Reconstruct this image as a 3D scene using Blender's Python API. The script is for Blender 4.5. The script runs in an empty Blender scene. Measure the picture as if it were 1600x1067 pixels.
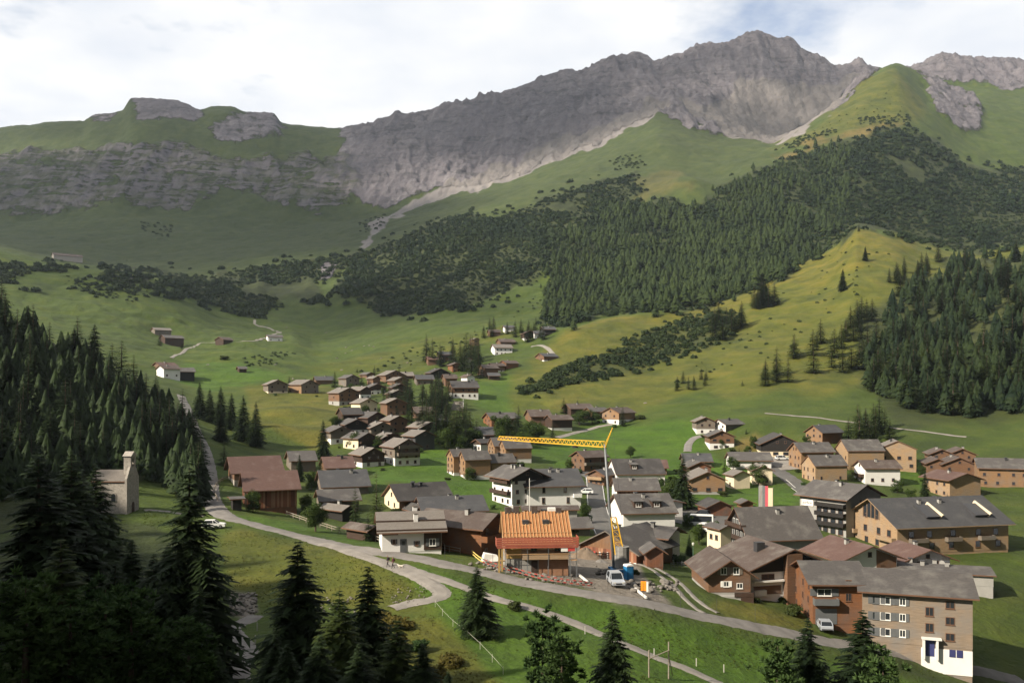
import bpy, math, random
import numpy as np
from mathutils import Vector, Matrix

# ------------------------------------------------------------------ camera, sky, sun, exposure
SC = bpy.context.scene
COL = SC.collection
F, HZ, CX = 1400.0, 605.0, 800.0          # focal length / horizon row / centre column of the 1600 px wide photograph
cam_data = bpy.data.cameras.new('camera')
cam_data.sensor_fit = 'HORIZONTAL'
cam_data.sensor_width = 36.0
cam_data.lens = 36.0 * F / 1600.0
cam_data.shift_y = (HZ - 533.5) / 1600.0
cam_data.clip_start = 0.5
cam_data.clip_end = 9000.0
cam = bpy.data.objects.new('camera', cam_data)
cam.location = (0, 0, 0)
cam.rotation_euler = (math.radians(90), 0, 0)
COL.objects.link(cam)
SC.camera = cam

SUN_EL, SUN_BACK = math.radians(34), math.radians(30)   # sun from the left, a little behind the viewer
to_sun = Vector((-math.cos(SUN_EL) * math.cos(SUN_BACK), -math.cos(SUN_EL) * math.sin(SUN_BACK), math.sin(SUN_EL)))
world = bpy.data.worlds.new('World')
SC.world = world
world.use_nodes = True
wt = world.node_tree
wt.nodes.clear()
def wn(t, **kw):
    n = wt.nodes.new(t)
    for k, v in kw.items():
        setattr(n, k, v)
    return n
sky = wn('ShaderNodeTexSky', sky_type='NISHITA', sun_disc=False)
sky.sun_elevation = SUN_EL
sky.sun_rotation = math.atan2(to_sun.x, to_sun.y)
sky.altitude = 1600
sky.dust_density = 2.0
tc = wn('ShaderNodeTexCoord')
sep = wn('ShaderNodeSeparateXYZ')
wt.links.new(tc.outputs['Generated'], sep.inputs[0])
mx = wn('ShaderNodeMath', operation='MAXIMUM'); mx.inputs[1].default_value = 0.0
wt.links.new(sep.outputs['Z'], mx.inputs[0])
ad = wn('ShaderNodeMath', operation='ADD'); ad.inputs[1].default_value = 0.12
wt.links.new(mx.outputs[0], ad.inputs[0])
dv = wn('ShaderNodeVectorMath', operation='SCALE')
inv = wn('ShaderNodeMath', operation='DIVIDE'); inv.inputs[0].default_value = 1.0
wt.links.new(ad.outputs[0], inv.inputs[1])
wt.links.new(tc.outputs['Generated'], dv.inputs[0])
wt.links.new(inv.outputs[0], dv.inputs['Scale'])
n1 = wn('ShaderNodeTexNoise'); n1.inputs['Scale'].default_value = 1.55; n1.inputs['Detail'].default_value = 7; n1.inputs['Roughness'].default_value = 0.56
n2 = wn('ShaderNodeTexNoise'); n2.inputs['Scale'].default_value = 3.6; n2.inputs['Detail'].default_value = 6
mpw = wn('ShaderNodeMapping'); mpw.inputs['Location'].default_value = (2.30, -0.7, 1.3)
wt.links.new(dv.outputs[0], mpw.inputs[0])
wt.links.new(mpw.outputs[0], n1.inputs['Vector'])
wt.links.new(mpw.outputs[0], n2.inputs['Vector'])
cr = wn('ShaderNodeValToRGB')          # cover
cr.color_ramp.elements[0].position = 0.28; cr.color_ramp.elements[0].color = (0, 0, 0, 1)
cr.color_ramp.elements[1].position = 0.44; cr.color_ramp.elements[1].color = (1, 1, 1, 1)
wt.links.new(n1.outputs['Fac'], cr.inputs[0])
cc = wn('ShaderNodeValToRGB')          # cloud brightness
cc.color_ramp.elements[0].position = 0.30; cc.color_ramp.elements[0].color = (4.15, 4.3, 4.6, 1)
cc.color_ramp.elements[1].position = 0.56; cc.color_ramp.elements[1].color = (4.95, 4.95, 4.95, 1)
wt.links.new(n2.outputs['Fac'], cc.inputs[0])
mixw = wn('ShaderNodeMix', data_type='RGBA')
wt.links.new(cr.outputs['Color'], mixw.inputs[0])
skb = wn('ShaderNodeVectorMath', operation='SCALE'); skb.inputs['Scale'].default_value = 0.8
wt.links.new(sky.outputs[0], skb.inputs[0])
wt.links.new(skb.outputs[0], mixw.inputs[6])
wt.links.new(cc.outputs['Color'], mixw.inputs[7])
bg = wn('ShaderNodeBackground'); bg.inputs['Strength'].default_value = 0.10
wt.links.new(mixw.outputs[2], bg.inputs[0])
wo = wn('ShaderNodeOutputWorld')
wt.links.new(bg.outputs[0], wo.inputs[0])

sun_data = bpy.data.lights.new('sun', 'SUN')
sun_data.energy = 4.4
sun_data.angle = math.radians(1.2)
sun_data.color = (1.0, 0.89, 0.72)
sun = bpy.data.objects.new('sun', sun_data)
sun.rotation_euler = (-to_sun).to_track_quat('-Z', 'Y').to_euler()
sun.location = to_sun * 500
COL.objects.link(sun)

SC.view_settings.view_transform = 'Standard'
SC.view_settings.look = 'None'
SC.view_settings.exposure = 1.08
SC.view_settings.gamma = 1.0
SC.view_settings.use_curve_mapping = False
SC.render.engine = 'CYCLES'
SC.cycles.use_denoising = True
SC.cycles.adaptive_threshold = 0.015
SC.cycles.max_bounces = 6
SC.cycles.diffuse_bounces = 3
SC.cycles.volume_bounces = 1
SC.cycles.transparent_max_bounces = 32

# ------------------------------------------------------------------ helpers
rng = np.random.default_rng(7)
random.seed(7)

def tag(o, label=None, cat=None, group=None, kind=None):
    if label: o['label'] = label
    if cat: o['category'] = cat
    if group: o['group'] = group
    if kind: o['kind'] = kind
    return o

def obj_from(name, me, parent=None):
    o = bpy.data.objects.new(name, me)
    COL.objects.link(o)
    if parent is not None:
        o.parent = parent
    return o

def empty(name, loc, rz=0.0):
    o = bpy.data.objects.new(name, None)
    o.empty_display_size = 0.3
    o.location = loc
    o.rotation_euler = (0, 0, rz)
    COL.objects.link(o)
    return o

class MB:
    """collects faces, each with a material slot, and links them as one mesh object"""
    def __init__(self):
        self.v, self.f, self.m = [], [], []
    def poly(self, pts, m=0):
        i = len(self.v)
        self.v.extend(pts)
        self.f.append(tuple(range(i, i + len(pts))))
        self.m.append(m)
        return self
    def hexa(self, p, m=0):
        """p: 8 points, bottom ring of four then top ring of four, both counter-clockwise seen from above"""
        i = len(self.v)
        self.v.extend(p)
        for q in ((3, 2, 1, 0), (4, 5, 6, 7), (0, 1, 5, 4), (1, 2, 6, 5), (2, 3, 7, 6), (3, 0, 4, 7)):
            self.f.append(tuple(i + k for k in q)); self.m.append(m)
        return self
    def box(self, x0, x1, y0, y1, z0, z1, m=0):
        return self.hexa([(x0, y0, z0), (x1, y0, z0), (x1, y1, z0), (x0, y1, z0), (x0, y0, z1), (x1, y0, z1), (x1, y1, z1), (x0, y1, z1)], m)
    def bar(self, a, b, w, h=None, m=0, up=(0, 0, 1)):
        h = w if h is None else h
        a, b, up = Vector(a), Vector(b), Vector(up)
        d = (b - a).normalized()
        s = d.cross(up)
        if s.length < 1e-4:
            s = d.cross(Vector((1, 0, 0)))
        s.normalize()
        u = s.cross(d).normalized()
        s, u = s * w / 2, u * h / 2
        return self.hexa([tuple(q) for q in (a - s - u, b - s - u, b + s - u, a + s - u, a - s + u, b - s + u, b + s + u, a + s + u)], m)
    def prism(self, prof, a0, a1, axis='y', m=0):
        """closed 2-D outline pushed along an axis: axis y -> outline in x,z ; axis x -> outline in y,z"""
        i, n = len(self.v), len(prof)
        for a in (a0, a1):
            for p, q in prof:
                self.v.append((p, a, q) if axis == 'y' else (a, p, q))
        self.f.append(tuple(i + k for k in range(n))); self.m.append(m)
        self.f.append(tuple(i + n + k for k in reversed(range(n)))); self.m.append(m)
        for k in range(n):
            l = (k + 1) % n
            self.f.append((i + k, i + n + k, i + n + l, i + l)); self.m.append(m)
        return self
    def tube(self, pts, radii, n=8, m=0, caps=True):
        base = len(self.v)
        P = [Vector(p) for p in pts]
        for k, p in enumerate(P):
            d = (P[min(k + 1, len(P) - 1)] - P[max(k - 1, 0)]).normalized()
            s = d.cross(Vector((0, 0, 1)))
            if s.length < 1e-3:
                s = d.cross(Vector((0, 1, 0)))
            s.normalize(); u = s.cross(d)
            for j in range(n):
                t = 2 * math.pi * j / n
                self.v.append(tuple(p + (s * math.cos(t) + u * math.sin(t)) * radii[k]))
        for k in range(len(P) - 1):
            for j in range(n):
                l = (j + 1) % n
                self.f.append((base + k * n + j, base + k * n + l, base + (k + 1) * n + l, base + (k + 1) * n + j)); self.m.append(m)
        if caps:
            self.f.append(tuple(base + j for j in reversed(range(n)))); self.m.append(m)
            e = base + (len(P) - 1) * n
            self.f.append(tuple(e + j for j in range(n))); self.m.append(m)
        return self
    def mesh(self, name, mats):
        me = bpy.data.meshes.new(name)
        me.from_pydata([tuple(v) for v in self.v], [], self.f)
        for mt in mats:
            me.materials.append(mt)
        if len(mats) > 1:
            me.polygons.foreach_set('material_index', self.m)
        me.update()
        return me
    def build(self, name, mats, parent=None, smooth=False):
        if not isinstance(mats, (list, tuple)):
            mats = [mats]
        me = self.mesh(name, mats)
        if smooth:
            me.polygons.foreach_set('use_smooth', [True] * len(me.polygons))
        return obj_from(name, me, parent)

def tri_mesh(name, V, T, mats, midx=None, smooth=False):
    """numpy vertex / triangle arrays to a mesh"""
    me = bpy.data.meshes.new(name)
    V = np.asarray(V, np.float32); T = np.asarray(T, np.int32)
    me.vertices.add(len(V)); me.vertices.foreach_set('co', V.ravel())
    k = T.shape[1]
    me.loops.add(T.size); me.loops.foreach_set('vertex_index', T.ravel())
    me.polygons.add(len(T))
    me.polygons.foreach_set('loop_start', np.arange(0, T.size, k, dtype=np.int32))
    me.polygons.foreach_set('loop_total', np.full(len(T), k, np.int32))
    for mt in (mats if isinstance(mats, (list, tuple)) else [mats]):
        me.materials.append(mt)
    if midx is not None:
        me.polygons.foreach_set('material_index', np.asarray(midx, np.int32))
    if smooth:
        me.polygons.foreach_set('use_smooth', np.ones(len(T), bool))
    me.update(calc_edges=True)
    return me

# noise ----------------------------------------------------------------
def _hash(ix, iy, seed):
    h = (ix.astype(np.int64) * 374761393 + iy.astype(np.int64) * 668265263 + seed * 1442695041) & 0xFFFFFFFF
    h = ((h ^ (h >> 13)) * 1274126177) & 0xFFFFFFFF
    h = h ^ (h >> 16)
    return (h & 0xFFFFFF) / float(0xFFFFFF)
def vnoise(x, y, seed=0):
    ix, iy = np.floor(x), np.floor(y)
    fx, fy = x - ix, y - iy
    fx = fx * fx * fx * (fx * (fx * 6 - 15) + 10); fy = fy * fy * fy * (fy * (fy * 6 - 15) + 10)
    a, b = _hash(ix, iy, seed), _hash(ix + 1, iy, seed)
    c, d = _hash(ix, iy + 1, seed), _hash(ix + 1, iy + 1, seed)
    return (a + (b - a) * fx) * (1 - fy) + (c + (d - c) * fx) * fy
def fbm(x, y, seed=0, o=4, gain=0.5):
    s, a, t = 0.0, 1.0, 0.0
    for k in range(o):
        s = s + a * (vnoise(x, y, seed + k * 17) - 0.5); t += a
        x, y, a = x * 2.03 + 13.1, y * 2.03 + 7.7, a * gain
    return s / t * 2
def ridged(x, y, seed=0, o=4, gain=0.55):
    s, a, t = 0.0, 1.0, 0.0
    for k in range(o):
        s = s + a * (1 - np.abs(2 * vnoise(x, y, seed + k * 31) - 1)); t += a
        x, y, a = x * 2.1 + 5.3, y * 2.1 + 9.1, a * gain
    return s / t

def pchip(xk, yk, x):
    xk, yk = np.asarray(xk, float), np.asarray(yk, float)
    h = np.diff(xk); d = np.diff(yk) / h
    m = np.zeros(len(xk))
    w1, w2 = 2 * h[1:] + h[:-1], h[1:] + 2 * h[:-1]
    same = d[1:] * d[:-1] > 0
    with np.errstate(divide='ignore', invalid='ignore'):
        m[1:-1] = np.where(same, (w1 + w2) / (w1 / d[:-1] + w2 / d[1:]), 0)
    m[0], m[-1] = d[0], d[-1]
    i = np.clip(np.searchsorted(xk, x) - 1, 0, len(h) - 1)
    t = (x - xk[i]) / h[i]
    t2, t3 = t * t, t * t * t
    return (2 * t3 - 3 * t2 + 1) * yk[i] + (t3 - 2 * t2 + t) * h[i] * m[i] + (-2 * t3 + 3 * t2) * yk[i + 1] + (t3 - t2) * h[i] * m[i + 1]

ORD = 'first second third fourth fifth sixth seventh eighth ninth tenth eleventh twelfth thirteenth fourteenth fifteenth sixteenth seventeenth eighteenth nineteenth twentieth'.split()
ORD += ['twenty-' + w for w in ORD[:9]] + ['thirtieth'] + ['thirty-' + w for w in ORD[:9]]

def in_poly(px, py, poly):
    inside = np.zeros(px.shape, bool)
    n = len(poly)
    for k in range(n):
        x0, y0 = poly[k]; x1, y1 = poly[(k + 1) % n]
        if y0 == y1:
            continue
        c = ((y0 > py) != (y1 > py)) & (px < (x1 - x0) * (py - y0) / (y1 - y0) + x0)
        inside ^= c
    return inside
# ------------------------------------------------------------------ terrain: profiles lofted between surveyed lines (column: (row, distance))
RAILS = [
 {-260: (1300, 3), 800: (1500, 3), 1860: (1300, 3)},
 {-260: (1080, 45), 90: (1130, 45), 400: (1170, 45), 800: (1190, 45), 1200: (1190, 45), 1860: (1260, 45)},
 {-260: (985, 95), 90: (1010, 95), 200: (1005, 95), 300: (1015, 95), 400: (1030, 92), 500: (1050, 90), 600: (1062, 90), 700: (1068, 90), 800: (1072, 90), 900: (1076, 90), 1000: (1080, 92), 1100: (1092, 92), 1200: (1115, 92), 1300: (1138, 92), 1400: (1155, 92), 1510: (1165, 92), 1860: (1215, 95)},
 {-260: (890, 125), 90: (915, 125), 200: (915, 125), 300: (935, 120), 400: (953, 118), 500: (953, 118), 600: (945, 118), 700: (940, 118), 800: (957, 116), 900: (980, 114), 1000: (1005, 112), 1100: (1036, 110), 1200: (1060, 110), 1300: (1080, 110), 1400: (1094, 110), 1510: (1108, 110), 1860: (1150, 115)},
 {-260: (770, 170), 90: (808, 170), 200: (815, 168), 300: (812, 176), 350: (806, 180), 400: (821, 172), 500: (848, 157), 600: (864, 146), 700: (881, 138), 800: (904, 132), 900: (923, 127), 1000: (941, 125), 1100: (962, 126), 1200: (983, 129), 1300: (1001, 133), 1400: (1021, 136), 1510: (1046, 140), 1860: (1100, 150)},
 {-260: (640, 205), 90: (738, 205), 200: (772, 200), 300: (768, 215), 350: (770, 215), 400: (790, 205), 500: (815, 195), 600: (830, 190), 700: (838, 188), 800: (845, 185), 900: (852, 185), 1000: (864, 180), 1100: (880, 180), 1200: (895, 180), 1300: (905, 180), 1400: (912, 180), 1510: (920, 180), 1860: (940, 185)},
 {-260: (440, 255), 90: (610, 250), 200: (668, 250), 290: (715, 255), 330: (724, 255), 400: (745, 255), 500: (758, 255), 600: (762, 255), 700: (770, 255), 800: (776, 255), 900: (781, 255), 1000: (786, 255), 1100: (790, 255), 1200: (792, 255), 1300: (800, 250), 1400: (808, 250), 1510: (815, 250), 1860: (810, 255)},
 {-260: (350, 295), 90: (540, 300), 200: (602, 310), 270: (640, 330), 310: (657, 335), 400: (690, 330), 500: (708, 325), 600: (706, 320), 700: (708, 325), 800: (713, 330), 900: (720, 335), 1000: (728, 335), 1100: (732, 330), 1200: (728, 330), 1300: (727, 325), 1400: (737, 320), 1510: (742, 315), 1860: (690, 310)},
 {-260: (470, 430), 90: (565, 430), 200: (595, 430), 270: (615, 430), 310: (628, 430), 400: (638, 430), 500: (640, 430), 600: (640, 425), 700: (640, 420), 800: (652, 420), 900: (663, 420), 1000: (668, 410), 1100: (664, 410), 1200: (650, 410), 1300: (655, 400), 1400: (664, 390), 1510: (668, 385), 1860: (590, 380)},
 {-260: (470, 600), 90: (526, 600), 200: (546, 600), 300: (561, 600), 400: (565, 600), 500: (580, 600), 600: (582, 590), 700: (577, 580), 800: (570, 580), 900: (562, 580), 1000: (572, 570), 1100: (560, 570), 1200: (547, 560), 1300: (553, 540), 1400: (560, 520), 1510: (545, 510), 1860: (420, 500)},
 {-260: (420, 720), 90: (488, 720), 200: (513, 720), 300: (538, 720), 400: (527, 760), 450: (527, 790), 500: (540, 790), 600: (533, 770), 700: (524, 740), 800: (520, 700), 900: (513, 660), 1000: (492, 710), 1100: (478, 750), 1200: (442, 810), 1300: (388, 890), 1340: (350, 920), 1400: (368, 935), 1440: (383, 940), 1510: (395, 945), 1860: (330, 955)},
 {-260: (350, 900), 90: (413, 900), 200: (430, 900), 260: (452, 885), 300: (479, 865), 350: (505, 860), 400: (514, 880), 450: (507, 930), 500: (502, 970), 600: (485, 970), 700: (470, 930), 800: (480, 860), 900: (495, 790), 1000: (478, 830), 1100: (464, 880), 1200: (430, 930), 1300: (383, 1010), 1340: (358, 1030), 1400: (384, 1040), 1440: (396, 1050), 1510: (404, 1050), 1860: (345, 1060)},
 {-260: (325, 1150), 90: (412, 1150), 200: (428, 1150), 300: (434, 1150), 400: (422, 1180), 470: (411, 1200), 540: (399, 1220), 620: (373, 1250), 700: (342, 1280), 800: (312, 1300), 900: (292, 1300), 1000: (287, 1290), 1100: (282, 1280), 1200: (252, 1290), 1300: (222, 1320), 1400: (192, 1360), 1450: (214, 1360), 1510: (255, 1350), 1860: (300, 1340)},
 {-260: (325, 1600), 90: (345, 1600), 200: (345, 1600), 300: (345, 1620), 400: (350, 1620), 500: (345, 1620), 600: (330, 1620), 700: (298, 1640), 800: (270, 1660), 900: (238, 1660), 1000: (202, 1650), 1035: (186, 1670), 1100: (200, 1650), 1150: (218, 1600), 1200: (224, 1560), 1250: (200, 1560), 1300: (170, 1590), 1350: (132, 1640), 1400: (105, 1690), 1450: (126, 1710), 1510: (152, 1710), 1860: (190, 1700)},
 {-260: (280, 1740), 90: (278, 1750), 200: (268, 1750), 300: (266, 1780), 400: (268, 1800), 500: (262, 1820), 600: (258, 1820), 700: (232, 1830), 800: (202, 1840), 900: (176, 1840), 1000: (150, 1850), 1035: (152, 1860), 1100: (158, 1850), 1150: (180, 1800), 1200: (208, 1780), 1250: (206, 1780), 1300: (186, 1800), 1350: (162, 1820), 1400: (150, 1860), 1450: (145, 1880), 1510: (142, 1880), 1860: (180, 1880)},
 {-260: (235, 2050), -100: (215, 2050), 0: (203, 2050), 90: (195, 2050), 128: (196, 2050), 145: (186, 2050), 190: (178, 2050), 207: (157, 2050), 240: (157, 2050), 280: (162, 2060), 312: (174, 2060), 335: (170, 2060), 358: (169, 2070), 385: (178, 2080), 428: (182, 2090), 440: (195, 2090), 500: (203, 2100), 530: (205, 2100), 600: (191, 2100), 680: (173, 2100), 750: (163, 2110), 800: (144, 2120), 850: (127, 2120), 893: (115, 2130), 903: (120, 2130), 930: (107, 2130), 960: (100, 2130), 985: (92, 2130), 1000: (87, 2130), 1013: (90, 2130), 1022: (100, 2130), 1055: (96, 2130), 1085: (80, 2130), 1150: (70, 2120), 1170: (60, 2120), 1187: (54, 2120), 1205: (60, 2120), 1232: (63, 2120), 1246: (74, 2120), 1252: (84, 2120), 1290: (98, 2110), 1312: (107, 2100), 1340: (106, 2100), 1365: (109, 2100), 1400: (112, 2100), 1440: (105, 2100), 1450: (99, 2100), 1480: (90, 2100), 1510: (95, 2100), 1600: (105, 2100), 1860: (130, 2100)},
 {-260: (360, 2350), 300: (330, 2350), 800: (290, 2350), 1200: (250, 2350), 1860: (280, 2350)},
 {-260: (480, 2600), 800: (470, 2600), 1860: (480, 2600)},
]
PXC = np.arange(-260, 1860.1, 2.8)
ROWY = np.concatenate([np.geomspace(3, 58, 46), np.arange(60, 350, 1.05), np.arange(350, 900, 3.0), np.arange(900, 1500, 5.5), np.arange(1500, 2150, 3.9), np.arange(2152, 2601, 28.0)])
rail_py, rail_Y = [], []
for r in RAILS:
    k = sorted(r)
    rail_py.append(pchip(k, [r[q][0] for q in k], PXC)); rail_Y.append(pchip(k, [r[q][1] for q in k], PXC))
rail_py, rail_Y = np.array(rail_py), np.array(rail_Y)
rail_Z = (HZ - rail_py) / F * rail_Y
Z = np.empty((len(PXC), len(ROWY)))
for c in range(len(PXC)):
    Z[c] = pchip(rail_Y[:, c], rail_Z[:, c], ROWY)
AZ = (PXC - CX) / F
GX = AZ[:, None] * ROWY[None, :]
GY = np.broadcast_to(ROWY[None, :], GX.shape).copy()

def blur(a, n):
    for _ in range(n):
        b = a.copy()
        b[1:-1] = (a[:-2] + 2 * a[1:-1] + a[2:]) / 4
        a = b.copy()
        a[:, 1:-1] = (b[:, :-2] + 2 * b[:, 1:-1] + b[:, 2:]) / 4
    return a

# mounds of the moraine field: (column, row-ish distance, radius x, radius y, height)
for px, Y, rx, ry, h in ((455, 395, 24, 26, 6.5), (420, 345, 15, 15, 5.0), (500, 350, 14, 14, 3.5), (545, 372, 18, 18, 3.0), (1075, 1225, 34, 60, 17), (480, 640, 40, 36, 4.5), (395, 690, 34, 30, -5),
                         (690, 660, 60, 60, 4), (1080, 430, 22, 30, 2.4), (1190, 395, 26, 22, 2.0), (1010, 1500, 60, 70, 10), (560, 1050, 40, 60, 12), (640, 1060, 40, 60, 10), (520, 700, 25, 25, -3), (620, 245, 18, 14, 2.0), (690, 262, 22, 12, 1.8)):
    X0 = (px - CX) / F * Y
    Z += h * np.exp(-((GX - X0) / rx) ** 2 - ((GY - Y) / ry) ** 2)

# zones (photograph columns/rows of the unroughened ground, edges wobbled by noise)
PXV = np.broadcast_to(PXC[:, None], Z.shape)
PYV = HZ - F * Z / GY
far = np.clip((GY - 300) / 500, 0, 1)
wob = 5 + 9 * far
jx = PXV + fbm(GX / (GY * 0.020) , GY * 0.02, 3, 4) * wob
jy = PYV + fbm(GX / (GY * 0.018) + 40, GY * 0.022, 9, 4) * wob * 0.8
far_m = GY > 1000
kx = PXV + fbm(GX / (GY * 0.05) + 7, GY * 0.011, 5, 5) * 34
ky = PYV + fbm(GX / (GY * 0.05) + 70, GY * 0.011, 6, 5) * 22
def zone(poly, cond=None, soft=2):
    m = in_poly(kx, ky, poly) if soft >= 4 else in_poly(jx, jy, poly)
    if cond is not None:
        m = m & cond
    return blur(m.astype(float), soft)
z_rock = np.zeros(Z.shape); z_scree = np.zeros(Z.shape); z_dry = np.zeros(Z.shape); z_orange = np.zeros(Z.shape)
z_wood = np.zeros(Z.shape); z_lush = np.zeros(Z.shape); z_gravel = np.zeros(Z.shape); z_cliff = np.zeros(Z.shape)
A = np.maximum
z_rock = A(z_rock, zone([(525, -90), (535, 215), (520, 270), (470, 292), (520, 300), (600, 322), (650, 302), (700, 292), (770, 283), (830, 262), (900, 236), (965, 205), (1012, 188), (1035, 182), (1060, 192), (1100, 202), (1170, 216), (1206, 224), (1240, 204), (1300, 172), (1345, 138), (1372, 110), (1380, -90)], far_m, 3))
CLIFFS = [(-260, 215), (90, 242), (165, 232), (250, 230), (330, 240), (420, 246), (530, 245), (570, 290), (540, 318), (480, 332), (430, 318), (375, 300), (330, 306), (285, 332), (200, 322), (150, 318), (90, 338), (-260, 340)]
z_cliff = blur(zone(CLIFFS, far_m, 3), 5)
z_rock = A(z_rock, z_cliff * 0.60)
z_rock = A(z_rock, 0.85 * blur(zone([(192, 120), (205, 168), (215, 186), (262, 192), (315, 186), (320, 150)], far_m, 3), 7))
z_rock = A(z_rock, 0.68 * blur(zone([(318, 195), (350, 180), (430, 170), (452, 205), (420, 214), (340, 220)], far_m, 3), 8))
z_rock = A(z_rock, 0.6 * blur(zone([(125, 150), (130, 192), (180, 190), (200, 150)], far_m, 3), 7))
z_rock = A(z_rock, zone([(1405, 60), (1412, 112), (1460, 125), (1520, 130), (1860, 175), (1860, 40)], far_m & (GY > 1760), 3))
z_rock = A(z_rock, 0.75 * zone([(1432, 112), (1462, 122), (1530, 160), (1530, 200), (1490, 205), (1455, 160)], far_m, 3))
z_rock = A(z_rock, 0.42 * zone([(180, 412), (205, 418), (235, 436), (250, 455), (215, 452), (150, 425)], GY > 500, 2))
z_rock = A(z_rock, 0.75 * zone([(505, 410), (535, 402), (520, 425), (500, 440)], far_m, 2))
z_scree = A(z_scree, zone([(560, 392), (585, 352), (640, 312), (700, 288), (800, 258), (880, 224), (955, 190), (1030, 156), (1046, 170), (1012, 194), (940, 226), (850, 262), (745, 296), (665, 318), (610, 345), (580, 372)], far_m, 3))
z_scree = A(z_scree, zone([(1040, 158), (1062, 158), (1100, 178), (1135, 148), (1160, 118), (1200, 130), (1260, 148), (1320, 122), (1356, 112), (1290, 184), (1212, 226), (1150, 214), (1100, 196), (1062, 178)], far_m, 3))
z_dry = A(z_dry, 0.62 * zone([(880, 522), (960, 488), (1050, 488), (1200, 440), (1300, 384), (1340, 345), (1450, 382), (1860, 400), (1860, 620), (1300, 610), (1200, 620), (1080, 612), (960, 640), (800, 640), (790, 600)], GY < 1000, 6))
z_dry = A(z_dry, 1.0 * zone([(880, 524), (955, 486), (1060, 486), (1190, 446), (1300, 388), (1340, 345), (1450, 382), (1400, 400), (1300, 430), (1210, 465), (1120, 500), (1000, 505), (930, 520), (880, 545)], GY < 1000, 6))
z_dry = A(z_dry, 0.7 * zone([(385, 612), (440, 606), (530, 618), (545, 650), (520, 690), (470, 700), (400, 660)], None, 4))
z_dry = A(z_dry, 0.35 * zone([(560, 560), (660, 530), (800, 505), (810, 520), (720, 550), (620, 590), (450, 585)], None, 6))
z_dry = A(z_dry, 0.6 * zone([(1195, 235), (1300, 172), (1345, 136), (1400, 104), (1440, 150), (1425, 190), (1300, 208)], far_m, 4))
z_dry = A(z_dry, 0.8 * zone([(1130, 930), (1260, 965), (1290, 985), (1180, 975), (1100, 950)], None, 4))
z_dry = A(z_dry, 0.5 * zone([(360, 835), (480, 850), (640, 900), (700, 960), (560, 960), (370, 930)], None, 5))
z_dry = A(z_dry, 0.9 * zone([(600, 980), (690, 960), (760, 1030), (800, 1080), (600, 1080)], None, 5))
z_orange = A(z_orange, zone([(1205, 248), (1260, 224), (1330, 204), (1400, 190), (1425, 192), (1390, 200), (1355, 210), (1290, 226), (1230, 248)], far_m, 2))
z_orange = A(z_orange, 0.55 * zone([(970, 300), (1000, 280), (1060, 262), (1075, 272), (1040, 284), (1085, 292), (1040, 305), (980, 312)], far_m, 2))
z_orange = A(z_orange, 0.8 * zone([(1155, 686), (1180, 676), (1196, 690), (1180, 705), (1150, 705)], None, 2))
FOREST_PINE = [(240, 424), (330, 433), (400, 419), (470, 411), (540, 401), (620, 374), (700, 342), (738, 332), (768, 348), (850, 312), (930, 290), (985, 272), (1005, 292), (960, 330), (905, 346), (872, 380), (868, 420), (800, 452), (720, 482), (640, 492), (590, 490), (566, 470), (520, 452), (545, 418), (490, 428), (512, 474), (450, 466), (405, 498), (345, 482), (300, 466), (262, 448)]
FOREST_MAIN = [(866, 400), (905, 352), (965, 322), (1050, 312), (1078, 335), (1130, 292), (1200, 262), (1300, 226), (1400, 193), (1448, 214), (1510, 252), (1700, 275), (1860, 300), (1860, 345), (1510, 398), (1440, 384), (1340, 352), (1305, 385), (1210, 440), (1120, 478), (1035, 488), (960, 488), (880, 512), (850, 505), (858, 450)]
STRIP = [(812, 612), (880, 574), (960, 548), (1040, 503), (1105, 484), (1160, 488), (1132, 530), (1065, 560), (975, 586), (890, 602), (832, 617)]
z_wood = A(z_wood, zone(FOREST_PINE, GY > 700, 2)); z_wood = A(z_wood, zone(FOREST_MAIN, GY > 700, 2)); z_wood = A(z_wood, 0.6 * zone(STRIP, GY < 1000, 2))
z_wood = A(z_wood, zone([(1330, 480), (1510, 400), (1860, 380), (1860, 620), (1510, 668), (1400, 660), (1335, 610)], GY < 800, 5) * 0.8)
z_wood = A(z_wood, zone([(-260, 380), (90, 520), (230, 610), (318, 700), (318, 800), (240, 740), (90, 800), (-260, 900)], GY < 420, 5))
z_wood = A(z_wood, zone([(-260, 850), (90, 830), (200, 815), (330, 850), (350, 960), (360, 1100), (-260, 1200)], GY < 420, 5) * 0.75)
z_lush = A(z_lush, zone([(820, 690), (960, 660), (1085, 655), (1100, 705), (1180, 720), (1250, 780), (1250, 800), (1060, 800), (900, 740), (830, 715)], None, 6))
z_lush = A(z_lush, zone([(560, 735), (690, 700), (790, 720), (770, 790), (700, 780), (600, 760)], None, 5))
z_lush = A(z_lush, 0.8 * zone([(250, 590), (330, 560), (450, 590), (420, 612), (310, 612)], None, 5))
z_lush = A(z_lush, 0.7 * zone([(700, 600), (800, 590), (860, 625), (840, 650), (740, 640)], None, 5))
z_lush = A(z_lush, 0.9 * zone([(620, 880), (740, 905), (930, 950), (1100, 985), (1300, 1030), (1510, 1070), (1510, 1300), (900, 1300), (700, 1000)], None, 5))
z_lush = A(z_lush, 0.8 * zone([(360, 805), (450, 812), (590, 850), (600, 858), (450, 835), (360, 812)], None, 3))
z_lush = A(z_lush, 0.8 * zone([(1380, 720), (1450, 715), (1450, 760), (1390, 760)], None, 4))
z_gravel = A(z_gravel, zone([(880, 862), (905, 850), (1000, 862), (1005, 900), (1050, 948), (960, 940), (905, 915), (770, 893), (745, 872), (790, 868)], (GY > 110) & (GY < 190), 2))
z_gravel = A(z_gravel, zone([(358, 925), (395, 928), (405, 955), (385, 968), (362, 960)], GY < 150, 1))
z_alp = np.clip((GY - 950) / 350, 0, 1) * np.clip((1330 - PXV) / 160, 0.45, 1)

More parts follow.
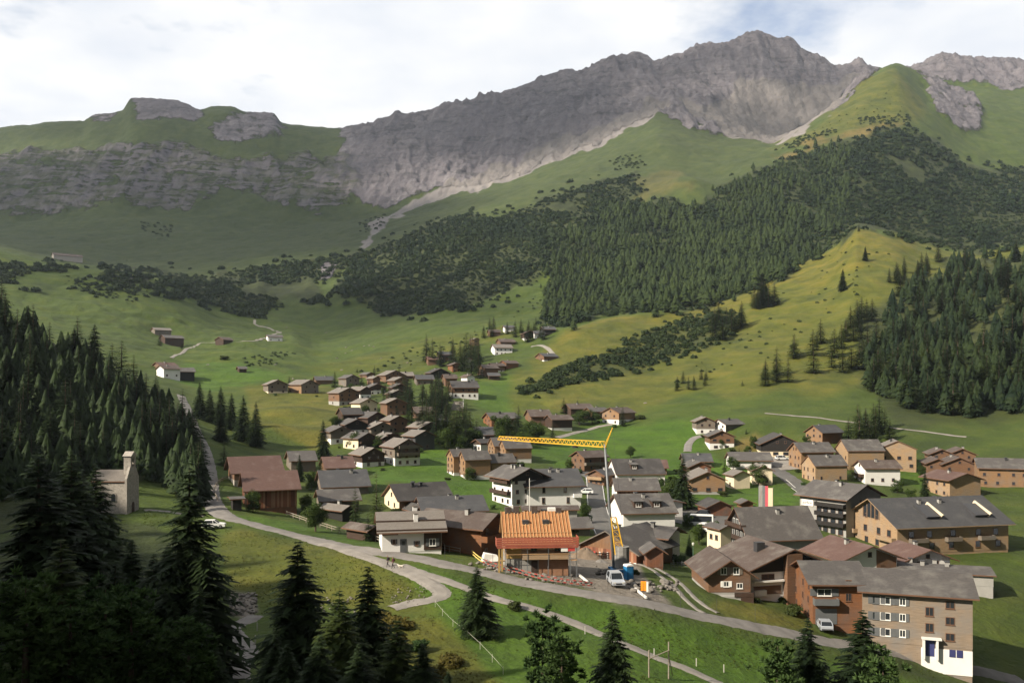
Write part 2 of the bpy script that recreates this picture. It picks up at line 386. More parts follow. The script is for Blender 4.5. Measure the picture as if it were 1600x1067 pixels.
# relief
k_far = np.clip((GY - 380) / 350, 0, 1)
Z += (1 - np.clip((GY - 230) / 300, 0, 1)) * np.clip((GY - 12) / 40, 0, 1) * (0.30 * fbm(GX / 9, GY / 9, 11, 4) + 0.10 * fbm(GX / 1.9, GY / 1.9, 12, 3)) * (1 - 0.8 * z_gravel)
Z += np.clip((GY - 240) / 200, 0, 1) * (2.0 * fbm(GX / 40, GY / 34, 13, 4) + 0.8 * fbm(GX / 9, GY / 8, 14, 3)) * (0.4 + 1.1 * k_far)
Z += np.clip((GY - 950) / 500, 0, 1) * (1 - np.clip((GY - 1950) / 120, 0, 1)) * 9 * fbm(GX / 120, GY / 150, 15, 4)
Z += z_wood * np.clip((GY - 600) / 200, 0, 1) * (12 * (ridged(GX / 85 + GY / 400, GY / 230, 17, 4) - 0.5) + 3.5 * fbm(GX / 22, GY / 22, 18, 3))
wx = GX + 26 * fbm(GX / 110, GY / 110, 21, 3); wy = GY + 26 * fbm(GX / 110 + 9, GY / 110, 22, 3)
top = 1 - (0.75 + 0.24 * np.clip((900 - PXV) / 40, 0, 1)) * np.clip((GY - 2030) / 60, 0, 1)
massif = z_rock * np.clip((PXV - 480) / 120, 0, 1)
gul = ridged(wx / 75, wy / 260, 31, 5) - 0.5
Z += massif * (1 - 0.75 * z_scree) * top * (46 * gul + 13 * (ridged(wx / 19, wy / 36, 33, 3) - 0.5) + 8 * (ridged((wx + wy) / 9, (wy - wx) / 13, 34, 2) - 0.5))
Z += z_scree * 5 * fbm(GX / 9, GY / 50, 36, 3)
leftw = z_cliff
Z += leftw * (44 * (ridged(wx / 95, wy / 190, 41, 4) - 0.5) + 9 * (ridged(wx / 22, wy / 22, 42, 3) - 0.5))
per = 21.0                                             # limestone beds
zz = Z + 9 * fbm(GX / 90, GY / 90, 44, 3)
ph = zz / per - np.floor(zz / per)
Z += leftw * per * 0.12 * (np.clip((ph - 0.25) / 0.35, 0, 1) - ph)
Z += z_rock * (1 - leftw) * 4 * fbm(GX / 8, GY / 8, 45, 2) * (0.4 + 0.6 * top)
crest = np.clip(1 - np.abs(GY - 2100) / 110, 0, 1) * far_m
crag = np.clip((PXV - 870) / 60, 0, 1) * np.clip((1330 - PXV) / 60, 0, 1)
Z += crest * (1.2 + 9 * crag) * fbm(GX / 14, GY / 40, 47, 4)
PYV = HZ - F * Z / GY
z_wood = np.clip(z_wood, 0, 1)

ncol, nrow = Z.shape
V = np.stack([GX, GY, Z], -1).reshape(-1, 3)
idx = np.arange(ncol * nrow).reshape(ncol, nrow)
Q = np.stack([idx[:-1, :-1], idx[1:, :-1], idx[1:, 1:], idx[:-1, 1:]], -1).reshape(-1, 4)

# ground queries ---------------------------------------------------------
def ground_z(x, y):
    x, y = np.asarray(x, float), np.asarray(y, float)
    c = ((x / np.maximum(y, 1e-3)) * F + CX - PXC[0]) / (PXC[1] - PXC[0])
    c = np.clip(c, 0, ncol - 1.001)
    j = np.clip(np.searchsorted(ROWY, y) - 1, 0, nrow - 2)
    t = np.clip((y - ROWY[j]) / (ROWY[j + 1] - ROWY[j]), 0, 1)
    i = c.astype(int); s = c - i
    return (Z[i, j] * (1 - s) + Z[i + 1, j] * s) * (1 - t) + (Z[i, j + 1] * (1 - s) + Z[i + 1, j + 1] * s) * t
def zone_at(arr, x, y):
    c = np.clip(((x / y) * F + CX - PXC[0]) / (PXC[1] - PXC[0]), 0, ncol - 1).astype(int)
    j = np.clip(np.searchsorted(ROWY, y) - 1, 0, nrow - 1)
    return arr[c, j]
def hit(px, py, ymin=20.0):
    """first ground point met by the line of sight through a pixel; None over the skyline"""
    c = int(np.clip(round((px - PXC[0]) / (PXC[1] - PXC[0])), 0, ncol - 1))
    e = (HZ - py) / F
    ok = np.nonzero((Z[c] / ROWY >= e) & (ROWY > ymin))[0]
    if len(ok) == 0:
        return None
    j = ok[0]
    if j > 0:
        e0, e1 = Z[c, j - 1] / ROWY[j - 1], Z[c, j] / ROWY[j]
        t = np.clip((e - e0) / (e1 - e0 + 1e-9), 0, 1)
        y = ROWY[j - 1] + (ROWY[j] - ROWY[j - 1]) * t
    else:
        y = ROWY[j]
    x = (px - CX) / F * y
    return Vector((x, y, float(ground_z(x, y))))
def at(px, py, Y):
    return Vector(((px - CX) / F * Y, Y, (HZ - py) / F * Y))
# ------------------------------------------------------------------ materials
class NT:
    def __init__(self, name):
        self.mat = bpy.data.materials.new(name)
        self.mat.use_nodes = True
        self.t = self.mat.node_tree
        self.t.nodes.clear()
        self.out = self.n('ShaderNodeOutputMaterial')
        self.bs = self.n('ShaderNodeBsdfPrincipled')
        self.bs.inputs['Specular IOR Level'].default_value = 0.25
        self.link(self.bs.outputs[0], self.out.inputs[0])
        self._c = None
    def n(self, t, **kw):
        x = self.t.nodes.new(t)
        for k, v in kw.items():
            setattr(x, k, v)
        return x
    def link(self, a, b):
        self.t.links.new(a, b)
    def coord(self, kind='Object', scale=(1, 1, 1)):
        if self._c is None:
            self._c = self.n('ShaderNodeTexCoord')
        m = self.n('ShaderNodeMapping')
        m.inputs['Scale'].default_value = scale
        self.link(self._c.outputs[kind], m.inputs[0])
        return m.outputs[0]
    def noise(self, vec, scale, detail=4, rough=0.55):
        x = self.n('ShaderNodeTexNoise')
        x.inputs['Scale'].default_value = scale; x.inputs['Detail'].default_value = detail; x.inputs['Roughness'].default_value = rough
        self.link(vec, x.inputs['Vector'])
        return x.outputs['Fac']
    def ramp(self, fac, stops):
        x = self.n('ShaderNodeValToRGB')
        e = x.color_ramp.elements
        while len(e) < len(stops):
            e.new(0.5)
        for k, (p, c) in enumerate(stops):
            e[k].position = p; e[k].color = (*c, 1) if len(c) == 3 else c
        self.link(fac, x.inputs[0])
        return x.outputs['Color']
    def step(self, fac, a, b):
        x = self.n('ShaderNodeMapRange')
        x.inputs[1].default_value = a; x.inputs[2].default_value = b
        self.link(fac, x.inputs[0])
        return x.outputs[0]
    def math(self, op, a, b=None):
        x = self.n('ShaderNodeMath', operation=op)
        for k, v in enumerate((a, b)):
            if v is None:
                continue
            if isinstance(v, (int, float)):
                x.inputs[k].default_value = v
            else:
                self.link(v, x.inputs[k])
        return x.outputs[0]
    def mix(self, fac, a, b, mode='MIX'):
        x = self.n('ShaderNodeMix', data_type='RGBA', blend_type=mode)
        for k, v in ((0, fac), (6, a), (7, b)):
            if isinstance(v, (int, float)):
                x.inputs[k].default_value = v
            elif isinstance(v, tuple):
                x.inputs[k].default_value = (*v, 1)
            else:
                self.link(v, x.inputs[k])
        return x.outputs[2]
    def bump(self, h, strength, dist):
        x = self.n('ShaderNodeBump')
        x.inputs['Strength'].default_value = strength; x.inputs['Distance'].default_value = dist
        self.link(h, x.inputs['Height'])
        self.link(x.outputs[0], self.bs.inputs['Normal'])
    def attr(self, name):
        x = self.n('ShaderNodeAttribute', attribute_name=name)
        s = self.n('ShaderNodeSeparateColor')
        self.link(x.outputs['Color'], s.inputs[0])
        return s.outputs[0], s.outputs[1], s.outputs[2]
    def done(self, col, rough=0.85):
        if isinstance(col, tuple):
            self.bs.inputs['Base Color'].default_value = (*col, 1)
        else:
            self.link(col, self.bs.inputs['Base Color'])
        self.bs.inputs['Roughness'].default_value = rough
        return self.mat

def sc(c, k):
    return tuple(min(1.0, q * k) for q in c)

def mat_plain(name, col, rough=0.8, var=0.18, scale=1.3, obj_var=0.12, stretch=(1, 1, 1), metal=0.0, bump=0.0):
    m = NT(name)
    v = m.coord('Object', stretch)
    f = m.noise(v, scale, 5, 0.6)
    c = m.ramp(f, [(0.28, sc(col, 1 - var)), (0.52, col), (0.75, sc(col, 1 + var * 0.8))])
    oi = m.n('ShaderNodeObjectInfo')
    k = m.step(oi.outputs['Random'], -1.0, 2.0)
    k.node.inputs[3].default_value = 1 - obj_var * 1.5; k.node.inputs[4].default_value = 1 + obj_var * 1.5
    c = m.mix(1.0, c, k, 'MULTIPLY')
    m.bs.inputs['Metallic'].default_value = metal
    if bump:
        m.bump(f, 0.6, bump)
    return m.done(c, rough)

def mat_wood(name, col, grey=0.25, vertical=False, rough=0.8):
    """boards: grain runs along them, dark joints every 20 cm, silvered patches"""
    m = NT(name)
    st = (5, 5, 0.35) if vertical else (0.35, 0.35, 5)
    g = m.noise(m.coord('Object', st), 1.6, 5, 0.65)
    patch = m.noise(m.coord('Object', (1, 1, 1)), 0.32, 3)
    c = m.ramp(g, [(0.25, sc(col, 0.62)), (0.5, col), (0.78, sc(col, 1.28))])
    w = sum(col) / 3
    c = m.mix(m.math('MULTIPLY', m.step(patch, 0.42, 0.72), grey * 2), c, (w * 1.02, w * 0.98, w * 0.94))
    sep = m.n('ShaderNodeSeparateXYZ'); m.link(m.coord('Object'), sep.inputs[0])
    if vertical:
        d = m.math('ADD', sep.outputs[0], sep.outputs[1])
    else:
        d = sep.outputs[2]
    fr = m.math('FRACT', m.math('DIVIDE', d, 0.21))
    joint = m.math('LESS_THAN', fr, 0.13)
    c = m.mix(m.math('MULTIPLY', joint, 0.5), c, sc(col, 0.3))
    oi = m.n('ShaderNodeObjectInfo')
    k = m.step(oi.outputs['Random'], -1.0, 2.0)
    k.node.inputs[3].default_value = 0.75; k.node.inputs[4].default_value = 1.25
    c = m.mix(1.0, c, k, 'MULTIPLY')
    m.bump(fr, 0.25, 0.02)
    return m.done(c, rough)

def mat_roof(name, col, lichen=(0.30, 0.29, 0.26), amount=0.25, rows=0.33, var=0.22):
    """shingle or slate courses with weather streaks and lichen"""
    m = NT(name)
    v = m.coord('Object')
    sep = m.n('ShaderNodeSeparateXYZ'); m.link(v, sep.inputs[0])
    fine = m.noise(m.coord('Object', (1, 1, 3)), 2.4, 4, 0.7)
    big = m.noise(v, 0.35, 4, 0.6)
    c = m.ramp(fine, [(0.25, sc(col, 1 - var)), (0.5, col), (0.8, sc(col, 1 + var))])
    c = m.mix(m.math('MULTIPLY', m.step(big, 0.48, 0.72), amount), c, lichen)
    fr = m.math('FRACT', m.math('DIVIDE', sep.outputs[2], rows * 0.45))
    c = m.mix(m.math('MULTIPLY', m.math('LESS_THAN', fr, 0.18), 0.35), c, sc(col, 0.45))
    oi = m.n('ShaderNodeObjectInfo')
    k = m.step(oi.outputs['Random'], -1.0, 2.0)
    k.node.inputs[3].default_value = 0.8; k.node.inputs[4].default_value = 1.2
    c = m.mix(1.0, c, k, 'MULTIPLY')
    m.bump(fine, 0.5, 0.04)
    return m.done(c, 0.75)

def mat_foliage(name, dark, light, scale=0.9, transl=0.25):
    m = NT(name)
    oi = m.n('ShaderNodeObjectInfo')
    geo = m.n('ShaderNodeNewGeometry')
    f = m.noise(geo.outputs['Position'], scale, 3)
    f2 = m.math('ADD', m.math('MULTIPLY', f, 0.75), m.math('MULTIPLY', oi.outputs['Random'], 0.25))
    if 'Random Per Island' in geo.outputs:
        f2 = m.math('ADD', m.math('MULTIPLY', f2, 0.8), m.math('MULTIPLY', geo.outputs['Random Per Island'], 0.2))
    c = m.ramp(f2, [(0.30, dark), (0.52, tuple((a + b) / 2 for a, b in zip(dark, light))), (0.72, light)])
    m.done(c, 0.7)
    m.bs.inputs['Specular IOR Level'].default_value = 0.12
    tr = m.n('ShaderNodeBsdfTranslucent')
    m.link(c, tr.inputs[0])
    ms = m.n('ShaderNodeMixShader'); ms.inputs[0].default_value = transl
    m.link(m.bs.outputs[0], ms.inputs[1]); m.link(tr.outputs[0], ms.inputs[2])
    m.link(ms.outputs[0], m.out.inputs[0])
    return m.mat

M = {}
M['larch'] = mat_wood('larch_boards', (0.2376, 0.1419, 0.0759), 0.25)
M['pale_wood'] = mat_wood('pale_boards', (0.3036, 0.2046, 0.1188), 0.22)
M['brown_wood'] = mat_wood('brown_boards', (0.1518, 0.0825, 0.04752), 0.25)
M['dark_wood'] = mat_wood('dark_boards', (0.0561, 0.033, 0.02376), 0.2)
M['black_wood'] = mat_wood('black_boards', (0.02244, 0.0198, 0.01914), 0.2)
M['grey_wood'] = mat_wood('weathered_boards', (0.165, 0.1353, 0.1089), 0.4)
M['red_wood'] = mat_wood('red_boards', (0.1782, 0.0759, 0.0429), 0.35, True)
M['orange_wood'] = mat_wood('orange_boards', (0.1782, 0.0759, 0.033), 0.25)
M['vertical_wood'] = mat_wood('upright_boards', (0.198, 0.1056, 0.0561), 0.3, True)
M['white'] = mat_plain('white_render', (0.6364, 0.6278, 0.6106), 0.9, 0.06, 0.6, 0.05)
M['cream'] = mat_plain('cream_render', (0.6192, 0.5332, 0.387), 0.9, 0.07, 0.6, 0.06)
M['grey_render'] = mat_plain('grey_render', (0.2772, 0.2706, 0.2574), 0.9, 0.10, 0.6, 0.06)
M['concrete'] = mat_plain('concrete', (0.2376, 0.231, 0.2178), 0.9, 0.16, 0.7)
M['stone'] = mat_plain('rubble_stone', (0.30, 0.275, 0.245), 0.95, 0.35, 1.9, 0.05, bump=0.08)
M['slate_cladding'] = mat_plain('slate_cladding', (0.0495, 0.05148, 0.0561), 0.7, 0.2, 3.0)
M['roof_grey'] = mat_roof('roof_grey', (0.07316, 0.06696, 0.06448))
M['roof_dark'] = mat_roof('roof_dark', (0.04464, 0.04092, 0.0403), amount=0.12)
M['roof_slate'] = mat_roof('roof_slate', (0.05456, 0.05456, 0.05828), amount=0.1)
M['roof_light'] = mat_roof('roof_light', (0.1395, 0.124, 0.1104), (0.2046, 0.1891, 0.1674), 0.4)
M['roof_brown'] = mat_roof('roof_brown', (0.07316, 0.05456, 0.04712))
M['roof_rust'] = mat_roof('roof_rust', (0.093, 0.05456, 0.04588), (0.1612, 0.1178, 0.1023), 0.5)
M['glass'] = NT('window_glass').done((0.022, 0.026, 0.032), 0.12)
M['glass'].node_tree.nodes['Principled BSDF'].inputs['Specular IOR Level'].default_value = 0.5
M['frame_white'] = mat_plain('white_paint', (0.70, 0.69, 0.66), 0.6, 0.05)
M['frame_brown'] = mat_plain('brown_paint', (0.13, 0.07, 0.045), 0.6, 0.12)
M['shutter_grey'] = mat_plain('grey_paint', (0.10, 0.105, 0.11), 0.6, 0.12)
M['shutter_blue'] = mat_plain('blue_paint', (0.035, 0.04, 0.12), 0.5, 0.1)
M['red_paint'] = mat_plain('red_paint', (0.42, 0.05, 0.045), 0.6, 0.12)
M['metal'] = mat_plain('galvanised_metal', (0.17, 0.18, 0.19), 0.55, 0.15, 2.0, 0.05, metal=0.3)
M['dark_metal'] = mat_plain('dark_metal', (0.06, 0.06, 0.065), 0.5, 0.15, metal=0.3)
M['asphalt'] = mat_plain('asphalt', (0.0957, 0.0924, 0.0891), 0.95, 0.18, 0.35, 0.0)
M['gravel'] = mat_plain('gravel', (0.170, 0.158, 0.148), 0.95, 0.25, 0.5, 0.0, bump=0.05)
M['pale_track'] = mat_plain('limestone_track', (0.200, 0.184, 0.166), 0.95, 0.25, 0.4, 0.0, bump=0.04)
M['line_paint'] = mat_plain('line_paint', (0.66, 0.65, 0.62), 0.8, 0.15)
M['trunk'] = mat_plain('bark', (0.085, 0.062, 0.047), 0.95, 0.35, 4.0, bump=0.05)
M['spruce'] = mat_foliage('spruce_needles', (0.008, 0.016, 0.007), (0.032, 0.052, 0.018), 0.9, 0.2)
M['spruce_far'] = mat_foliage('forest_needles', (0.008, 0.018, 0.009), (0.038, 0.056, 0.017), 0.028)
M['larch_needles'] = mat_foliage('larch_needles', (0.0256, 0.0448, 0.0128), (0.064, 0.084, 0.0224), 0.6, 0.3)
M['pine'] = mat_foliage('pine_needles', (0.022, 0.048, 0.016), (0.075, 0.120, 0.036), 1.2)
M['dwarf_pine'] = mat_foliage('dwarf_pine_needles', (0.010, 0.021, 0.010), (0.042, 0.060, 0.019), 0.03)
M['leaf'] = mat_foliage('broad_leaves', (0.024, 0.0464, 0.0112), (0.068, 0.1, 0.024), 0.8, 0.35)
M['bush'] = mat_foliage('bush_leaves', (0.0272, 0.0416, 0.0128), (0.064, 0.08, 0.0224), 0.8, 0.3)
M['rust_shrub'] = mat_foliage('heath_leaves', (0.056, 0.0496, 0.0128), (0.12, 0.1, 0.024), 0.8, 0.3)

# ---- ground
def ground_material():
    m = NT('alpine_ground')
    rock, scree, dry = m.attr('zones_a')
    wood, lush, gravel = m.attr('zones_b')
    orange, cliff, alp = m.attr('zones_c')
    v = m.coord('Object')
    n_big = m.noise(v, 0.008, 5, 0.6)
    n_mid = m.noise(v, 0.06, 5, 0.6)
    n_fine = m.noise(v, 0.9, 5, 0.65)
    n_streak = m.noise(m.coord('Object', (0.03, 0.0072, 0.03)), 1.0, 5, 0.6)
    grass = m.ramp(n_mid, [(0.28, (0.027, 0.045, 0.0045)), (0.50, (0.045, 0.070, 0.007)), (0.74, (0.074, 0.090, 0.011))])
    grass = m.mix(m.math('MULTIPLY', m.step(n_big, 0.35, 0.65), 0.35), grass, (0.036, 0.0516, 0.0132))
    lushc = m.ramp(n_mid, [(0.3, (0.034, 0.080, 0.0035)), (0.7, (0.060, 0.116, 0.007))])
    grass = m.mix(m.math('MULTIPLY', lush, 0.9), grass, lushc)
    dryc = m.ramp(n_mid, [(0.25, (0.050, 0.058, 0.006)), (0.5, (0.092, 0.088, 0.010)), (0.75, (0.146, 0.116, 0.018))])
    grass = m.mix(dry, grass, dryc)
    grass = m.mix(m.math('MULTIPLY', orange, 0.9), grass, m.ramp(n_mid, [(0.3, (0.114, 0.075, 0.018)), (0.7, (0.18, 0.12, 0.036))]))
    grass = m.mix(m.math('MULTIPLY', alp, 0.62), grass, m.ramp(n_mid, [(0.3, (0.026, 0.036, 0.015)), (0.7, (0.048, 0.056, 0.024))]))
    blot = m.noise(m.coord('Object', (1, 1, 1)), 0.022, 6, 0.7)
    grass = m.mix(m.math('MULTIPLY', m.step(blot, 0.52, 0.66), 0.55), grass, (0.020, 0.032, 0.009))
    terr = m.noise(m.coord('Object', (0.035, 0.035, 0.75)), 1.0, 4, 0.6)
    grass = m.mix(m.math('MULTIPLY', m.step(terr, 0.52, 0.60), 0.28), grass, m.mix(0.5, grass, (0.016, 0.026, 0.006)))
    tuft = m.step(n_fine, 0.35, 0.7)
    grass = m.mix(m.math('MULTIPLY', tuft, 0.35), grass, m.mix(0.55, grass, (0.018, 0.027, 0.006)))
    woodc = m.ramp(n_mid, [(0.3, (0.0132, 0.0192, 0.0072)), (0.7, (0.036, 0.045, 0.012))])
    col = m.mix(wood, grass, woodc)
    rk = m.noise(m.coord('Object', (1, 1, 1)), 0.045, 8, 0.68)
    rk2 = m.noise(m.coord('Object', (0.10, 0.02, 0.02)), 1.0, 6, 0.65)
    bed = m.noise(m.coord('Object', (0.011, 0.011, 0.075)), 1.0, 5, 0.6)
    bed.node.inputs['Distortion'].default_value = 1.6
    rill = m.noise(m.coord('Object', (0.045, 0.006, 0.006)), 1.0, 4, 0.6)
    rockc = m.ramp(rk, [(0.26, (0.062, 0.057, 0.066)), (0.46, (0.120, 0.110, 0.122)), (0.62, (0.172, 0.158, 0.168)), (0.80, (0.260, 0.242, 0.245))])
    rockc = m.mix(m.math('MULTIPLY', m.step(rk2, 0.40, 0.62), 0.45), rockc, (0.082, 0.075, 0.086))
    rockc = m.mix(m.math('MULTIPLY', m.step(bed, 0.52, 0.58), m.math('ADD', m.math('MULTIPLY', cliff, 0.4), 0.12)), rockc, (0.165, 0.150, 0.150))
    rockc = m.mix(m.math('MULTIPLY', m.step(n_big, 0.42, 0.62), 0.4), rockc, (0.098, 0.088, 0.102))
    rockc = m.mix(m.math('MULTIPLY', m.step(bed, 0.46, 0.38), 0.45), rockc, (0.036, 0.036, 0.036))
    geo = m.n('ShaderNodeNewGeometry')
    sepn = m.n('ShaderNodeSeparateXYZ'); m.link(geo.outputs['Normal'], sepn.inputs[0])
    flat = m.step(m.math('ADD', sepn.outputs[2], m.math('MULTIPLY', m.math('SUBTRACT', rk, 0.5), 0.9)), 0.58, 0.86)
    ledge = m.mix(n_big, (0.036, 0.0444, 0.0156), (0.0552, 0.0588, 0.0216))
    rockc = m.mix(m.math('MULTIPLY', flat, m.math('MULTIPLY', cliff, 0.8)), rockc, ledge)
    screec = m.ramp(n_streak, [(0.25, (0.100, 0.092, 0.092)), (0.5, (0.145, 0.132, 0.128)), (0.75, (0.195, 0.178, 0.168))])
    rm = m.math('ADD', rock, m.math('MULTIPLY', m.math('SUBTRACT', rk, 0.5), 1.7))
    rm = m.math('ADD', rm, m.math('MULTIPLY', m.math('SUBTRACT', bed, 0.5), m.math('MULTIPLY', cliff, 2.2)))
    rm = m.step(m.math('ADD', rm, m.math('MULTIPLY', m.math('SUBTRACT', rill, 0.5), m.math('MULTIPLY', cliff, 1.2))), 0.38, 0.58)
    col = m.mix(rm, col, rockc)
    sm = m.step(m.math('ADD', scree, m.math('MULTIPLY', m.math('SUBTRACT', n_streak, 0.5), 1.3)), 0.30, 0.62)
    sm = m.math('MULTIPLY', sm, m.step(scree, 0.02, 0.2))
    col = m.mix(sm, col, screec)
    col = m.mix(m.math('MULTIPLY', gravel, 0.95), col, m.ramp(n_fine, [(0.3, (0.12, 0.102, 0.087)), (0.7, (0.198, 0.174, 0.15))]))
    h = m.math('ADD', m.math('MULTIPLY', rk, m.math('MULTIPLY', rm, 14.0)), m.math('ADD', m.math('MULTIPLY', n_fine, 0.35), m.math('MULTIPLY', n_mid, 2.4)))
    m.bump(h, 0.9, 1.0)
    return m.done(col, 0.95)
M['ground'] = ground_material()

M['hill_floor'] = mat_plain('wood_floor', (0.030, 0.038, 0.014), 0.95, 0.35, 0.2, 0.0)

M['silver_wood'] = mat_wood('silvered_boards', (0.235, 0.180, 0.132), 0.45)
# ------------------------------------------------------------------ the ground sheet, roads and paths
me = tri_mesh('terrain', V, Q, M['ground'], smooth=True)
for nm, (a, b, c) in (('zones_a', (z_rock, z_scree, z_dry)), ('zones_b', (z_wood, z_lush, z_gravel)), ('zones_c', (z_orange, z_cliff, z_alp))):
    at_ = me.attributes.new(nm, 'FLOAT_COLOR', 'POINT')
    at_.data.foreach_set('color', np.clip(np.stack([a, b, c, np.ones_like(a)], -1), 0, 1).astype(np.float32).ravel())
terrain = obj_from('terrain', me)
tag(terrain, 'alpine valley floor, meadows and rocky mountain slopes', kind='structure')

def smooth_line(P, n):
    """Catmull-Rom through 2-D points"""
    P = [Vector(p) for p in P]
    P = [P[0] * 2 - P[1]] + P + [P[-1] * 2 - P[-2]]
    out = []
    for k in range(1, len(P) - 2):
        a, b, c, d = P[k - 1], P[k], P[k + 1], P[k + 2]
        for j in range(n):
            t = j / n
            out.append(0.5 * ((2 * b) + (c - a) * t + (2 * a - 5 * b + 4 * c - d) * t * t + (3 * b - a - 3 * c + d) * t ** 3))
    out.append(P[-2])
    return out

def ribbon(name, pix, width, mat, lift=0.10, n=14, label=None, cross=5, kind='structure', world=None):
    """a road of real width draped on the ground along surveyed points"""
    pts = world or []
    for p in pix:
        if len(p) == 3:
            q = at(p[0], p[1], p[2])
        else:
            q = hit(p[0], p[1])
        pts.append((q.x, q.y))
    L = smooth_line(pts, n)
    mb = MB()
    nL = len(L)
    rows = []
    for k, p in enumerate(L):
        d = (L[min(k + 1, nL - 1)] - L[max(k - 1, 0)]).normalized()
        s = Vector((d.y, -d.x))
        w = width if not isinstance(width, (list, tuple)) else width[0] + (width[1] - width[0]) * k / (nL - 1)
        w *= 1 + 0.07 * math.sin(k * 1.7) * math.sin(k * 0.37)
        row = []
        for j in range(cross):
            q = p + s * w * (j / (cross - 1) - 0.5)
            edge = 1 - abs(j / (cross - 1) - 0.5) * 2
            row.append((q.x, q.y, float(ground_z(q.x, q.y)) + (lift if edge > 0.01 else lift - 0.12)))
        rows.append(row)
    for k in range(nL - 1):
        for j in range(cross - 1):
            mb.poly([rows[k][j], rows[k][j + 1], rows[k + 1][j + 1], rows[k + 1][j]])
    o = mb.build(name, mat, smooth=True)
    tag(o, label, kind=kind)
    return o, L

road_main, ROAD = ribbon('road', [(283, 618), (300, 660), (318, 700), (327, 745), (331, 783), (352, 805), (400, 820), (450, 833), (500, 846), (560, 857), (640, 870), (700, 882), (760, 895), (850, 915), (950, 932), (1050, 952), (1150, 973), (1250, 993), (1350, 1011), (1450, 1030), (1520, 1047), (1600, 1064)], 4.2, M['gravel'], 0.14, 20, 'pale winding road from the wooded hill past the building site')
ribbon('path', [(505, 849), (560, 866), (610, 884), (650, 900), (682, 918), (690, 930), (672, 938), (640, 943), (612, 950)], 2.6, M['pale_track'], 0.16, 12, 'pale footpath branching off the road to a hairpin bend')
ribbon('path', [(625, 884), (660, 896), (700, 908), (745, 925), (770, 934), (830, 950), (900, 975), (960, 1000), (1020, 1025), (1080, 1048), (1130, 1070), (1180, 1095)], 2.3, M['pale_track'], 0.15, 12, 'narrow gravel path crossing the meadow below the road')
ribbon('path', [(372, 1062), (375, 1035), (388, 1015), (368, 990), (362, 980), (385, 970), (400, 962)], 2.2, M['gravel'], 0.12, 12, 'reddish footpath curving beside the stream in the trees')
ribbon('path', [(225, 797), (250, 798), (285, 803), (320, 806)], 1.6, M['pale_track'], 0.12, 10, 'short grey path leading to the chapel')
for dx in (-8, 8):
    ribbon('cart_track', [(1000 + dx * 0.6, 880), (1025 + dx * 0.7, 890), (1050 + dx, 907), (1072 + dx, 928), (1095 + dx * 1.2, 948), (1112 + dx * 1.3, 958)], 1.0, M['pale_track'], 0.13, 10, 'wheel rut of the cart track joining the road, %s one' % ('nearer the site' if dx < 0 else 'nearer the brown chalet'))
road_b, STREET = ribbon('street', [(955, 845), (945, 828), (936, 805), (932, 785), (930, 765), (928, 750), (925, 745), (905, 735)], 5.5, M['asphalt'], 0.16, 14, 'asphalt village street running up past the white block')
road_c, LANE = ribbon('lane', [(1300, 800), (1270, 775), (1245, 757), (1222, 740), (1205, 728)], 6.0, M['asphalt'], 0.2, 12, 'asphalt lane climbing to the black barn')
ribbon('forecourt', [(1192, 716), (1205, 720), (1225, 726), (1240, 734)], 11, M['pale_track'], 0.22, 10, 'pale gravel forecourt before the black barn', cross=9)
ribbon('lane', [(1074, 706), (1076, 694), (1084, 685), (1098, 681), (1110, 680)], 3.2, M['gravel'], 0.2, 10, 'curved drive below the grey timber chalet')
ribbon('lane', [(870, 684), (900, 676), (930, 668), (955, 663)], 3.0, M['pale_track'], 0.2, 10, 'brown track under the hillside chalets')
ribbon('car_park', [(1060, 818), (1085, 812), (1105, 806), (1125, 800)], 16, M['asphalt'], 0.2, 10, 'asphalt car park in the middle of the village', cross=9)
ribbon('path', [(268, 560), (285, 552), (292, 545), (310, 538), (330, 536), (390, 533), (415, 528), (438, 520), (425, 515), (400, 508), (398, 500)], 2.6, M['pale_track'], 0.35, 10, 'thin pale track crossing the far meadow')
ribbon('path', [(1195, 646), (1240, 650), (1290, 655), (1330, 660), (1420, 672), (1510, 683)], 2.2, M['pale_track'], 0.3, 10, 'pale hillside path above the timber houses')
ribbon('road', [(870, 560), (858, 547), (845, 540), (830, 542)], 3, M['pale_track'], 0.3, 8, 'short drive at the topmost chalets')
for (a, b) in (((1228, 750), (1243, 763)), ((1236, 763), (1247, 771))):
    pa, pb = hit(*a), hit(*b)
    mb = MB()
    for k in range(6):
        p, q = pa.lerp(pb, k / 6), pa.lerp(pb, (k + 1) / 6)
        s = Vector((pb.y - pa.y, pa.x - pb.x, 0)).normalized() * 0.09
        mb.poly([(p.x - s.x, p.y - s.y, ground_z(p.x, p.y) + 0.26), (p.x + s.x, p.y + s.y, ground_z(p.x, p.y) + 0.26), (q.x + s.x, q.y + s.y, ground_z(q.x, q.y) + 0.26), (q.x - s.x, q.y - s.y, ground_z(q.x, q.y) + 0.26)])
    tag(mb.build('lane_marking', M['line_paint']), kind='structure')
for side in (-2.45, 2.45):
    mb = MB()
    for k in range(8, len(STREET) - 18):
        d = (STREET[k + 1] - STREET[k]).normalized(); s = Vector((d.y, -d.x))
        c4 = []
        for p, w in ((STREET[k], -0.08), (STREET[k], 0.08), (STREET[k + 1], 0.08), (STREET[k + 1], -0.08)):
            q = p + s * (side + w)
            c4.append((q.x, q.y, float(ground_z(q.x, q.y)) + 0.19))
        mb.poly(c4)
    tag(mb.build('street_marking', M['line_paint']), kind='structure')
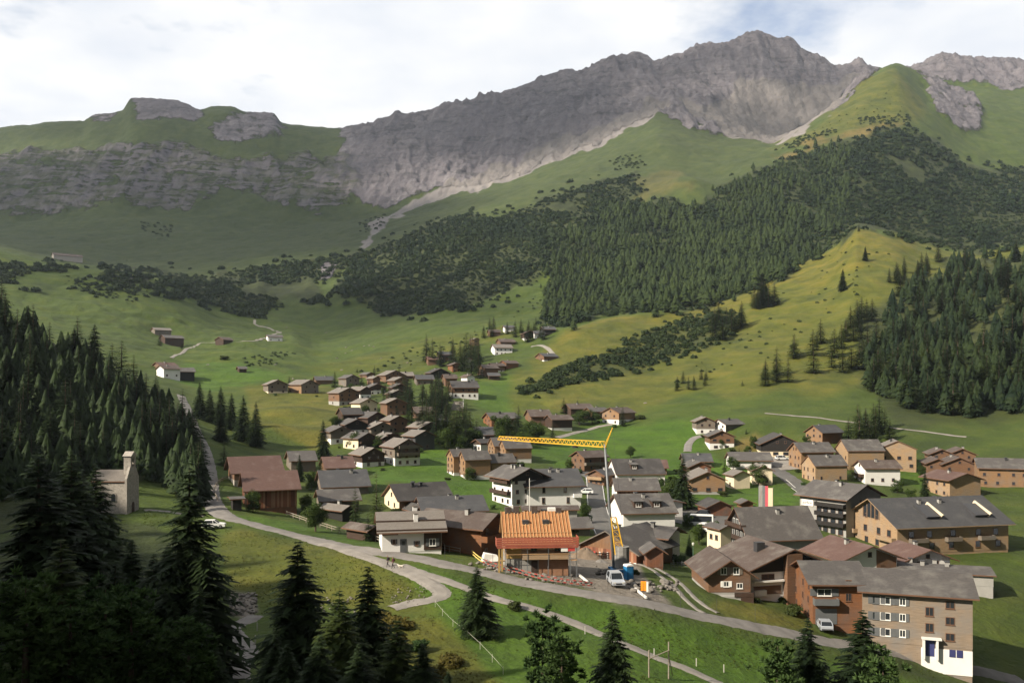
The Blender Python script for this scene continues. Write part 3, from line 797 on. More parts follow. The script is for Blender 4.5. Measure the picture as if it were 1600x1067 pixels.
# ------------------------------------------------------------------ trees
def spruce_mesh(name, H, R, whorls, per, twigs, seed, mat, droop=0.28, open_=0.0, first=0.05, light=False):
    """crown of drooping boughs; each bough carries flat side sprays that hang a little"""
    r = np.random.default_rng(seed)
    V, T = [], []
    def tri(a, b, c):
        i = len(V); V.extend((a, b, c)); T.append((i, i + 1, i + 2))
    UPV = np.array([0, 0, 1.0])
    for w in range(whorls):
        t = (w + 0.5 * r.random()) / whorls
        z = H * (first + (0.985 - first) * t)
        prof = (1 - t) ** 0.85 * (0.55 + 0.45 * min(1, t / 0.12 + 0.35))
        L0 = R * prof + 0.02 * H * (1 - t) + 0.12
        n = max(4, int(per * (0.55 + 0.45 * (1 - t)) + r.random() * 1.5))
        a0 = r.random() * 6.28
        for b in range(n):
            if r.random() < open_:
                continue
            a = a0 + 6.2832 * b / n + r.normal(0, 0.18)
            L = L0 * r.uniform(0.62, 1.18)
            d = np.array([math.cos(a), math.sin(a), 0]); s = np.array([-d[1], d[0], 0])
            rise = 0.35 * t
            p0 = np.array([0, 0, z + r.normal(0, 0.1)])
            p1 = p0 + d * L * 0.5 + UPV * L * (0.10 + rise * 0.5 - droop * 0.4)
            p2 = p0 + d * L + UPV * L * (rise * 0.8 - droop + 0.06 * r.normal())
            wd = L * 0.10 + 0.05
            tri(p0 + s * wd * 0.5, p1 - s * wd, p1 + s * wd); tri(p1 - s * wd, p2, p1 + s * wd)
            for k in range(twigs):
                u = (k + 0.7) / (twigs + 0.4)
                q = (p0 * (1 - u) ** 2 + 2 * u * (1 - u) * p1 + u * u * p2)
                ln = L * (0.46 - 0.26 * u) * r.uniform(0.7, 1.25) + 0.08
                for sg in (-1, 1):
                    e = q + (s * sg * 0.82 + d * 0.55) * ln - UPV * ln * r.uniform(0.10, 0.55)
                    wv = d * (0.16 * ln + 0.045)
                    tri(q - wv, e, q + wv)
    V = np.array(V); T = np.array(T)
    return tri_mesh(name, V, T, mat)

def trunk_mesh(name, H, rad, n=6, bend=0.0):
    mb = MB()
    mb.tube([(0, 0, -1.0), (0.02 * bend, 0, H * 0.3), (0.05 * bend, 0, H * 0.65), (0, 0, H * 0.96)], [rad * 1.25, rad * 0.85, rad * 0.45, 0.015], n, caps=False)
    me = mb.mesh(name, [M['trunk']])
    me.polygons.foreach_set('use_smooth', [True] * len(me.polygons))
    return me

def puff_mesh(name, lobes, leaf, count, seed, mat, up=0.35):
    """leaf clumps: small leaf-sized faces spread through uneven lobes; lobes = (x, y, z, rx, ry, rz)"""
    r = np.random.default_rng(seed)
    V, T = [], []
    vol = np.array([l[3] * l[4] * l[5] for l in lobes]) ** 0.67
    vol /= vol.sum()
    for l, sh in zip(lobes, vol):
        n = int(count * sh)
        d = r.normal(size=(n, 3)); d /= np.linalg.norm(d, axis=1)[:, None]
        rad = r.uniform(0.45, 1.05, n) ** 0.55
        bump = 1 + 0.22 * np.sin(d[:, 0] * 5 + seed) * np.cos(d[:, 1] * 6 + d[:, 2] * 4)
        P = np.array(l[:3]) + d * np.array(l[3:]) * (rad * bump)[:, None]
        nn = d * 0.9 + r.normal(size=(n, 3)) * 0.6 + np.array([0, 0, up]); nn /= np.linalg.norm(nn, axis=1)[:, None]
        t = np.cross(nn, r.normal(size=(n, 3))); t /= np.linalg.norm(t, axis=1)[:, None]
        b = np.cross(nn, t)
        s = leaf * r.uniform(0.6, 1.4, n)[:, None]
        i = len(V)
        quad = np.stack([P - t * s, P - b * s * 0.55, P + t * s, P + b * s * 0.55], 1).reshape(-1, 3)
        base = i + np.arange(n) * 4
        V.extend(quad.tolist())
        T.extend(np.stack([base, base + 1, base + 2, base + 3], 1).tolist())
    return tri_mesh(name, np.array(V), np.array(T), mat)

def tufted_pine_mesh(name, H, R, seed, mat, nb=34):
    """stone pine: upturned boughs ending in round needle tufts"""
    r = np.random.default_rng(seed)
    V, T = [], []
    for k in range(nb):
        t = (k + 0.5) / nb
        z = H * (0.06 + 0.88 * t)
        a = k * 2.4 + r.normal(0, 0.25)
        L = R * (0.35 + 0.65 * math.sin(math.pi * min(1, 0.30 + 0.70 * (1 - t)))) * r.uniform(0.7, 1.1) * (1 - 0.45 * t)
        d = np.array([math.cos(a), math.sin(a), 0])
        for j in range(5):
            u = 0.35 + 0.65 * (j + r.random()) / 5
            c = np.array([0, 0, z]) + d * L * u + np.array([0, 0, L * 0.35 * u * u]) + r.normal(0, 0.10 * R, 3)
            m = 26
            nd = r.normal(size=(m, 3)); nd[:, 2] = np.abs(nd[:, 2]) * 0.9 - 0.15; nd /= np.linalg.norm(nd, axis=1)[:, None]
            sd = np.cross(nd, r.normal(size=(m, 3))); sd /= np.linalg.norm(sd, axis=1)[:, None]
            ln = 0.17 * R * r.uniform(0.7, 1.3, m)[:, None]
            wd = 0.040 * R
            i = len(V)
            V.extend(np.stack([c - sd * wd, c + sd * wd, c + nd * ln + sd * wd * 0.3], 1).reshape(-1, 3).tolist())
            T.extend((i + np.arange(m * 3).reshape(-1, 3)).tolist())
    return tri_mesh(name, np.array(V), np.array(T), mat)

# prototypes: unit height 1 m is scaled by the placing code (meshes made at a natural size H0)
HI = [(spruce_mesh('crown', 14, 3.1, 42, 9, 7, 100 + k, M['spruce'], 0.30), trunk_mesh('trunk', 14, 0.24, 8), 14.0) for k in range(4)]
HI_L = [(spruce_mesh('crown', 14, 3.0, 38, 8, 6, 140 + k, M['larch_needles'], 0.16, 0.12), trunk_mesh('trunk', 14, 0.22, 8), 14.0) for k in range(2)]
MID = [(spruce_mesh('crown', 14, 2.7, 24, 7, 4, 200 + k, M['spruce'], 0.26), trunk_mesh('trunk', 14, 0.22, 5), 14.0) for k in range(5)]
MID_G = [(spruce_mesh('crown', 14, 2.7, 24, 7, 4, 240 + k, M['spruce_far'], 0.24), trunk_mesh('trunk', 14, 0.22, 5), 14.0) for k in range(4)]
MID_L = [(spruce_mesh('crown', 14, 3.0, 24, 7, 4, 260 + k, M['larch_needles'], 0.12, 0.15), trunk_mesh('trunk', 14, 0.2, 5), 14.0) for k in range(3)]
PINE = [(tufted_pine_mesh('crown', 7, 2.5, 300 + k, M['pine'], 40), trunk_mesh('trunk', 7, 0.2, 6), 7.0) for k in range(3)]
def lobes(seed, n, H, R):
    r = np.random.default_rng(seed)
    L = [(0, 0, H * 0.55, R * 0.62, R * 0.62, H * 0.36)]
    for k in range(n):
        a = r.random() * 6.28; q = R * r.uniform(0.35, 0.65)
        L.append((math.cos(a) * q, math.sin(a) * q, H * r.uniform(0.20, 0.86), R * r.uniform(0.28, 0.55), R * r.uniform(0.28, 0.55), H * r.uniform(0.10, 0.20)))
    return L
LEAFY = [(puff_mesh('crown', lobes(400 + k, 14, 8, 3.2), 0.20, 4200, 400 + k, M['leaf']), trunk_mesh('trunk', 6, 0.2, 6), 8.0) for k in range(3)]
BUSH = [(puff_mesh('foliage', [(x, y, z * 0.8, a, b, c) for x, y, z, a, b, c in lobes(430 + k, 7, 3.0, 2.2)], 0.26, 1300, 430 + k, M['bush']), None, 3.0) for k in range(3)]
DARKBUSH = [(puff_mesh('foliage', [(x, y, z * 0.8, a, b, c) for x, y, z, a, b, c in lobes(450 + k, 7, 3.0, 2.2)], 0.24, 1300, 450 + k, M['pine']), None, 3.0) for k in range(2)]
HEATH = [(puff_mesh('foliage', [(x, y, z * 0.7, a, b, c) for x, y, z, a, b, c in lobes(470 + k, 7, 2.2, 2.2)], 0.22, 1300, 470 + k, M['rust_shrub']), None, 2.2) for k in range(2)]

def plant(kind, name, label, pos, height, group=None, fat=1.0, cat='tree', pick=None, sink=0.15):
    crown, trunk, H0 = kind[random.randrange(len(kind)) if pick is None else pick % len(kind)]
    s = height / H0
    if trunk is None:
        o = obj_from(name, crown)
    else:
        o = empty(name, (0, 0, 0))
        obj_from('crown', crown, o); obj_from('trunk', trunk, o)
    o.location = (pos[0], pos[1], pos[2] - sink)
    o.rotation_euler = (0, 0, random.random() * 6.28)
    o.scale = (s * fat, s * fat, s)
    tag(o, label, cat, group)
    return o

def scatter_pix(poly, n, seed, mind=0.0, ymin=20, ymax=5000, tries=40, feather=0.0):
    """n ground points seen inside an outline, kept mind metres apart"""
    r = np.random.default_rng(seed)
    xs, ys = [p[0] for p in poly], [p[1] for p in poly]
    out = []
    grid = {}
    for _ in range(n * tries):
        if len(out) >= n:
            break
        px, py = r.uniform(min(xs), max(xs)), r.uniform(min(ys), max(ys))
        if not in_poly(np.array([px]), np.array([py]), poly)[0]:
            continue
        if feather and r.random() < 0.35:
            px += r.normal(0, feather); py += r.normal(0, feather * 0.6)
        p = hit(px, py)
        if p is None or p.y < ymin or p.y > ymax:
            continue
        if mind:
            key = (int(p.x // mind), int(p.y // mind))
            if any((q - p).length < mind for dx in (-1, 0, 1) for dy in (-1, 0, 1) for q in grid.get((key[0] + dx, key[1] + dy), ())):
                continue
            grid.setdefault(key, []).append(p)
        out.append(p)
    return out

def far_trees(name, pts, hts, mat, seed, layers=6, seg=7, ratio=0.19, label=None):
    """many small conifers in one mesh: ragged skirts on a point"""
    r = np.random.default_rng(seed)
    n = len(pts)
    P = np.array([[p[0], p[1], p[2]] for p in pts]); Hh = np.asarray(hts)
    Vs, Ts, base = [], [], 0
    for l in range(layers):
        t0 = l / layers
        zb = 0.03 + 0.97 * t0 * 0.93
        zt = min(1.0, zb + 0.34)
        rad = ratio * (1 - t0 ** 1.5) ** 1.1 * (0.75 + 0.25 * min(1, t0 * 6)) + 0.012
        ang = r.random(n)[:, None] * 6.28 + np.arange(seg)[None] * 6.2832 / seg + r.normal(0, 0.2, (n, seg))
        rr = Hh[:, None] * rad * r.uniform(0.65, 1.3, (n, seg))
        zz = Hh[:, None] * (zb + r.uniform(-0.05, 0.05, (n, seg)))
        ring = np.stack([P[:, :1] + np.cos(ang) * rr, P[:, 1:2] + np.sin(ang) * rr, P[:, 2:3] + zz], -1)
        apex = P + np.stack([r.normal(0, 0.01, n) * Hh, r.normal(0, 0.01, n) * Hh, Hh * zt], -1)
        mid = ring * 0.55 + np.roll(ring, -1, 1) * 0.45
        mid[..., 2] += Hh[:, None] * 0.05
        mid = mid * 0.72 + apex[:, None] * 0.28 * np.array([1, 1, 0]) + mid * np.array([0, 0, 0.28])
        blk = np.concatenate([apex[:, None], ring, mid], 1)
        k = blk.shape[1]
        Vs.append(blk.reshape(-1, 3))
        o = base + np.arange(n)[:, None] * k
        for j in range(seg):
            Ts.append(np.concatenate([o, o + 1 + j, o + 1 + seg + j], 1))
            Ts.append(np.concatenate([o, o + 1 + seg + j, o + 1 + (j + 1) % seg], 1))
        base += n * k
    me = tri_mesh(name, np.concatenate(Vs), np.concatenate(Ts), mat)
    ob = obj_from(name, me)
    tag(ob, label, kind='stuff')
    return ob

def far_clumps(name, pts, sizes, mat, seed, faces=46, flat=0.55, label=None):
    """low bushes in one mesh: each a cloud of small leaf-clump faces"""
    r = np.random.default_rng(seed)
    n = len(pts)
    P = np.array([[p[0], p[1], p[2]] for p in pts])[:, None]
    S = np.asarray(sizes)[:, None, None]
    d = r.normal(size=(n, faces, 3)); d /= np.linalg.norm(d, axis=2)[..., None]
    d[..., 2] = np.abs(d[..., 2])
    c = P + d * S * np.array([0.5, 0.5, flat * 0.8]) * r.uniform(0.6, 1.1, (n, faces, 1))
    nn = d + r.normal(size=d.shape) * 0.45; nn /= np.linalg.norm(nn, axis=2)[..., None]
    t = np.cross(nn, r.normal(size=d.shape)); t /= np.linalg.norm(t, axis=2)[..., None]
    b = np.cross(nn, t)
    q = S * r.uniform(0.10, 0.22, (n, faces, 1))
    Vv = np.stack([c - t * q, c + t * q * 0.6 - b * q * 0.9, c + t * q * 0.7 + b * q * 0.9], 2).reshape(-1, 3)
    me = tri_mesh(name, Vv, np.arange(len(Vv)).reshape(-1, 3), mat)
    ob = obj_from(name, me)
    tag(ob, label, kind='stuff')
    return ob

# --- far woods and dwarf pine (nobody could count them) ---
r0 = np.random.default_rng(5)
conif = scatter_pix([(866, 400), (905, 352), (965, 325), (1050, 318), (1078, 340), (1130, 296), (1200, 266), (1270, 240), (1330, 225), (1330, 300), (1300, 385), (1210, 438), (1120, 474), (1035, 484), (960, 485), (880, 508), (850, 503), (858, 450)], 2100, 21, 4.0, 600, feather=10)
conif = [p for p in conif if fbm(np.array(p.x / 60), np.array(p.y / 60), 81, 3) > -0.42]
far_trees('forest', conif, [r0.uniform(7, 14) * (0.8 if p.y > 1150 else 1.0) * (1.0 + 0.75 * float(fbm(np.array(p.x / 45), np.array(p.y / 45), 83, 2))) for p in conif], M['spruce_far'], 22, 7, 8, 0.33, label='mixed conifer wood covering the middle of the far slope')
brush = scatter_pix(FOREST_PINE, 2600, 23, 4.5, 500, feather=12) + scatter_pix(FOREST_MAIN, 3600, 24, 4.0, 600, feather=10)
brush += scatter_pix([(92, 416), (200, 410), (245, 440), (285, 468), (210, 472), (92, 452), (-100, 440), (-100, 405)], 320, 84, 4.0, 500, feather=8)
brush += scatter_pix([(866, 405), (905, 355), (965, 328), (1078, 340), (1200, 266), (1330, 225), (1400, 200), (1510, 255), (1600, 270), (1600, 380), (1440, 380), (1330, 350), (1300, 380), (1210, 436), (1035, 484), (880, 506)], 2600, 86, 3.2, 600)
brush = [p for p in brush if fbm(np.array(p.x / 70), np.array(p.y / 90), 82, 3) > -0.38]
far_clumps('dwarf_pine_scrub', brush, [r0.uniform(4, 9) * (1.1 + 0.8 * float(fbm(np.array(p.x / 40), np.array(p.y / 40), 85, 2))) for p in brush], M['dwarf_pine'], 25, 60, label='dark dwarf pine scrub blanketing the far slopes')
strip = scatter_pix(STRIP, 420, 26, 2.0, 200, feather=9) + scatter_pix([(560, 348), (600, 335), (605, 348), (575, 365), (558, 362)], 25, 27, 5, 800) + scatter_pix([(215, 345), (270, 352), (265, 372), (225, 362)], 30, 28, 5, 900) + scatter_pix([(950, 250), (1000, 238), (1010, 262), (960, 268)], 40, 29, 5, 900) + scatter_pix([(1205, 238), (1250, 215), (1300, 200), (1310, 206), (1240, 232)], 50, 30, 5, 900) + scatter_pix([(1340, 185), (1420, 180), (1425, 190), (1345, 196)], 45, 31, 5, 900)
far_clumps('green_alder_scrub', strip, [r0.uniform(3.0, 6.5) for _ in strip], M['dwarf_pine'], 32, 60, label='low green scrub strip across the golden meadow')
loose = scatter_pix([(560, 580), (640, 545), (790, 505), (860, 440), (840, 480), (800, 500), (700, 545), (600, 590)], 55, 33, 8, 300) + scatter_pix([(90, 425), (230, 440), (280, 470), (220, 470), (100, 450)], 60, 34, 6, 500) + scatter_pix([(1220, 230), (1390, 140), (1420, 180), (1300, 200)], 40, 35, 10, 900) + scatter_pix([(380, 560), (420, 552), (470, 548), (430, 570), (390, 575)], 30, 36, 4, 400) + scatter_pix([(1220, 450), (1330, 370), (1430, 400), (1200, 560), (1050, 600)], 60, 37, 6, 300)
far_clumps('scattered_scrub', loose, [r0.uniform(1.2, 3.4) for _ in loose], M['dwarf_pine'], 38, 40, label='scattered low bushes dotting the open slopes')

# --- right-hand wood, single trees ---
def wood(name, label, group, poly, n, seed, mind, hlo, hhi, kinds, fat=(1.05, 1.4), ordinal=True):
    P = sorted(scatter_pix(poly, n, seed, mind, 60, 900), key=lambda p: p.x / p.y)
    for i, p in enumerate(P):
        k = kinds[random.randrange(len(kinds))]
        nm = 'leafy_tree' if k is LEAFY else 'larch_tree' if k is MID_L else name
        lab = ('%s conifer from the left in %s' if k is not LEAFY else '%s tree from the left in %s') % (ORD[i], label) if ordinal else label
        plant(k, nm, lab, p, random.uniform(hlo, hhi), group, random.uniform(*fat))
wood('spruce_tree', 'conifer in the dense wood at the right edge above the timber houses', 'wood above the timber houses', [(1350, 560), (1400, 470), (1440, 430), (1520, 405), (1640, 400), (1640, 640), (1510, 656), (1430, 648), (1345, 606)], 95, 41, 5.0, 15, 22, [MID_G, MID_G, MID_L], (1.35, 1.8), False)
wood('spruce_tree', 'the wood edge straggling down the golden spur', 'trees straggling down the spur', [(1175, 600), (1200, 575), (1260, 545), (1330, 505), (1380, 470), (1395, 500), (1350, 580), (1280, 590), (1200, 606)], 30, 42, 4.0, 11, 18, [MID_G, MID_G, MID_L], (1.3, 1.7))
wood('spruce_tree', 'the copse above the pale timber houses', 'copse above the pale timber houses', [(1315, 690), (1335, 672), (1390, 668), (1405, 690), (1390, 702), (1340, 702)], 16, 43, 2.6, 9, 15, [MID_G, MID_L], (1.3, 1.7))
wood('spruce_tree', 'the dark clump crowning the scrub strip', 'clump crowning the scrub strip', [(1108, 524), (1120, 502), (1158, 500), (1160, 515), (1130, 532)], 11, 44, 3.2, 13, 19, [MID_G], (1.3, 1.7))
wood('spruce_tree', 'the clumps at the forest foot beside the spur', 'clumps at the forest foot', [(1155, 478), (1175, 470), (1210, 470), (1212, 478), (1165, 486)], 8, 45, 3.5, 15, 22, [MID_G], (1.3, 1.8))
wood('spruce_tree', 'the thicket in the middle of the golden meadow', 'thicket on the golden meadow', [(1040, 612), (1060, 595), (1110, 592), (1108, 604), (1070, 614)], 9, 46, 2.5, 5, 9, [MID_G])
wood('spruce_tree', 'the crest trees behind the right-hand wood', 'crest trees of the wood', [(1385, 440), (1400, 425), (1440, 420), (1460, 400), (1475, 412), (1440, 440), (1400, 450)], 12, 47, 4, 12, 18, [MID_G])
# --- dark wood of the near hill ---
wood('spruce_tree', 'dark spruce of the shaded wood covering the near left hill', 'shaded wood on the left hill', [(-150, 430), (90, 545), (200, 608), (258, 640), (296, 672), (312, 720), (318, 800), (285, 790), (240, 752), (150, 748), (90, 765), (-150, 800)], 100, 51, 4.2, 11, 17, [MID, MID, MID, HI], (1.15, 1.6), False)
fill = scatter_pix([(1350, 562), (1400, 472), (1440, 432), (1520, 407), (1700, 390), (1700, 640), (1510, 655), (1430, 646), (1347, 604)], 480, 71, 2.6, 60, 800)
far_trees('forest', fill, [r0.uniform(9, 16) for _ in fill], M['spruce_far'], 72, 10, 9, 0.25, label='conifers packed inside the wood at the right edge')
fill = scatter_pix([(-200, 420), (90, 548), (200, 613), (258, 642), (294, 678), (308, 725), (314, 795), (285, 788), (240, 752), (150, 752), (90, 768), (-200, 820)], 520, 73, 2.4, 60, 420)
far_trees('forest', fill, [r0.uniform(6, 12) for _ in fill], M['spruce'], 74, 10, 9, 0.24, label='spruces packed inside the shaded wood of the left hill')
# --- trees one can point at: (kind, base column, base row, height px, label, fat) ---
ONE = [
 (HI, 1352, 408, 24, 'lone spruce near the top of the golden spur', 1.0), (HI, 1317, 455, 36, 'lone spruce half-way up the golden spur', 1.1), (MID_G, 1342, 362, 13, 'tiny tree on the very tip of the golden spur', 1.1),
 (HI, 505, 716, 62, 'tall slim spruce beside the white-based dark barn in the left meadow', 1.0), (HI, 345, 690, 50, 'broad conifer beside the road above the rust-roofed barns', 1.35), (MID_L, 350, 728, 40, 'bushy light conifer between road and rust-roofed barn', 1.6),
 (HI, 312, 655, 60, 'leftmost spruce of the dark clump above the rust-roofed barns', 1.1), (HI, 328, 660, 55, 'second spruce of the dark clump above the rust-roofed barns', 1.1), (HI, 345, 665, 64, 'tallest spruce of the dark clump above the rust-roofed barns', 1.1), (HI, 362, 670, 58, 'fourth spruce of the dark clump above the rust-roofed barns', 1.1), (HI, 380, 690, 75, 'fifth spruce of the dark clump above the rust-roofed barns', 1.1), (HI, 400, 698, 72, 'rightmost spruce of the dark clump above the rust-roofed barns', 1.0),
 (HI, 468, 752, 44, 'dark young spruce right of the rust-roofed barns', 1.0), (LEAFY, 487, 765, 36, 'leafy tree behind the dark spruce by the rust-roofed barns', 0.8), (MID_L, 500, 760, 50, 'light larch left of the grey double roof', 1.1), (LEAFY, 480, 800, 34, 'leafy tree at the gable of the red board barn', 0.9),
 (LEAFY, 493, 830, 50, 'big dark leafy tree beside the wooden rail fence', 1.15), (LEAFY, 395, 800, 42, 'round leafy tree before the rust-roofed board barn', 0.8), (MID_L, 555, 838, 82, 'tall thin larch left of the white roadside chalet', 0.8), (MID_L, 588, 828, 95, 'taller thin larch rising behind the white roadside chalet', 0.75), (MID, 575, 845, 45, 'dark conifer at the foot of the two larches', 1.2),
 (LEAFY, 740, 858, 48, 'leafy tree between white chalet and building site', 0.7), (LEAFY, 712, 850, 36, 'low leafy tree beside the white roadside chalet', 0.9), (LEAFY, 915, 818, 40, 'leafy tree by the village street below the white block', 0.7), (BUSH, 895, 835, 16, 'small round bush beside the grey shed by the street', 0.8),
 (HI, 1067, 795, 88, 'tall dense dark spruce left of the wooden gable house', 1.1), (LEAFY, 1045, 785, 40, 'blossoming leafy tree behind the red timber house', 1.0), (LEAFY, 1030, 770, 30, 'small leafy tree at the dark roof end', 0.9), (MID, 1013, 748, 22, 'small spruce before the big dark roof', 1.2),
 (LEAFY, 1185, 757, 34, 'dark round tree at the corner of the L-shaped house', 1.1), (LEAFY, 1146, 735, 24, 'leafy tree left of the house with brown door', 1.1), (MID, 1140, 720, 18, 'small conifer left of the house with brown door', 1.1), (MID, 1155, 712, 15, 'tiny conifer below the fallow patch', 1.1), (LEAFY, 1168, 712, 17, 'small tree beside the black barn forecourt', 1.1), (MID_G, 1166, 678, 10, 'tiny cone-shaped tree on the meadow behind the white gable house', 1.3),
 (LEAFY, 1092, 850, 36, 'leafy tree by the lamp post in the village centre', 1.0), (LEAFY, 1115, 845, 34, 'leafy tree against the cream house wall', 0.9), (HI, 1077, 868, 36, 'dark clipped conifer beside the white wall', 1.0), (LEAFY, 1075, 825, 28, 'leafy tree at the edge of the car park', 0.9), (LEAFY, 1202, 920, 44, 'dark leafy tree before the brown timber tower', 0.8), (LEAFY, 1256, 862, 22, 'small light tree beneath the slate roof', 0.9),
 (HI, 1445, 782, 48, 'dark spruce left of the brown-roofed chalet', 0.9), (LEAFY, 1425, 788, 26, 'yellowish bushy tree left of the dark spruce', 0.9), (LEAFY, 1400, 850, 14, 'small tree before the terraced timber block', 0.9), (LEAFY, 1418, 858, 15, 'second small tree before the terraced timber block', 0.9),
 (MID, 863, 688, 30, 'dark conifer under the crane jib', 1.2), (MID, 845, 680, 28, 'second dark conifer under the crane jib', 1.2), (MID, 810, 672, 42, 'tall tree among the roofs above the crane jib', 1.3), (MID, 881, 646, 28, 'tree left of the hillside chalets', 1.3), (LEAFY, 905, 664, 26, 'big leafy tree before the hillside chalets', 1.4), (LEAFY, 925, 662, 24, 'second leafy tree before the hillside chalets', 1.4), (MID, 973, 666, 34, 'dark spruce at the corner of the white-based hillside chalet', 1.1), (MID, 902, 632, 10, 'tiny spruce above the hillside chalets', 1.2), (BUSH, 1000, 655, 9, 'round bush right of the white-based hillside chalet', 1.3),
 (MID, 523, 605, 27, 'broad spruce between the grey roof and the upper village', 1.4), (MID, 565, 603, 20, 'dark tree among the upper village roofs', 1.4), (MID_L, 585, 584, 15, 'pale tree on the upper edge of the village', 1.3), (MID_L, 558, 582, 9, 'small tree on the upper edge of the village', 1.3), (MID, 624, 583, 12, 'small tree behind the upper village roofs', 1.4), (MID, 452, 598, 12, 'bush-like tree between the two pale chalets', 1.2), (LEAFY, 525, 668, 20, 'leafy bush before the black gable barn', 1.5),
 (BUSH, 700, 842, 10, 'low bush at the corner of the white roadside chalet', 1.0), (BUSH, 802, 952, 18, 'dark round bush beside the meadow path', 1.0), (BUSH, 993, 897, 12, 'small bush on the bank above the cart track', 0.8), (BUSH, 980, 890, 8, 'low green bush beside the blue cabin', 1.2),
 (MID, 250, 540, 22, 'tree between the far meadow barns', 1.2), (MID, 284, 545, 12, 'small tree beside the far meadow track', 1.3), (BUSH, 350, 562, 8, 'bush in the far meadow dip', 1.3), (MID_L, 1160, 603, 10, 'small bush-like tree on the golden slope', 1.5),
]
for k, px, py, hp, lab, fat in ONE:
    p = hit(px, py)
    nm = {id(LEAFY): 'leafy_tree', id(BUSH): 'bush', id(MID_L): 'larch_tree', id(HI_L): 'larch_tree'}.get(id(k), 'spruce_tree')
    plant(k, nm, lab, p, hp * p.y / F, None, fat, 'bush' if k is BUSH else 'tree')
wood('spruce_tree', 'the tall tree belt in mid-village', 'tree belt in the middle of the village', [(640, 672), (660, 660), (700, 660), (735, 672), (750, 690), (735, 700), (700, 694), (660, 690)], 30, 61, 3.0, 9, 15, [MID, MID_G, MID_L, MID_L], (1.25, 1.7))
wood('spruce_tree', 'the row below the stone terrace house', 'conifers by the terrace house', [(625, 645), (635, 620), (700, 640), (705, 655), (660, 655)], 14, 62, 3.0, 10, 16, [MID, MID_G], (1.1, 1.5))
wood('spruce_tree', 'the grove around the highest chalets', 'grove around the highest chalets', [(660, 560), (700, 575), (720, 560), (745, 560), (760, 590), (740, 595), (715, 580), (670, 570)], 22, 63, 4.0, 12, 21, [MID_G, MID, MID_L], (1.0, 1.4))
wood('spruce_tree', 'the upper grove by the topmost houses', 'grove by the topmost houses', [(745, 530), (765, 515), (790, 520), (830, 518), (850, 530), (835, 540), (800, 525), (760, 530)], 15, 64, 5.0, 9, 15, [MID_G, MID], (1.0, 1.4))
wood('leafy_tree', 'the leafy edge of the tree belt', 'leafy edge of the tree belt', [(680, 695), (700, 690), (735, 694), (760, 690), (790, 695), (790, 700), (740, 704), (700, 702)], 9, 65, 3.0, 6, 9, [LEAFY], (0.9, 1.2))
wood('spruce_tree', 'the group under the crane jib tip', 'trees under the crane jib tip', [(775, 685), (800, 680), (840, 690), (838, 700), (790, 700)], 8, 66, 3.0, 7, 12, [MID, LEAFY], (1.0, 1.3))
wood('spruce_tree', 'the trees between the upper village chalets', 'trees between the upper village chalets', [(590, 640), (600, 612), (640, 606), (648, 625), (640, 668), (612, 660)], 13, 67, 4.0, 6, 10, [MID, MID_L], (1.2, 1.6))
wood('spruce_tree', 'the greenery right of the stone terrace', 'greenery by the stone terrace', [(655, 608), (690, 600), (704, 610), (704, 640), (670, 640)], 11, 68, 4.0, 7, 11, [MID, MID_L], (1.2, 1.6))
GB = [(530, 700), (548, 735), (598, 735), (655, 707), (600, 655), (560, 648), (540, 640), (588, 625), (640, 640), (745, 712), (700, 750), (802, 750), (770, 795), (878, 740), (905, 740), (948, 762), (1035, 765), (1060, 740), (1130, 775), (1128, 765), (1145, 706), (1180, 718), (1246, 738), (1255, 758), (1310, 738), (1318, 755), (1372, 737), (1395, 758), (1420, 735), (1440, 752), (1235, 702), (1100, 684), (1120, 686), (960, 668), (935, 660), (430, 618), (495, 620), (620, 802), (560, 820), (1062, 880), (1180, 940), (1225, 942), (1238, 960)]
for i, (px, py) in enumerate(sorted(GB)):
    p = hit(px, py)
    plant(BUSH if i % 3 else DARKBUSH, 'garden_bush', '%s small garden bush beside a house, counting from the left' % (ORD[i] if i < len(ORD) else 'last-but-%s' % ORD[len(GB) - 1 - i]), p, random.uniform(1.0, 2.4), 'garden bushes beside the houses', random.uniform(0.8, 1.2), 'bush')
GT = [(536, 664), (552, 700), (592, 700), (612, 690), (632, 706), (590, 672), (572, 648), (548, 612), (598, 616), (640, 622), (690, 606), (745, 722), (735, 750), (812, 742), (890, 738), (1000, 748), (1050, 760), (1132, 742), (1128, 700), (1178, 700), (1262, 700), (1300, 735), (1330, 752), (1422, 728), (1440, 742), (1402, 770), (1075, 748), (985, 715)]
for i, (px, py) in enumerate(sorted(GT)):
    plant(LEAFY if i % 4 else MID_L, 'garden_tree', '%s garden tree among the chalets, counting from the left' % ORD[i], hit(px, py), random.uniform(3.5, 6.5), 'garden trees among the chalets', random.uniform(0.9, 1.2), 'tree')
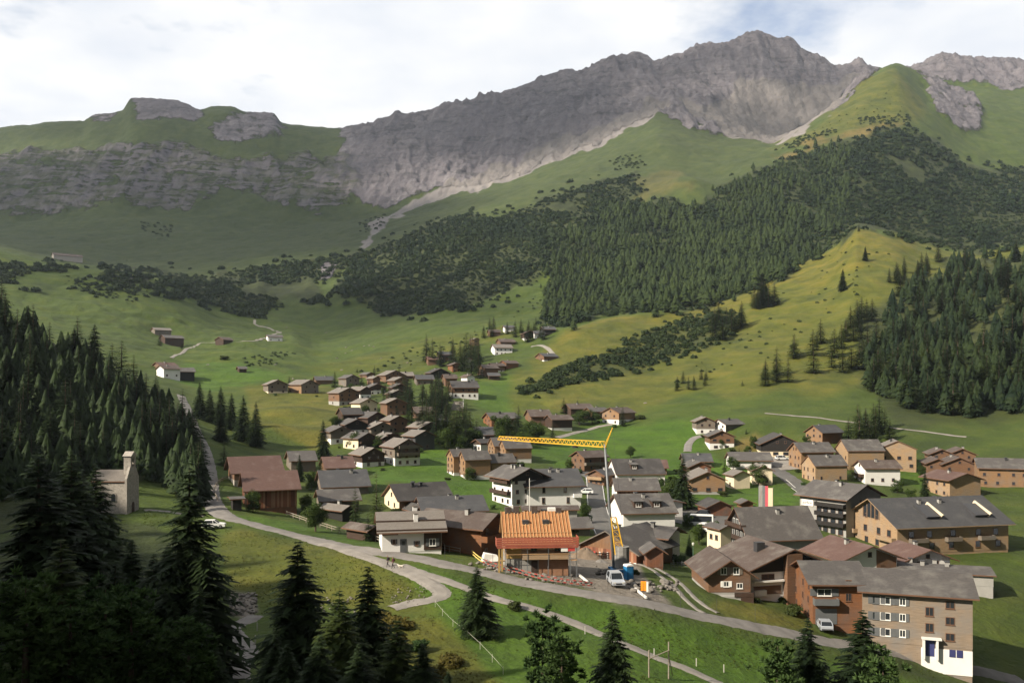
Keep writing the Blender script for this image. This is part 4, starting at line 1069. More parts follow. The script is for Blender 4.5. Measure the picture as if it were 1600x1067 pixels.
# --- foreground trees ---
FORE = [
 (HI, 296, 78, 712, 'tallest dark spruce in the lower left, right beside the road', 0.9), (HI, 312, 66, 905, 'dark slim spruce below the tallest one in the lower left', 0.75), (HI, 465, 72, 838, 'full dark spruce standing left of the hairpin path', 1.15), (HI, 575, 74, 878, 'slim dark spruce in front of the two walkers', 1.0),
 (HI_L, 530, 66, 915, 'lighter green larch between two dark foreground spruces', 1.25), (HI, 745, 106, 880, 'lone full spruce between hairpin path and meadow path', 1.15), (HI, 957, 82, 945, 'slim lone spruce in the lower middle of the meadow', 0.95), (HI, 1262, 78, 960, 'left of the two foreground spruces before the long timber block', 1.05), (HI, 1348, 78, 948, 'broad right one of the two foreground spruces before the long timber block', 1.2),
 (HI, 150, 118, 722, 'dark spruce standing before the stone chapel', 1.15), (HI, 135, 84, 815, 'dark spruce below the chapel at the left edge', 1.2), (HI, 240, 92, 860, 'dark spruce in the gloom below the chapel', 1.3), (HI, 285, 90, 880, 'dark spruce in the gloom right of the chapel spruce', 1.2), (HI, 112, 110, 700, 'tall dark spruce at the left picture edge by the chapel', 1.2), (HI, 60, 80, 700, 'dark spruce just outside the left picture edge', 1.2),
 (PINE, 165, 52, 908, 'tufted stone pine in the lower left corner', 1.2), (PINE, 205, 50, 925, 'second tufted stone pine in the lower left corner', 1.2), (PINE, 110, 46, 930, 'tufted stone pine at the bottom left edge', 1.2), (PINE, 295, 52, 965, 'small tufted stone pine left of the reddish path', 1.1), (PINE, 40, 44, 900, 'tufted stone pine beyond the bottom left edge', 1.2),
 (PINE, 848, 78, 955, 'rounded stone pine left of the slim lone spruce', 1.1), (PINE, 878, 74, 985, 'second rounded stone pine beside the slim lone spruce', 1.1), (PINE, 1215, 74, 1000, 'rounded stone pine left of the foreground spruces', 1.2), (PINE, 1380, 72, 1015, 'bright round stone pine right of the foreground spruces', 1.2), (HI, 430, 64, 985, 'spruce at the bottom edge below the full dark spruce', 1.2), (HI_L, 620, 68, 960, 'dim larch at the bottom edge right of the slim spruce', 1.3), (HI, 500, 58, 985, 'dark spruce top at the very bottom of the picture', 1.2), (HI, 660, 66, 1000, 'low dark spruce among rusty heath at the bottom', 1.3),
 (HI, 205, 100, 838, 'dark spruce directly below the chapel wall', 1.2), (HI, 262, 104, 845, 'dark spruce between chapel meadow and the tallest spruce', 1.2), (HI, 225, 78, 905, 'dark spruce behind the tufted stone pines', 1.2), (HI, 180, 70, 870, 'dark spruce rising over the stone pine tops', 1.2), (HI, 272, 72, 935, 'dark low spruce left of the reddish path', 1.2), (HI, 90, 70, 850, 'dark spruce at the left edge above the stone pines', 1.3), (HI, 448, 60, 1000, 'dark spruce at the bottom edge left of centre', 1.2), (HI, 560, 60, 1000, 'dark spruce filling the bottom edge below the slim spruce', 1.2), (HI, 700, 62, 1045, 'lowest dark spruce tip at the bottom edge among the heath', 1.2),
 (HI_L, 95, 62, 830, 'light green larch at the left edge below the broadleaf', 1.3),
]
for i, (k, px, Y, ytop, lab, fat) in enumerate(FORE):
    x = (px - CX) / F * Y
    z = float(ground_z(x, Y))
    h = (HZ - ytop) / F * Y - z
    nm = 'stone_pine' if k is PINE else 'leafy_tree' if k is LEAFY else 'larch_tree' if k is HI_L else 'spruce_tree'
    plant(k, nm, lab, (x, Y, z), max(h, 1.5), None, fat * (1.32 if k is not PINE else min(1.6, 7.0 / max(h, 3.5) * 0.9)), pick=i)
for i, (px, Y, hp) in enumerate([(640, 84, 2.2), (690, 82, 1.8), (700, 96, 1.6), (655, 100, 1.7), (620, 108, 2.2), (600, 100, 2.6), (740, 84, 1.5), (560, 100, 2.6), (720, 80, 1.8), (540, 110, 2.0), (590, 112, 1.6), (668, 90, 2.0)]):
    x = (px - CX) / F * Y
    plant(HEATH if i % 3 else DARKBUSH, 'heath_bush', '%s bush in the thicket below the hairpin path' % ['low rusty', 'dark', 'rusty heath', 'tall rusty', 'wide rusty', 'large rusty', 'small dark', 'biggest rusty', 'nearest rusty', 'farthest dark', 'upper rusty', 'middle rusty'][i], (x, Y, float(ground_z(x, Y))), hp, 'thicket below the hairpin path', 1.1, 'bush')

# --- the hill that carries the viewpoint: rises to the left of and behind the camera, wooded; unseen, slope shaped to shade the lower left ---
def hill_z(x, y):
    rr = math.hypot(x, y); th = math.degrees(math.atan2(-x, y))     # 0 = view direction, 90 = left, 180 = behind, -90 = right
    tb = 36.4
    s_left = 0.27 - 0.09 * min(1.0, max(0.0, (th - 75) / 30.0))
    if th < -tb - 0.01:
        t = min(1.0, (-th - tb) / 70.0)
        xb, yb = rr * math.sin(math.radians(tb)), rr * math.cos(math.radians(tb))
        return float(ground_z(xb, max(yb, 3.2))) * (1 - t) + (-2.5 + 0.30 * rr) * t - 1.2 * (1 - t)
    t = min(1.0, (th - tb) / 22.0)
    t = t * t * (3 - 2 * t)
    xb, yb = -rr * math.sin(math.radians(tb)), rr * math.cos(math.radians(tb))
    return (float(ground_z(xb, max(yb, 3.2))) - 1.2) * (1 - t) + (-2.8 + s_left * rr) * t
angs = [36.4 + (323.6 - 36.4) * k / 70 for k in range(71)]
rads = list(np.geomspace(4, 430, 42))
hv, hq = [], []
for a in angs:
    for rr in rads:
        x, y = -rr * math.sin(math.radians(a)), rr * math.cos(math.radians(a))
        hv.append((x, y, hill_z(x, y) + (0 if a in (angs[0], angs[-1]) else 0.02 * rr * math.sin(a * 0.31) * math.cos(rr * 0.07))))
nr_ = len(rads)
for i in range(len(angs) - 1):
    for j in range(nr_ - 1):
        hq.append((i * nr_ + j, i * nr_ + j + 1, (i + 1) * nr_ + j + 1, (i + 1) * nr_ + j))
ho_ = obj_from('hillside', tri_mesh('hillside', hv, hq, M['hill_floor'], smooth=True))
tag(ho_, 'wooded hillside that carries the viewpoint', kind='structure')
rr_ = np.random.default_rng(99)
pts = []
while len(pts) < 520:
    a, d = rr_.uniform(42, 205), math.sqrt(rr_.uniform(35 ** 2, 300 ** 2))
    x, y = -d * math.sin(math.radians(a)), d * math.cos(math.radians(a))
    pts.append((x, y, hill_z(x, y) - 0.3))
far_trees('forest', pts, [rr_.uniform(9, 16) for _ in pts], M['spruce'], 98, 8, 7, 0.23, label='spruce wood on the hillside left of and behind the viewpoint')
# ------------------------------------------------------------------ houses
WIN = {}
def window_mesh(w, h, frame, shut, bars):
    key = (round(w, 2), round(h, 2), frame, shut, bars)
    if key in WIN:
        return WIN[key]
    mb = MB()
    f = 0.09
    mb.box(-w / 2, w / 2, -0.07, 0.02, 0, f); mb.box(-w / 2, w / 2, -0.07, 0.02, h - f, h)
    mb.box(-w / 2, -w / 2 + f, -0.069, 0.02, f, h - f); mb.box(w / 2 - f, w / 2, -0.069, 0.02, f, h - f)
    if bars:
        mb.box(-0.035, 0.035, -0.066, 0.02, f, h - f)
    mb.box(-w / 2 - 0.06, w / 2 + 0.06, -0.13, 0.0, -0.08, -0.005)
    if shut:
        sw = w * 0.48
        for s in (-1, 1):
            x0 = s * (w / 2 + 0.03); x1 = s * (w / 2 + 0.03 + sw)
            mb.box(min(x0, x1), max(x0, x1), -0.09, 0.01, -0.02, h + 0.02, 1)
    pane = MB().box(-w / 2 + f, w / 2 - f, -0.035, 0.01, f, h - f)
    mats = [M[frame]] + ([M[shut]] if shut else [])
    WIN[key] = (mb.mesh('window', mats), pane.mesh('pane', [M['glass']]))
    return WIN[key]

def put_window(parent, face, x, z, w, h, frame, shut, near, off=0.0):
    me, pa = window_mesh(w, h, frame, shut, near)
    o = obj_from('window', me, parent)
    if face == 'r':
        o.location = (x, -off, z)
    else:
        o.location = (-off, x, z); o.rotation_euler = (0, 0, -math.pi / 2)
    obj_from('pane', pa, o)
    return o

def roof_mesh(mb, S, L0, L1, h, rise, over, t, skew=0.5):
    """gable roof over a span S (local p axis) running from L0 to L1 (local q axis); faces: 0 covering, 1 edge boards"""
    sl = rise / (S * skew); sr = rise / (S * (1 - skew))
    pts = [(-over, h - over * sl + 0.04), (S * skew, h + rise + 0.04), (S + over, h - over * sr + 0.04)]
    return pts, t

def house(name, label, cat, xl, xc, xr, yb, ye, th, ridge, wall, roof, base=None, base_h=0.0, depth=None, pitch=24, over=0.8, wr=(0, 0), wl=(0, 0), Y=None,
          frame='frame_brown', shut=None, balc=(), chim=1, skew=0.5, gable=None, door=None, win=(0.95, 1.05), attic=True, drop=3.0, width=None, edge='frame_brown', group=None, zoff=0.0, fixed=False, aspect=None, tri=None):
    p = hit(xc, yb)                       # the near corner stands where the ground is seen
    if p is None:
        p = at(xc, yb, Y)
    Yd = p.y
    th_ = math.radians(th)
    if not depth and not fixed:
        asp = aspect or (1.25 if ridge == 'x' else 0.92)
        th_ = min(max(math.atan((xc - xl) / max(xr - xc, 1) * asp), math.radians(10)), math.radians(72))
    l = Vector((p.x, p.y)).normalized(); r = Vector((l.y, -l.x))
    u = r * math.cos(th_) + l * math.sin(th_)
    rz = math.atan2(u.y, u.x)
    k = math.hypot(p.x, p.y) / F * math.cos(math.atan((xc - CX) / F))
    A = width if width else (xr - xc) * k / math.cos(th_) * (1 + 0.5 * (xr - xc) / F * math.tan(th_))
    B = depth if depth else (xc - xl) * k / max(math.sin(th_), 0.1)
    h = (yb - ye) * k
    if Yd > 255:
        A, B, h = A * 1.20, B * 1.20, h * 1.18
    root = empty(name, (p.x, p.y, p.z + zoff), rz)
    tag(root, label, cat, group)
    S, Ln = (A, B) if ridge == 'y' else (B, A)
    rise = math.tan(math.radians(pitch)) * S * 0.5
    W = M[wall]; G = M[gable] if gable else W
    near = Yd < 185
    # walls
    prof = [(0, base_h), (S, base_h), (S, h), (S * skew, h + rise), (0, h)]
    mb = MB()
    if ridge == 'y':
        mb.prism(prof, 0, Ln, 'y')
    else:
        mb.prism(prof, 0, Ln, 'x')
    mb.build('wall', W, root)
    if base_h > 0 or drop > 0:
        i = 0.05
        MB().box(i, A - i, i, B - i, -drop, base_h if base_h > 0 else 0.0).build('base_wall', M[base or wall], root)
    if gable:                                # panel over the left face: own colour, with its sunlit look painted in
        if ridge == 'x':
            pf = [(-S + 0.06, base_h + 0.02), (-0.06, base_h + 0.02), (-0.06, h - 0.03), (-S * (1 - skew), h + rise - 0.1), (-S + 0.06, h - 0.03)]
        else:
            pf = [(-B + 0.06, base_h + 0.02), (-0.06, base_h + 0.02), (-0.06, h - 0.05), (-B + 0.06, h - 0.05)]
        go = MB().prism(pf, -0.035, -0.004, 'y').build('lit_side_panel', G, root)
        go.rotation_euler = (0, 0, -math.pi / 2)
    if tri:
        MB().prism([(0.05, h - 1.2), (S - 0.05, h - 1.2), (S - 0.05, h - 0.03), (S * skew, h + rise - 0.08), (0.05, h - 0.03)], -0.06, -0.004, 'y').build('gable_boarding', M[tri], root)
    # roof
    t = 0.22 if Yd < 260 else 0.26
    sl, sr = rise / (S * skew), rise / (S * (1 - skew))
    z0 = 0.03
    lo = [(-over, h - over * sl + z0), (S * skew, h + rise + z0), (S + over, h - over * sr + z0)]
    up = [(a, b + t) for a, b in lo]
    q0, q1 = -over * 0.9, Ln + over * 0.9
    def P3(a, q, z):
        return (a, q, z) if ridge == 'y' else (q, a, z)
    mb = MB()
    fl = (lambda L: L) if ridge == 'y' else (lambda L: L[::-1])
    for a, b in ((0, 1), (1, 2)):
        mb.poly(fl([P3(up[a][0], q0, up[a][1]), P3(up[b][0], q0, up[b][1]), P3(up[b][0], q1, up[b][1]), P3(up[a][0], q1, up[a][1])]), 0)
        mb.poly(fl([P3(lo[b][0], q0, lo[b][1]), P3(lo[a][0], q0, lo[a][1]), P3(lo[a][0], q1, lo[a][1]), P3(lo[b][0], q1, lo[b][1])]), 1)
        for q in (q0, q1):
            mb.poly([P3(lo[a][0], q, lo[a][1]), P3(lo[b][0], q, lo[b][1]), P3(up[b][0], q, up[b][1]), P3(up[a][0], q, up[a][1])], 1)
    for a in (0, 2):
        mb.poly([P3(lo[a][0], q0, lo[a][1]), P3(lo[a][0], q1, lo[a][1]), P3(up[a][0], q1, up[a][1]), P3(up[a][0], q0, up[a][1])], 1)
    ro = mb.build('roof', [M[roof], M[edge]], root)
    for c in range(chim):
        q = Ln * (0.35 + 0.35 * ((c * 0.77 + xc * 0.137) % 1)); a = S * skew + S * (0.12 if (int(xc) + c) % 2 else -0.12)
        zz = h + rise - abs(a - S * skew) * sl
        s = 0.35
        cb = MB()
        c0, c1 = P3(a - s, q - s, 0), P3(a + s, q + s, 0)
        cb.box(min(c0[0], c1[0]), max(c0[0], c1[0]), min(c0[1], c1[1]), max(c0[1], c1[1]), zz - 0.4, zz + 1.1, 0)
        cb.box(min(c0[0], c1[0]) - 0.12, max(c0[0], c1[0]) + 0.12, min(c0[1], c1[1]) - 0.12, max(c0[1], c1[1]) + 0.12, zz + 1.1, zz + 1.25, 1)
        cb.build('chimney', [M['grey_render'] if int(xc) % 3 else M['dark_metal'], M['dark_metal']], ro)
    # windows
    def rows(face, nr, nc, length, is_gable):
        if nr * nc == 0:
            return
        fh = (h - 0.2) / nr if nr * 2.3 > h else min(2.8, (h - 0.1) / nr)
        w_, h_ = win
        w_ = min(w_, length / nc * 0.62 / (1.9 if shut else 1.0)); h_ = min(h_, fh * 0.56)
        for a in range(nr):
            for b in range(nc):
                z = a * fh + fh * 0.30
                put_window(root, face, length * (b + 0.5 + 0.12 * math.sin(b * 2.1 + a + xc)) / nc, z, w_, h_, frame, shut, near, 0.036 if gable and face == 'l' else 0.0 if z > base_h - h_ or base_h == 0 else -0.05)
        if is_gable and attic and rise > 1.7:
            ah = min(1.0, rise * 0.42)
            for b in ((0.5,) if rise < 2.6 or nc < 3 else (0.40, 0.60)):
                put_window(root, face, length * b, h + rise * 0.10, min(w_, 0.9), ah, frame, None, near, 0.036 if gable and face == 'l' else 0.06 if tri and face == 'r' else 0.0)
    rows('r', wr[0], wr[1], A, ridge == 'y')
    rows('l', wl[0], wl[1], B, ridge == 'x')
    for bl in balc:
        face, z, x0, x1 = bl[:4]
        bm = M[bl[4]] if len(bl) > 4 else M['dark_wood']
        Lf = A if face == 'r' else B
        mb = MB()
        a0, a1, d = Lf * x0, Lf * x1, 1.15
        if face == 'l':
            a0, a1 = -a1, -a0
        mb.box(a0, a1, -d, -0.003, z - 0.12, z)
        mb.box(a0, a1, -d - 0.06, -d, z - 0.05, z + 0.95)
        mb.box(a0, a0 + 0.06, -d, -0.003, z + 0.002, z + 0.94); mb.box(a1 - 0.06, a1, -d, -0.003, z + 0.002, z + 0.94)
        o = mb.build('balcony', bm, root)
        if face == 'l':
            o.rotation_euler = (0, 0, -math.pi / 2); o.location = (0, 0, 0)
    if door:
        face, x, w_, h_, dm = door
        xx = x * A if face == 'r' else -x * B
        mb = MB().box(xx - w_ / 2, xx + w_ / 2, -0.05, 0.03, 0, h_)
        o = mb.build('door', M[dm], root)
        if face == 'l':
            o.rotation_euler = (0, 0, -math.pi / 2)
    if DBG: print('HS %4d %5.1f x %5.1f x %4.1f  Y %4.0f (%s) %s' % (xc, A, B, h, Yd, Y, label))
    HOUSES.append(root)
    return root, A, B, h, rise
HOUSES = []
DBG = False
c_, b_ = 'chalet', 'house'
X, Yx = 'x', 'y'
def H(label, xl, xc, xr, yb, ye, th, ridge, wall, roof, **kw):
    nm = kw.pop('name', 'chalet'); ct = kw.pop('cat', 'house')
    return house(nm, label, ct, xl, xc, xr, yb, ye, th, ridge, wall, roof, **kw)

# --- upper village, left to right ---
H('pale gable chalet alone at the far left of the upper village', 413, 419, 444, 615, 603, 14, 'y', 'grey_wood', 'roof_light', base='cream', base_h=1.2, depth=9, wr=(2, 2), Y=395)
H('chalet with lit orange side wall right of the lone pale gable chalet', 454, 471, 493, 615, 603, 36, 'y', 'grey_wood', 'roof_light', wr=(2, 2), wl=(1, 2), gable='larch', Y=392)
H('low grey-roofed house left of the broad spruce', 492, 494, 516, 601, 595, 8, 'x', 'brown_wood', 'roof_slate', depth=8, Y=440)
H('chalet half hidden right of the broad spruce', 531, 541, 558, 604, 593, 34, 'y', 'grey_wood', 'roof_grey', wr=(2, 2), Y=438)
H('small topmost roof at the rear edge of the upper village', 568, 573, 583, 591, 586, 30, 'y', 'brown_wood', 'roof_grey', depth=7, Y=470, chim=0)
H('small cream house before the topmost roof', 575, 583, 592, 602, 593, 35, 'y', 'brown_wood', 'roof_light', wr=(1, 2), wl=(1, 1), Y=445)
H('wide gable house at the back of the upper village', 592, 603, 628, 598, 588, 28, 'y', 'brown_wood', 'roof_light', wr=(2, 3), Y=455)
H('pale roof at the right end of the upper village back row', 622, 624, 642, 594, 588, 10, 'x', 'brown_wood', 'roof_light', depth=8, Y=465)
H('brown gable below the wide gable house', 607, 617, 634, 604, 596, 26, 'y', 'brown_wood', 'roof_light', wr=(1, 2), Y=432)
H('dark gable with white base in the upper village middle row', 608, 614, 634, 617, 607, 22, 'y', 'dark_wood', 'roof_grey', base='white', base_h=2, wr=(2, 2), Y=405)
H('large windowed gable house leading the upper village, grey stone base', 516, 530, 556, 634, 617, 32, 'y', 'brown_wood', 'roof_light', base='grey_render', base_h=2.2, wr=(3, 3), wl=(2, 1), Y=368)
H('dark-fronted chalet leaning on the large windowed gable house', 547, 563, 577, 624, 612, 34, 'y', 'dark_wood', 'roof_light', base='white', base_h=2.5, wr=(2, 2), Y=385)
H('dark chalet with white ground floor behind the cream gable house', 574, 578, 598, 617, 607, 16, 'y', 'dark_wood', 'roof_grey', base='white', base_h=2.6, depth=9, wr=(2, 3), Y=392)
H('dark gable under a pale roof in the tree shade', 604, 611, 632, 627, 617, 20, 'y', 'dark_wood', 'roof_light', wr=(1, 2), Y=375)
H('brown gable house with orange left side beside the tree belt', 600, 605, 630, 650, 633, 15, 'y', 'brown_wood', 'roof_light', depth=10, wr=(2, 3), gable=None, Y=338)
H('cream gable house standing alone in the upper village front', 551, 563, 585, 644, 632, 30, 'y', 'cream', 'roof_light', wr=(1, 3), wl=(1, 1), Y=350)
H('long dark roof behind the black gable barn', 533, 537, 560, 664, 650, 14, 'x', 'dark_wood', 'roof_dark', depth=9, Y=330)
H('broad house with dark gable and lit brown side under the cream gable house', 553, 575, 598, 668, 655, 34, 'y', 'dark_wood', 'roof_grey', wr=(2, 2), wl=(1, 2), Y=322)
H('black gable barn with white ground floor', 534, 541, 569, 680, 666, 16, 'y', 'black_wood', 'roof_grey', base='white', base_h=2.0, depth=10, wr=(1, 2), Y=308)
H('grey gable house with cream left corner near the lone slim spruce', 512, 517, 545, 695, 678, 16, 'y', 'grey_wood', 'roof_grey', base='white', base_h=2.2, depth=9, wr=(1, 2), Y=298)
H('grey gable with pale roof in the middle of the left cluster', 571, 580, 610, 684, 671, 24, 'y', 'grey_wood', 'roof_light', wr=(2, 3), Y=306)
H('stepped pale-roofed house at the right of the left cluster', 598, 610, 632, 676, 660, 28, 'y', 'brown_wood', 'roof_light', wr=(2, 2), Y=318)
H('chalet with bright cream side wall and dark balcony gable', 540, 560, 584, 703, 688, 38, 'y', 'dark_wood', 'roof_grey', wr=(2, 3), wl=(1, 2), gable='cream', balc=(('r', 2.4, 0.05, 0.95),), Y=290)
H('chalet with orange side and balcony front between two pale-roofed neighbours', 587, 598, 622, 701, 687, 30, 'y', 'dark_wood', 'roof_light', wr=(2, 3), balc=(('r', 2.2, 0.05, 0.95), ('r', 4.4, 0.2, 0.8)), Y=292)
H('dark brown chalet with white base in front of the left cluster', 551, 566, 595, 731, 714, 28, 'y', 'dark_wood', 'roof_light', base='white', base_h=1.7, wr=(2, 2), wl=(1, 1), pitch=27, Y=272)
H('big chalet with glowing cream side and grey balcony gable on white base', 600, 617, 650, 728, 703, 30, 'y', 'grey_wood', 'roof_light', base='white', base_h=2.6, wr=(3, 3), wl=(2, 2), balc=(('r', 3.4, 0.08, 0.92, 'grey_wood'), ('r', 5.8, 0.12, 0.88, 'grey_wood')), pitch=27, Y=268)
H('dark slate gable house with orange side next to the green meadow', 633, 649, 674, 704, 685, 34, 'y', 'slate_cladding', 'roof_light', wl=(2, 2), wr=(1, 1), Y=290)
H('dark gabled house behind the slate gable house', 641, 658, 682, 688, 671, 32, 'y', 'dark_wood', 'roof_light', wr=(2, 2), Y=306)
H('brown-walled house with pale brown roof in the tree belt', 647, 649, 672, 657, 647, 6, 'x', 'brown_wood', 'roof_brown', depth=9, Y=335)
H('grey roof peeping out of the tree belt', 677, 679, 695, 664, 658, 8, 'x', 'grey_render', 'roof_slate', depth=8, Y=325)
H('broad dark-roofed house with white ground floor above the stone terrace', 703, 708, 741, 622, 608, 10, 'x', 'brown_wood', 'roof_dark', base='white', base_h=2.6, depth=12, wr=(2, 4), Y=370)
H('small gabled chalet with white corner behind the broad dark-roofed house', 722, 730, 740, 598, 590, 36, 'y', 'white', 'roof_brown', wr=(1, 1), Y=410)
H('brown eave-fronted house left of the small gabled chalet', 693, 696, 711, 604, 593, 12, 'x', 'brown_wood', 'roof_brown', depth=8, Y=410)
H('dark low houses between the upper village and the grove', 668, 674, 698, 592, 584, 20, 'y', 'black_wood', 'roof_dark', depth=9, Y=440)
H('slate-blue roofed house at the right of the upper village', 648, 651, 673, 602, 594, 8, 'x', 'grey_wood', 'roof_slate', depth=9, wr=(1, 3), Y=415)
H('reddish gable chalet in the grove', 704, 707, 718, 582, 572, 18, 'y', 'orange_wood', 'roof_brown', depth=8, wr=(2, 2), Y=440)
H('lower of two brown roofs at the left of the grove', 667, 669, 687, 571, 563, 8, 'x', 'brown_wood', 'roof_rust', depth=7, Y=475)
H('upper of two brown roofs at the left of the grove', 685, 687, 703, 567, 556, 10, 'x', 'dark_wood', 'roof_slate', depth=7, Y=485)
H('white gable glimpsed through the grove conifers', 724, 727, 738, 576, 565, 20, 'y', 'white', 'roof_brown', depth=8, wr=(2, 2), Y=455)
H('tiny orange gable on top of the grove', 737, 740, 747, 541, 532, 20, 'y', 'larch', 'roof_light', depth=7, wr=(2, 1), Y=540, chim=0)
H('white house with pale roof on the sunny bank', 767, 773, 796, 555, 545, 14, 'x', 'white', 'roof_light', depth=9, wr=(2, 4), Y=500)
H('brown chalet directly above the white house with pale roof', 776, 782, 801, 541, 535, 18, 'x', 'brown_wood', 'roof_brown', depth=8, wr=(1, 2), Y=525)
H('long low barn above the sunny bank', 763, 765, 779, 527, 520, 10, 'x', 'brown_wood', 'roof_brown', depth=7, Y=560)
H('small white house at the upper wood edge', 787, 789, 801, 520, 513, 12, 'x', 'white', 'roof_slate', depth=7, wr=(1, 2), Y=590)
H('dark house with white base in the upper grove', 816, 819, 834, 533, 523, 16, 'y', 'dark_wood', 'roof_brown', base='white', base_h=2, depth=8, wr=(2, 2), Y=560)
H('white neighbour of the dark upper grove house', 833, 836, 849, 530, 523, 14, 'x', 'white', 'roof_slate', depth=8, wr=(1, 2), Y=565)
H('dark topmost house right of the upper grove', 847, 850, 865, 524, 516, 16, 'x', 'black_wood', 'roof_slate', depth=8, Y=590)
H('lone chalet on the open golden slope', 839, 850, 868, 565, 558, 50, 'x', 'brown_wood', 'roof_slate', base='white', base_h=1.0, wl=(1, 2), wr=(1, 2), Y=470)
H('left house of the three in a line below the grove', 748, 757, 775, 589, 577, 50, 'x', 'brown_wood', 'roof_brown', wl=(2, 2), Y=425)
H('middle house of the three in a line below the grove', 763, 770, 786, 582, 573, 45, 'x', 'brown_wood', 'roof_brown', wr=(1, 2), base='white', base_h=1.2, Y=440)
H('right orange-gabled house of the three in a line below the grove', 782, 791, 807, 577, 569, 50, 'x', 'orange_wood', 'roof_brown', wl=(1, 1), Y=455)
H('little outhouse roof below the three houses in a line', 762, 764, 778, 593, 588, 10, 'x', 'dark_wood', 'roof_slate', depth=6, Y=415, chim=0)
H('grey-roofed house with orange left gable above the crane jib', 757, 768, 803, 668, 656, 50, 'x', 'orange_wood', 'roof_grey', wl=(2, 2), Y=330)
H('brown roof behind the conifers above the crane jib', 826, 830, 856, 662, 652, 14, 'x', 'brown_wood', 'roof_brown', depth=10, Y=350)
H('dark chalet with orange gable left of the hillside track', 853, 863, 889, 672, 658, 45, 'x', 'dark_wood', 'roof_brown', wl=(1, 2), base='white', base_h=1.0, Y=340)
H('leftmost dark roof of the hillside chalets', 881, 892, 921, 650, 640, 42, 'x', 'dark_wood', 'roof_brown', Y=385)
H('middle chalet of the hillside row with pale gable', 914, 925, 946, 656, 645, 42, 'x', 'brown_wood', 'roof_grey', wl=(1, 2), Y=375)
H('hillside chalet with sunlit orange gable on white base', 945, 967, 988, 664, 648, 48, 'x', 'larch', 'roof_brown', base='white', base_h=2.4, wl=(2, 2), wr=(1, 2), Y=345)
# --- middle village ---
H('white-based dark chalet above the timber row houses', 741, 751, 768, 706, 694, 45, 'x', 'dark_wood', 'roof_dark', base='white', base_h=2.6, wl=(1, 2), Y=285)
H('long dark roof behind the white-based dark chalet', 742, 745, 768, 690, 681, 10, 'x', 'brown_wood', 'roof_slate', depth=10, Y=300)
ROW = 'timber row houses on the green meadow'
for lab, a, b, c, yb, ye, Yv in (('leftmost timber row house on the green meadow', 700, 709, 736, 743, 718, 262), ('second timber row house with two gable windows on the meadow', 718, 727, 760, 748, 723, 256), ('third timber row house next to the white block', 757, 768, 800, 748, 727, 252), ('rear timber row house by the dark chalet', 764, 773, 806, 716, 700, 280), ('rear right timber row house touching the white block roof', 781, 790, 824, 722, 704, 274)):
    H(lab, a, b, c, yb, ye, 52, 'x', 'larch', 'roof_grey', base='white', base_h=1.0, wl=(3, 2), wr=(1, 1), pitch=35, over=0.4, win=(0.8, 1.2), frame='frame_brown', Y=Yv, name='row_house', group=ROW)
H('white apartment block with big dark gable and balconies', 768, 800, 848, 792, 745, 40, 'y', 'white', 'roof_grey', wr=(3, 3), wl=(3, 3), tri='black_wood', frame='frame_brown', pitch=23, over=1.8, Y=222, name='apartment_block', balc=(('l', 3.1, 0.05, 0.95, 'dark_wood'), ('l', 6.0, 0.05, 0.95, 'dark_wood')), chim=3)
H('white apartment block with long dark roof and plain front', 814, 824, 908, 792, 758, 12, 'x', 'white', 'roof_slate', depth=14, wr=(2, 2), wl=(2, 1), pitch=26, over=1.2, Y=208, name='apartment_block', balc=(('l', 2.6, 0.1, 0.9, 'red_wood'), ('l', 5.2, 0.1, 0.9, 'red_wood'), ('r', 2.4, 0.85, 1.0, 'white')), chim=3, win=(0.8, 2.0))
H('low brown parking roof before the white blocks', 815, 819, 902, 806, 797, 4, 'x', 'grey_render', 'roof_brown', depth=7, pitch=8, Y=190, chim=0, name='garage', cat='garage')
H('small grey-roofed shed beside the village street', 880, 886, 922, 836, 824, 14, 'x', 'grey_wood', 'roof_grey', depth=7, Y=176, chim=0, name='shed', cat='shed')
H('brown balcony house at the head of the village street', 896, 913, 943, 737, 718, 42, 'x', 'brown_wood', 'roof_brown', wl=(2, 2), wr=(2, 2), balc=(('r', 2.3, 0.0, 1.0, 'grey_wood'),), Y=262)
H('lit timber gable with balcony behind the crane mast', 923, 944, 962, 759, 745, 50, 'x', 'brown_wood', 'roof_slate', wl=(2, 3), balc=(('l', 1.9, 0.05, 0.95, 'pale_wood'),), Y=238)
H('big dark-roofed house with dormer behind the red timber house', 958, 964, 1026, 760, 744, 12, 'x', 'white', 'roof_dark', depth=13, pitch=28, over=0.5, Y=240, chim=2)
H('rust-roofed annexe at the right end of the big dark roof', 1023, 1026, 1039, 742, 732, 6, 'x', 'brown_wood', 'roof_rust', depth=8, Y=246, chim=0)
H('red upright-board house with brown roof in the village centre', 959, 964, 1028, 790, 765, 8, 'x', 'vertical_wood', 'roof_grey', depth=10, Y=214, wr=(1, 3), base='white', base_h=0.8, pitch=27, gable='white')
H('grey-roofed house with two dormers behind the crane', 960, 974, 1054, 824, 801, 16, 'x', 'white', 'roof_grey', depth=13, pitch=28, Y=182, chim=2)
H('small white flat-gabled house beside the dense spruce', 1028, 1040, 1066, 808, 786, 30, 'y', 'white', 'roof_grey', wr=(1, 1), Y=205, chim=0, pitch=12)
H('wide grey roof with white end wall beside the clipped conifer', 985, 1040, 1062, 878, 838, 58, 'y', 'white', 'roof_grey', pitch=20, over=1.3, Y=160, chim=1, gable=None, drop=4)
H('slate-roofed house behind the dense spruce', 1066, 1070, 1104, 730, 722, 8, 'x', 'grey_wood', 'roof_slate', depth=9, Y=275)
H('reddish gable squeezed between slate roof and wooden gable house', 1072, 1078, 1105, 745, 732, 12, 'y', 'red_wood', 'roof_grey', depth=10, Y=262)
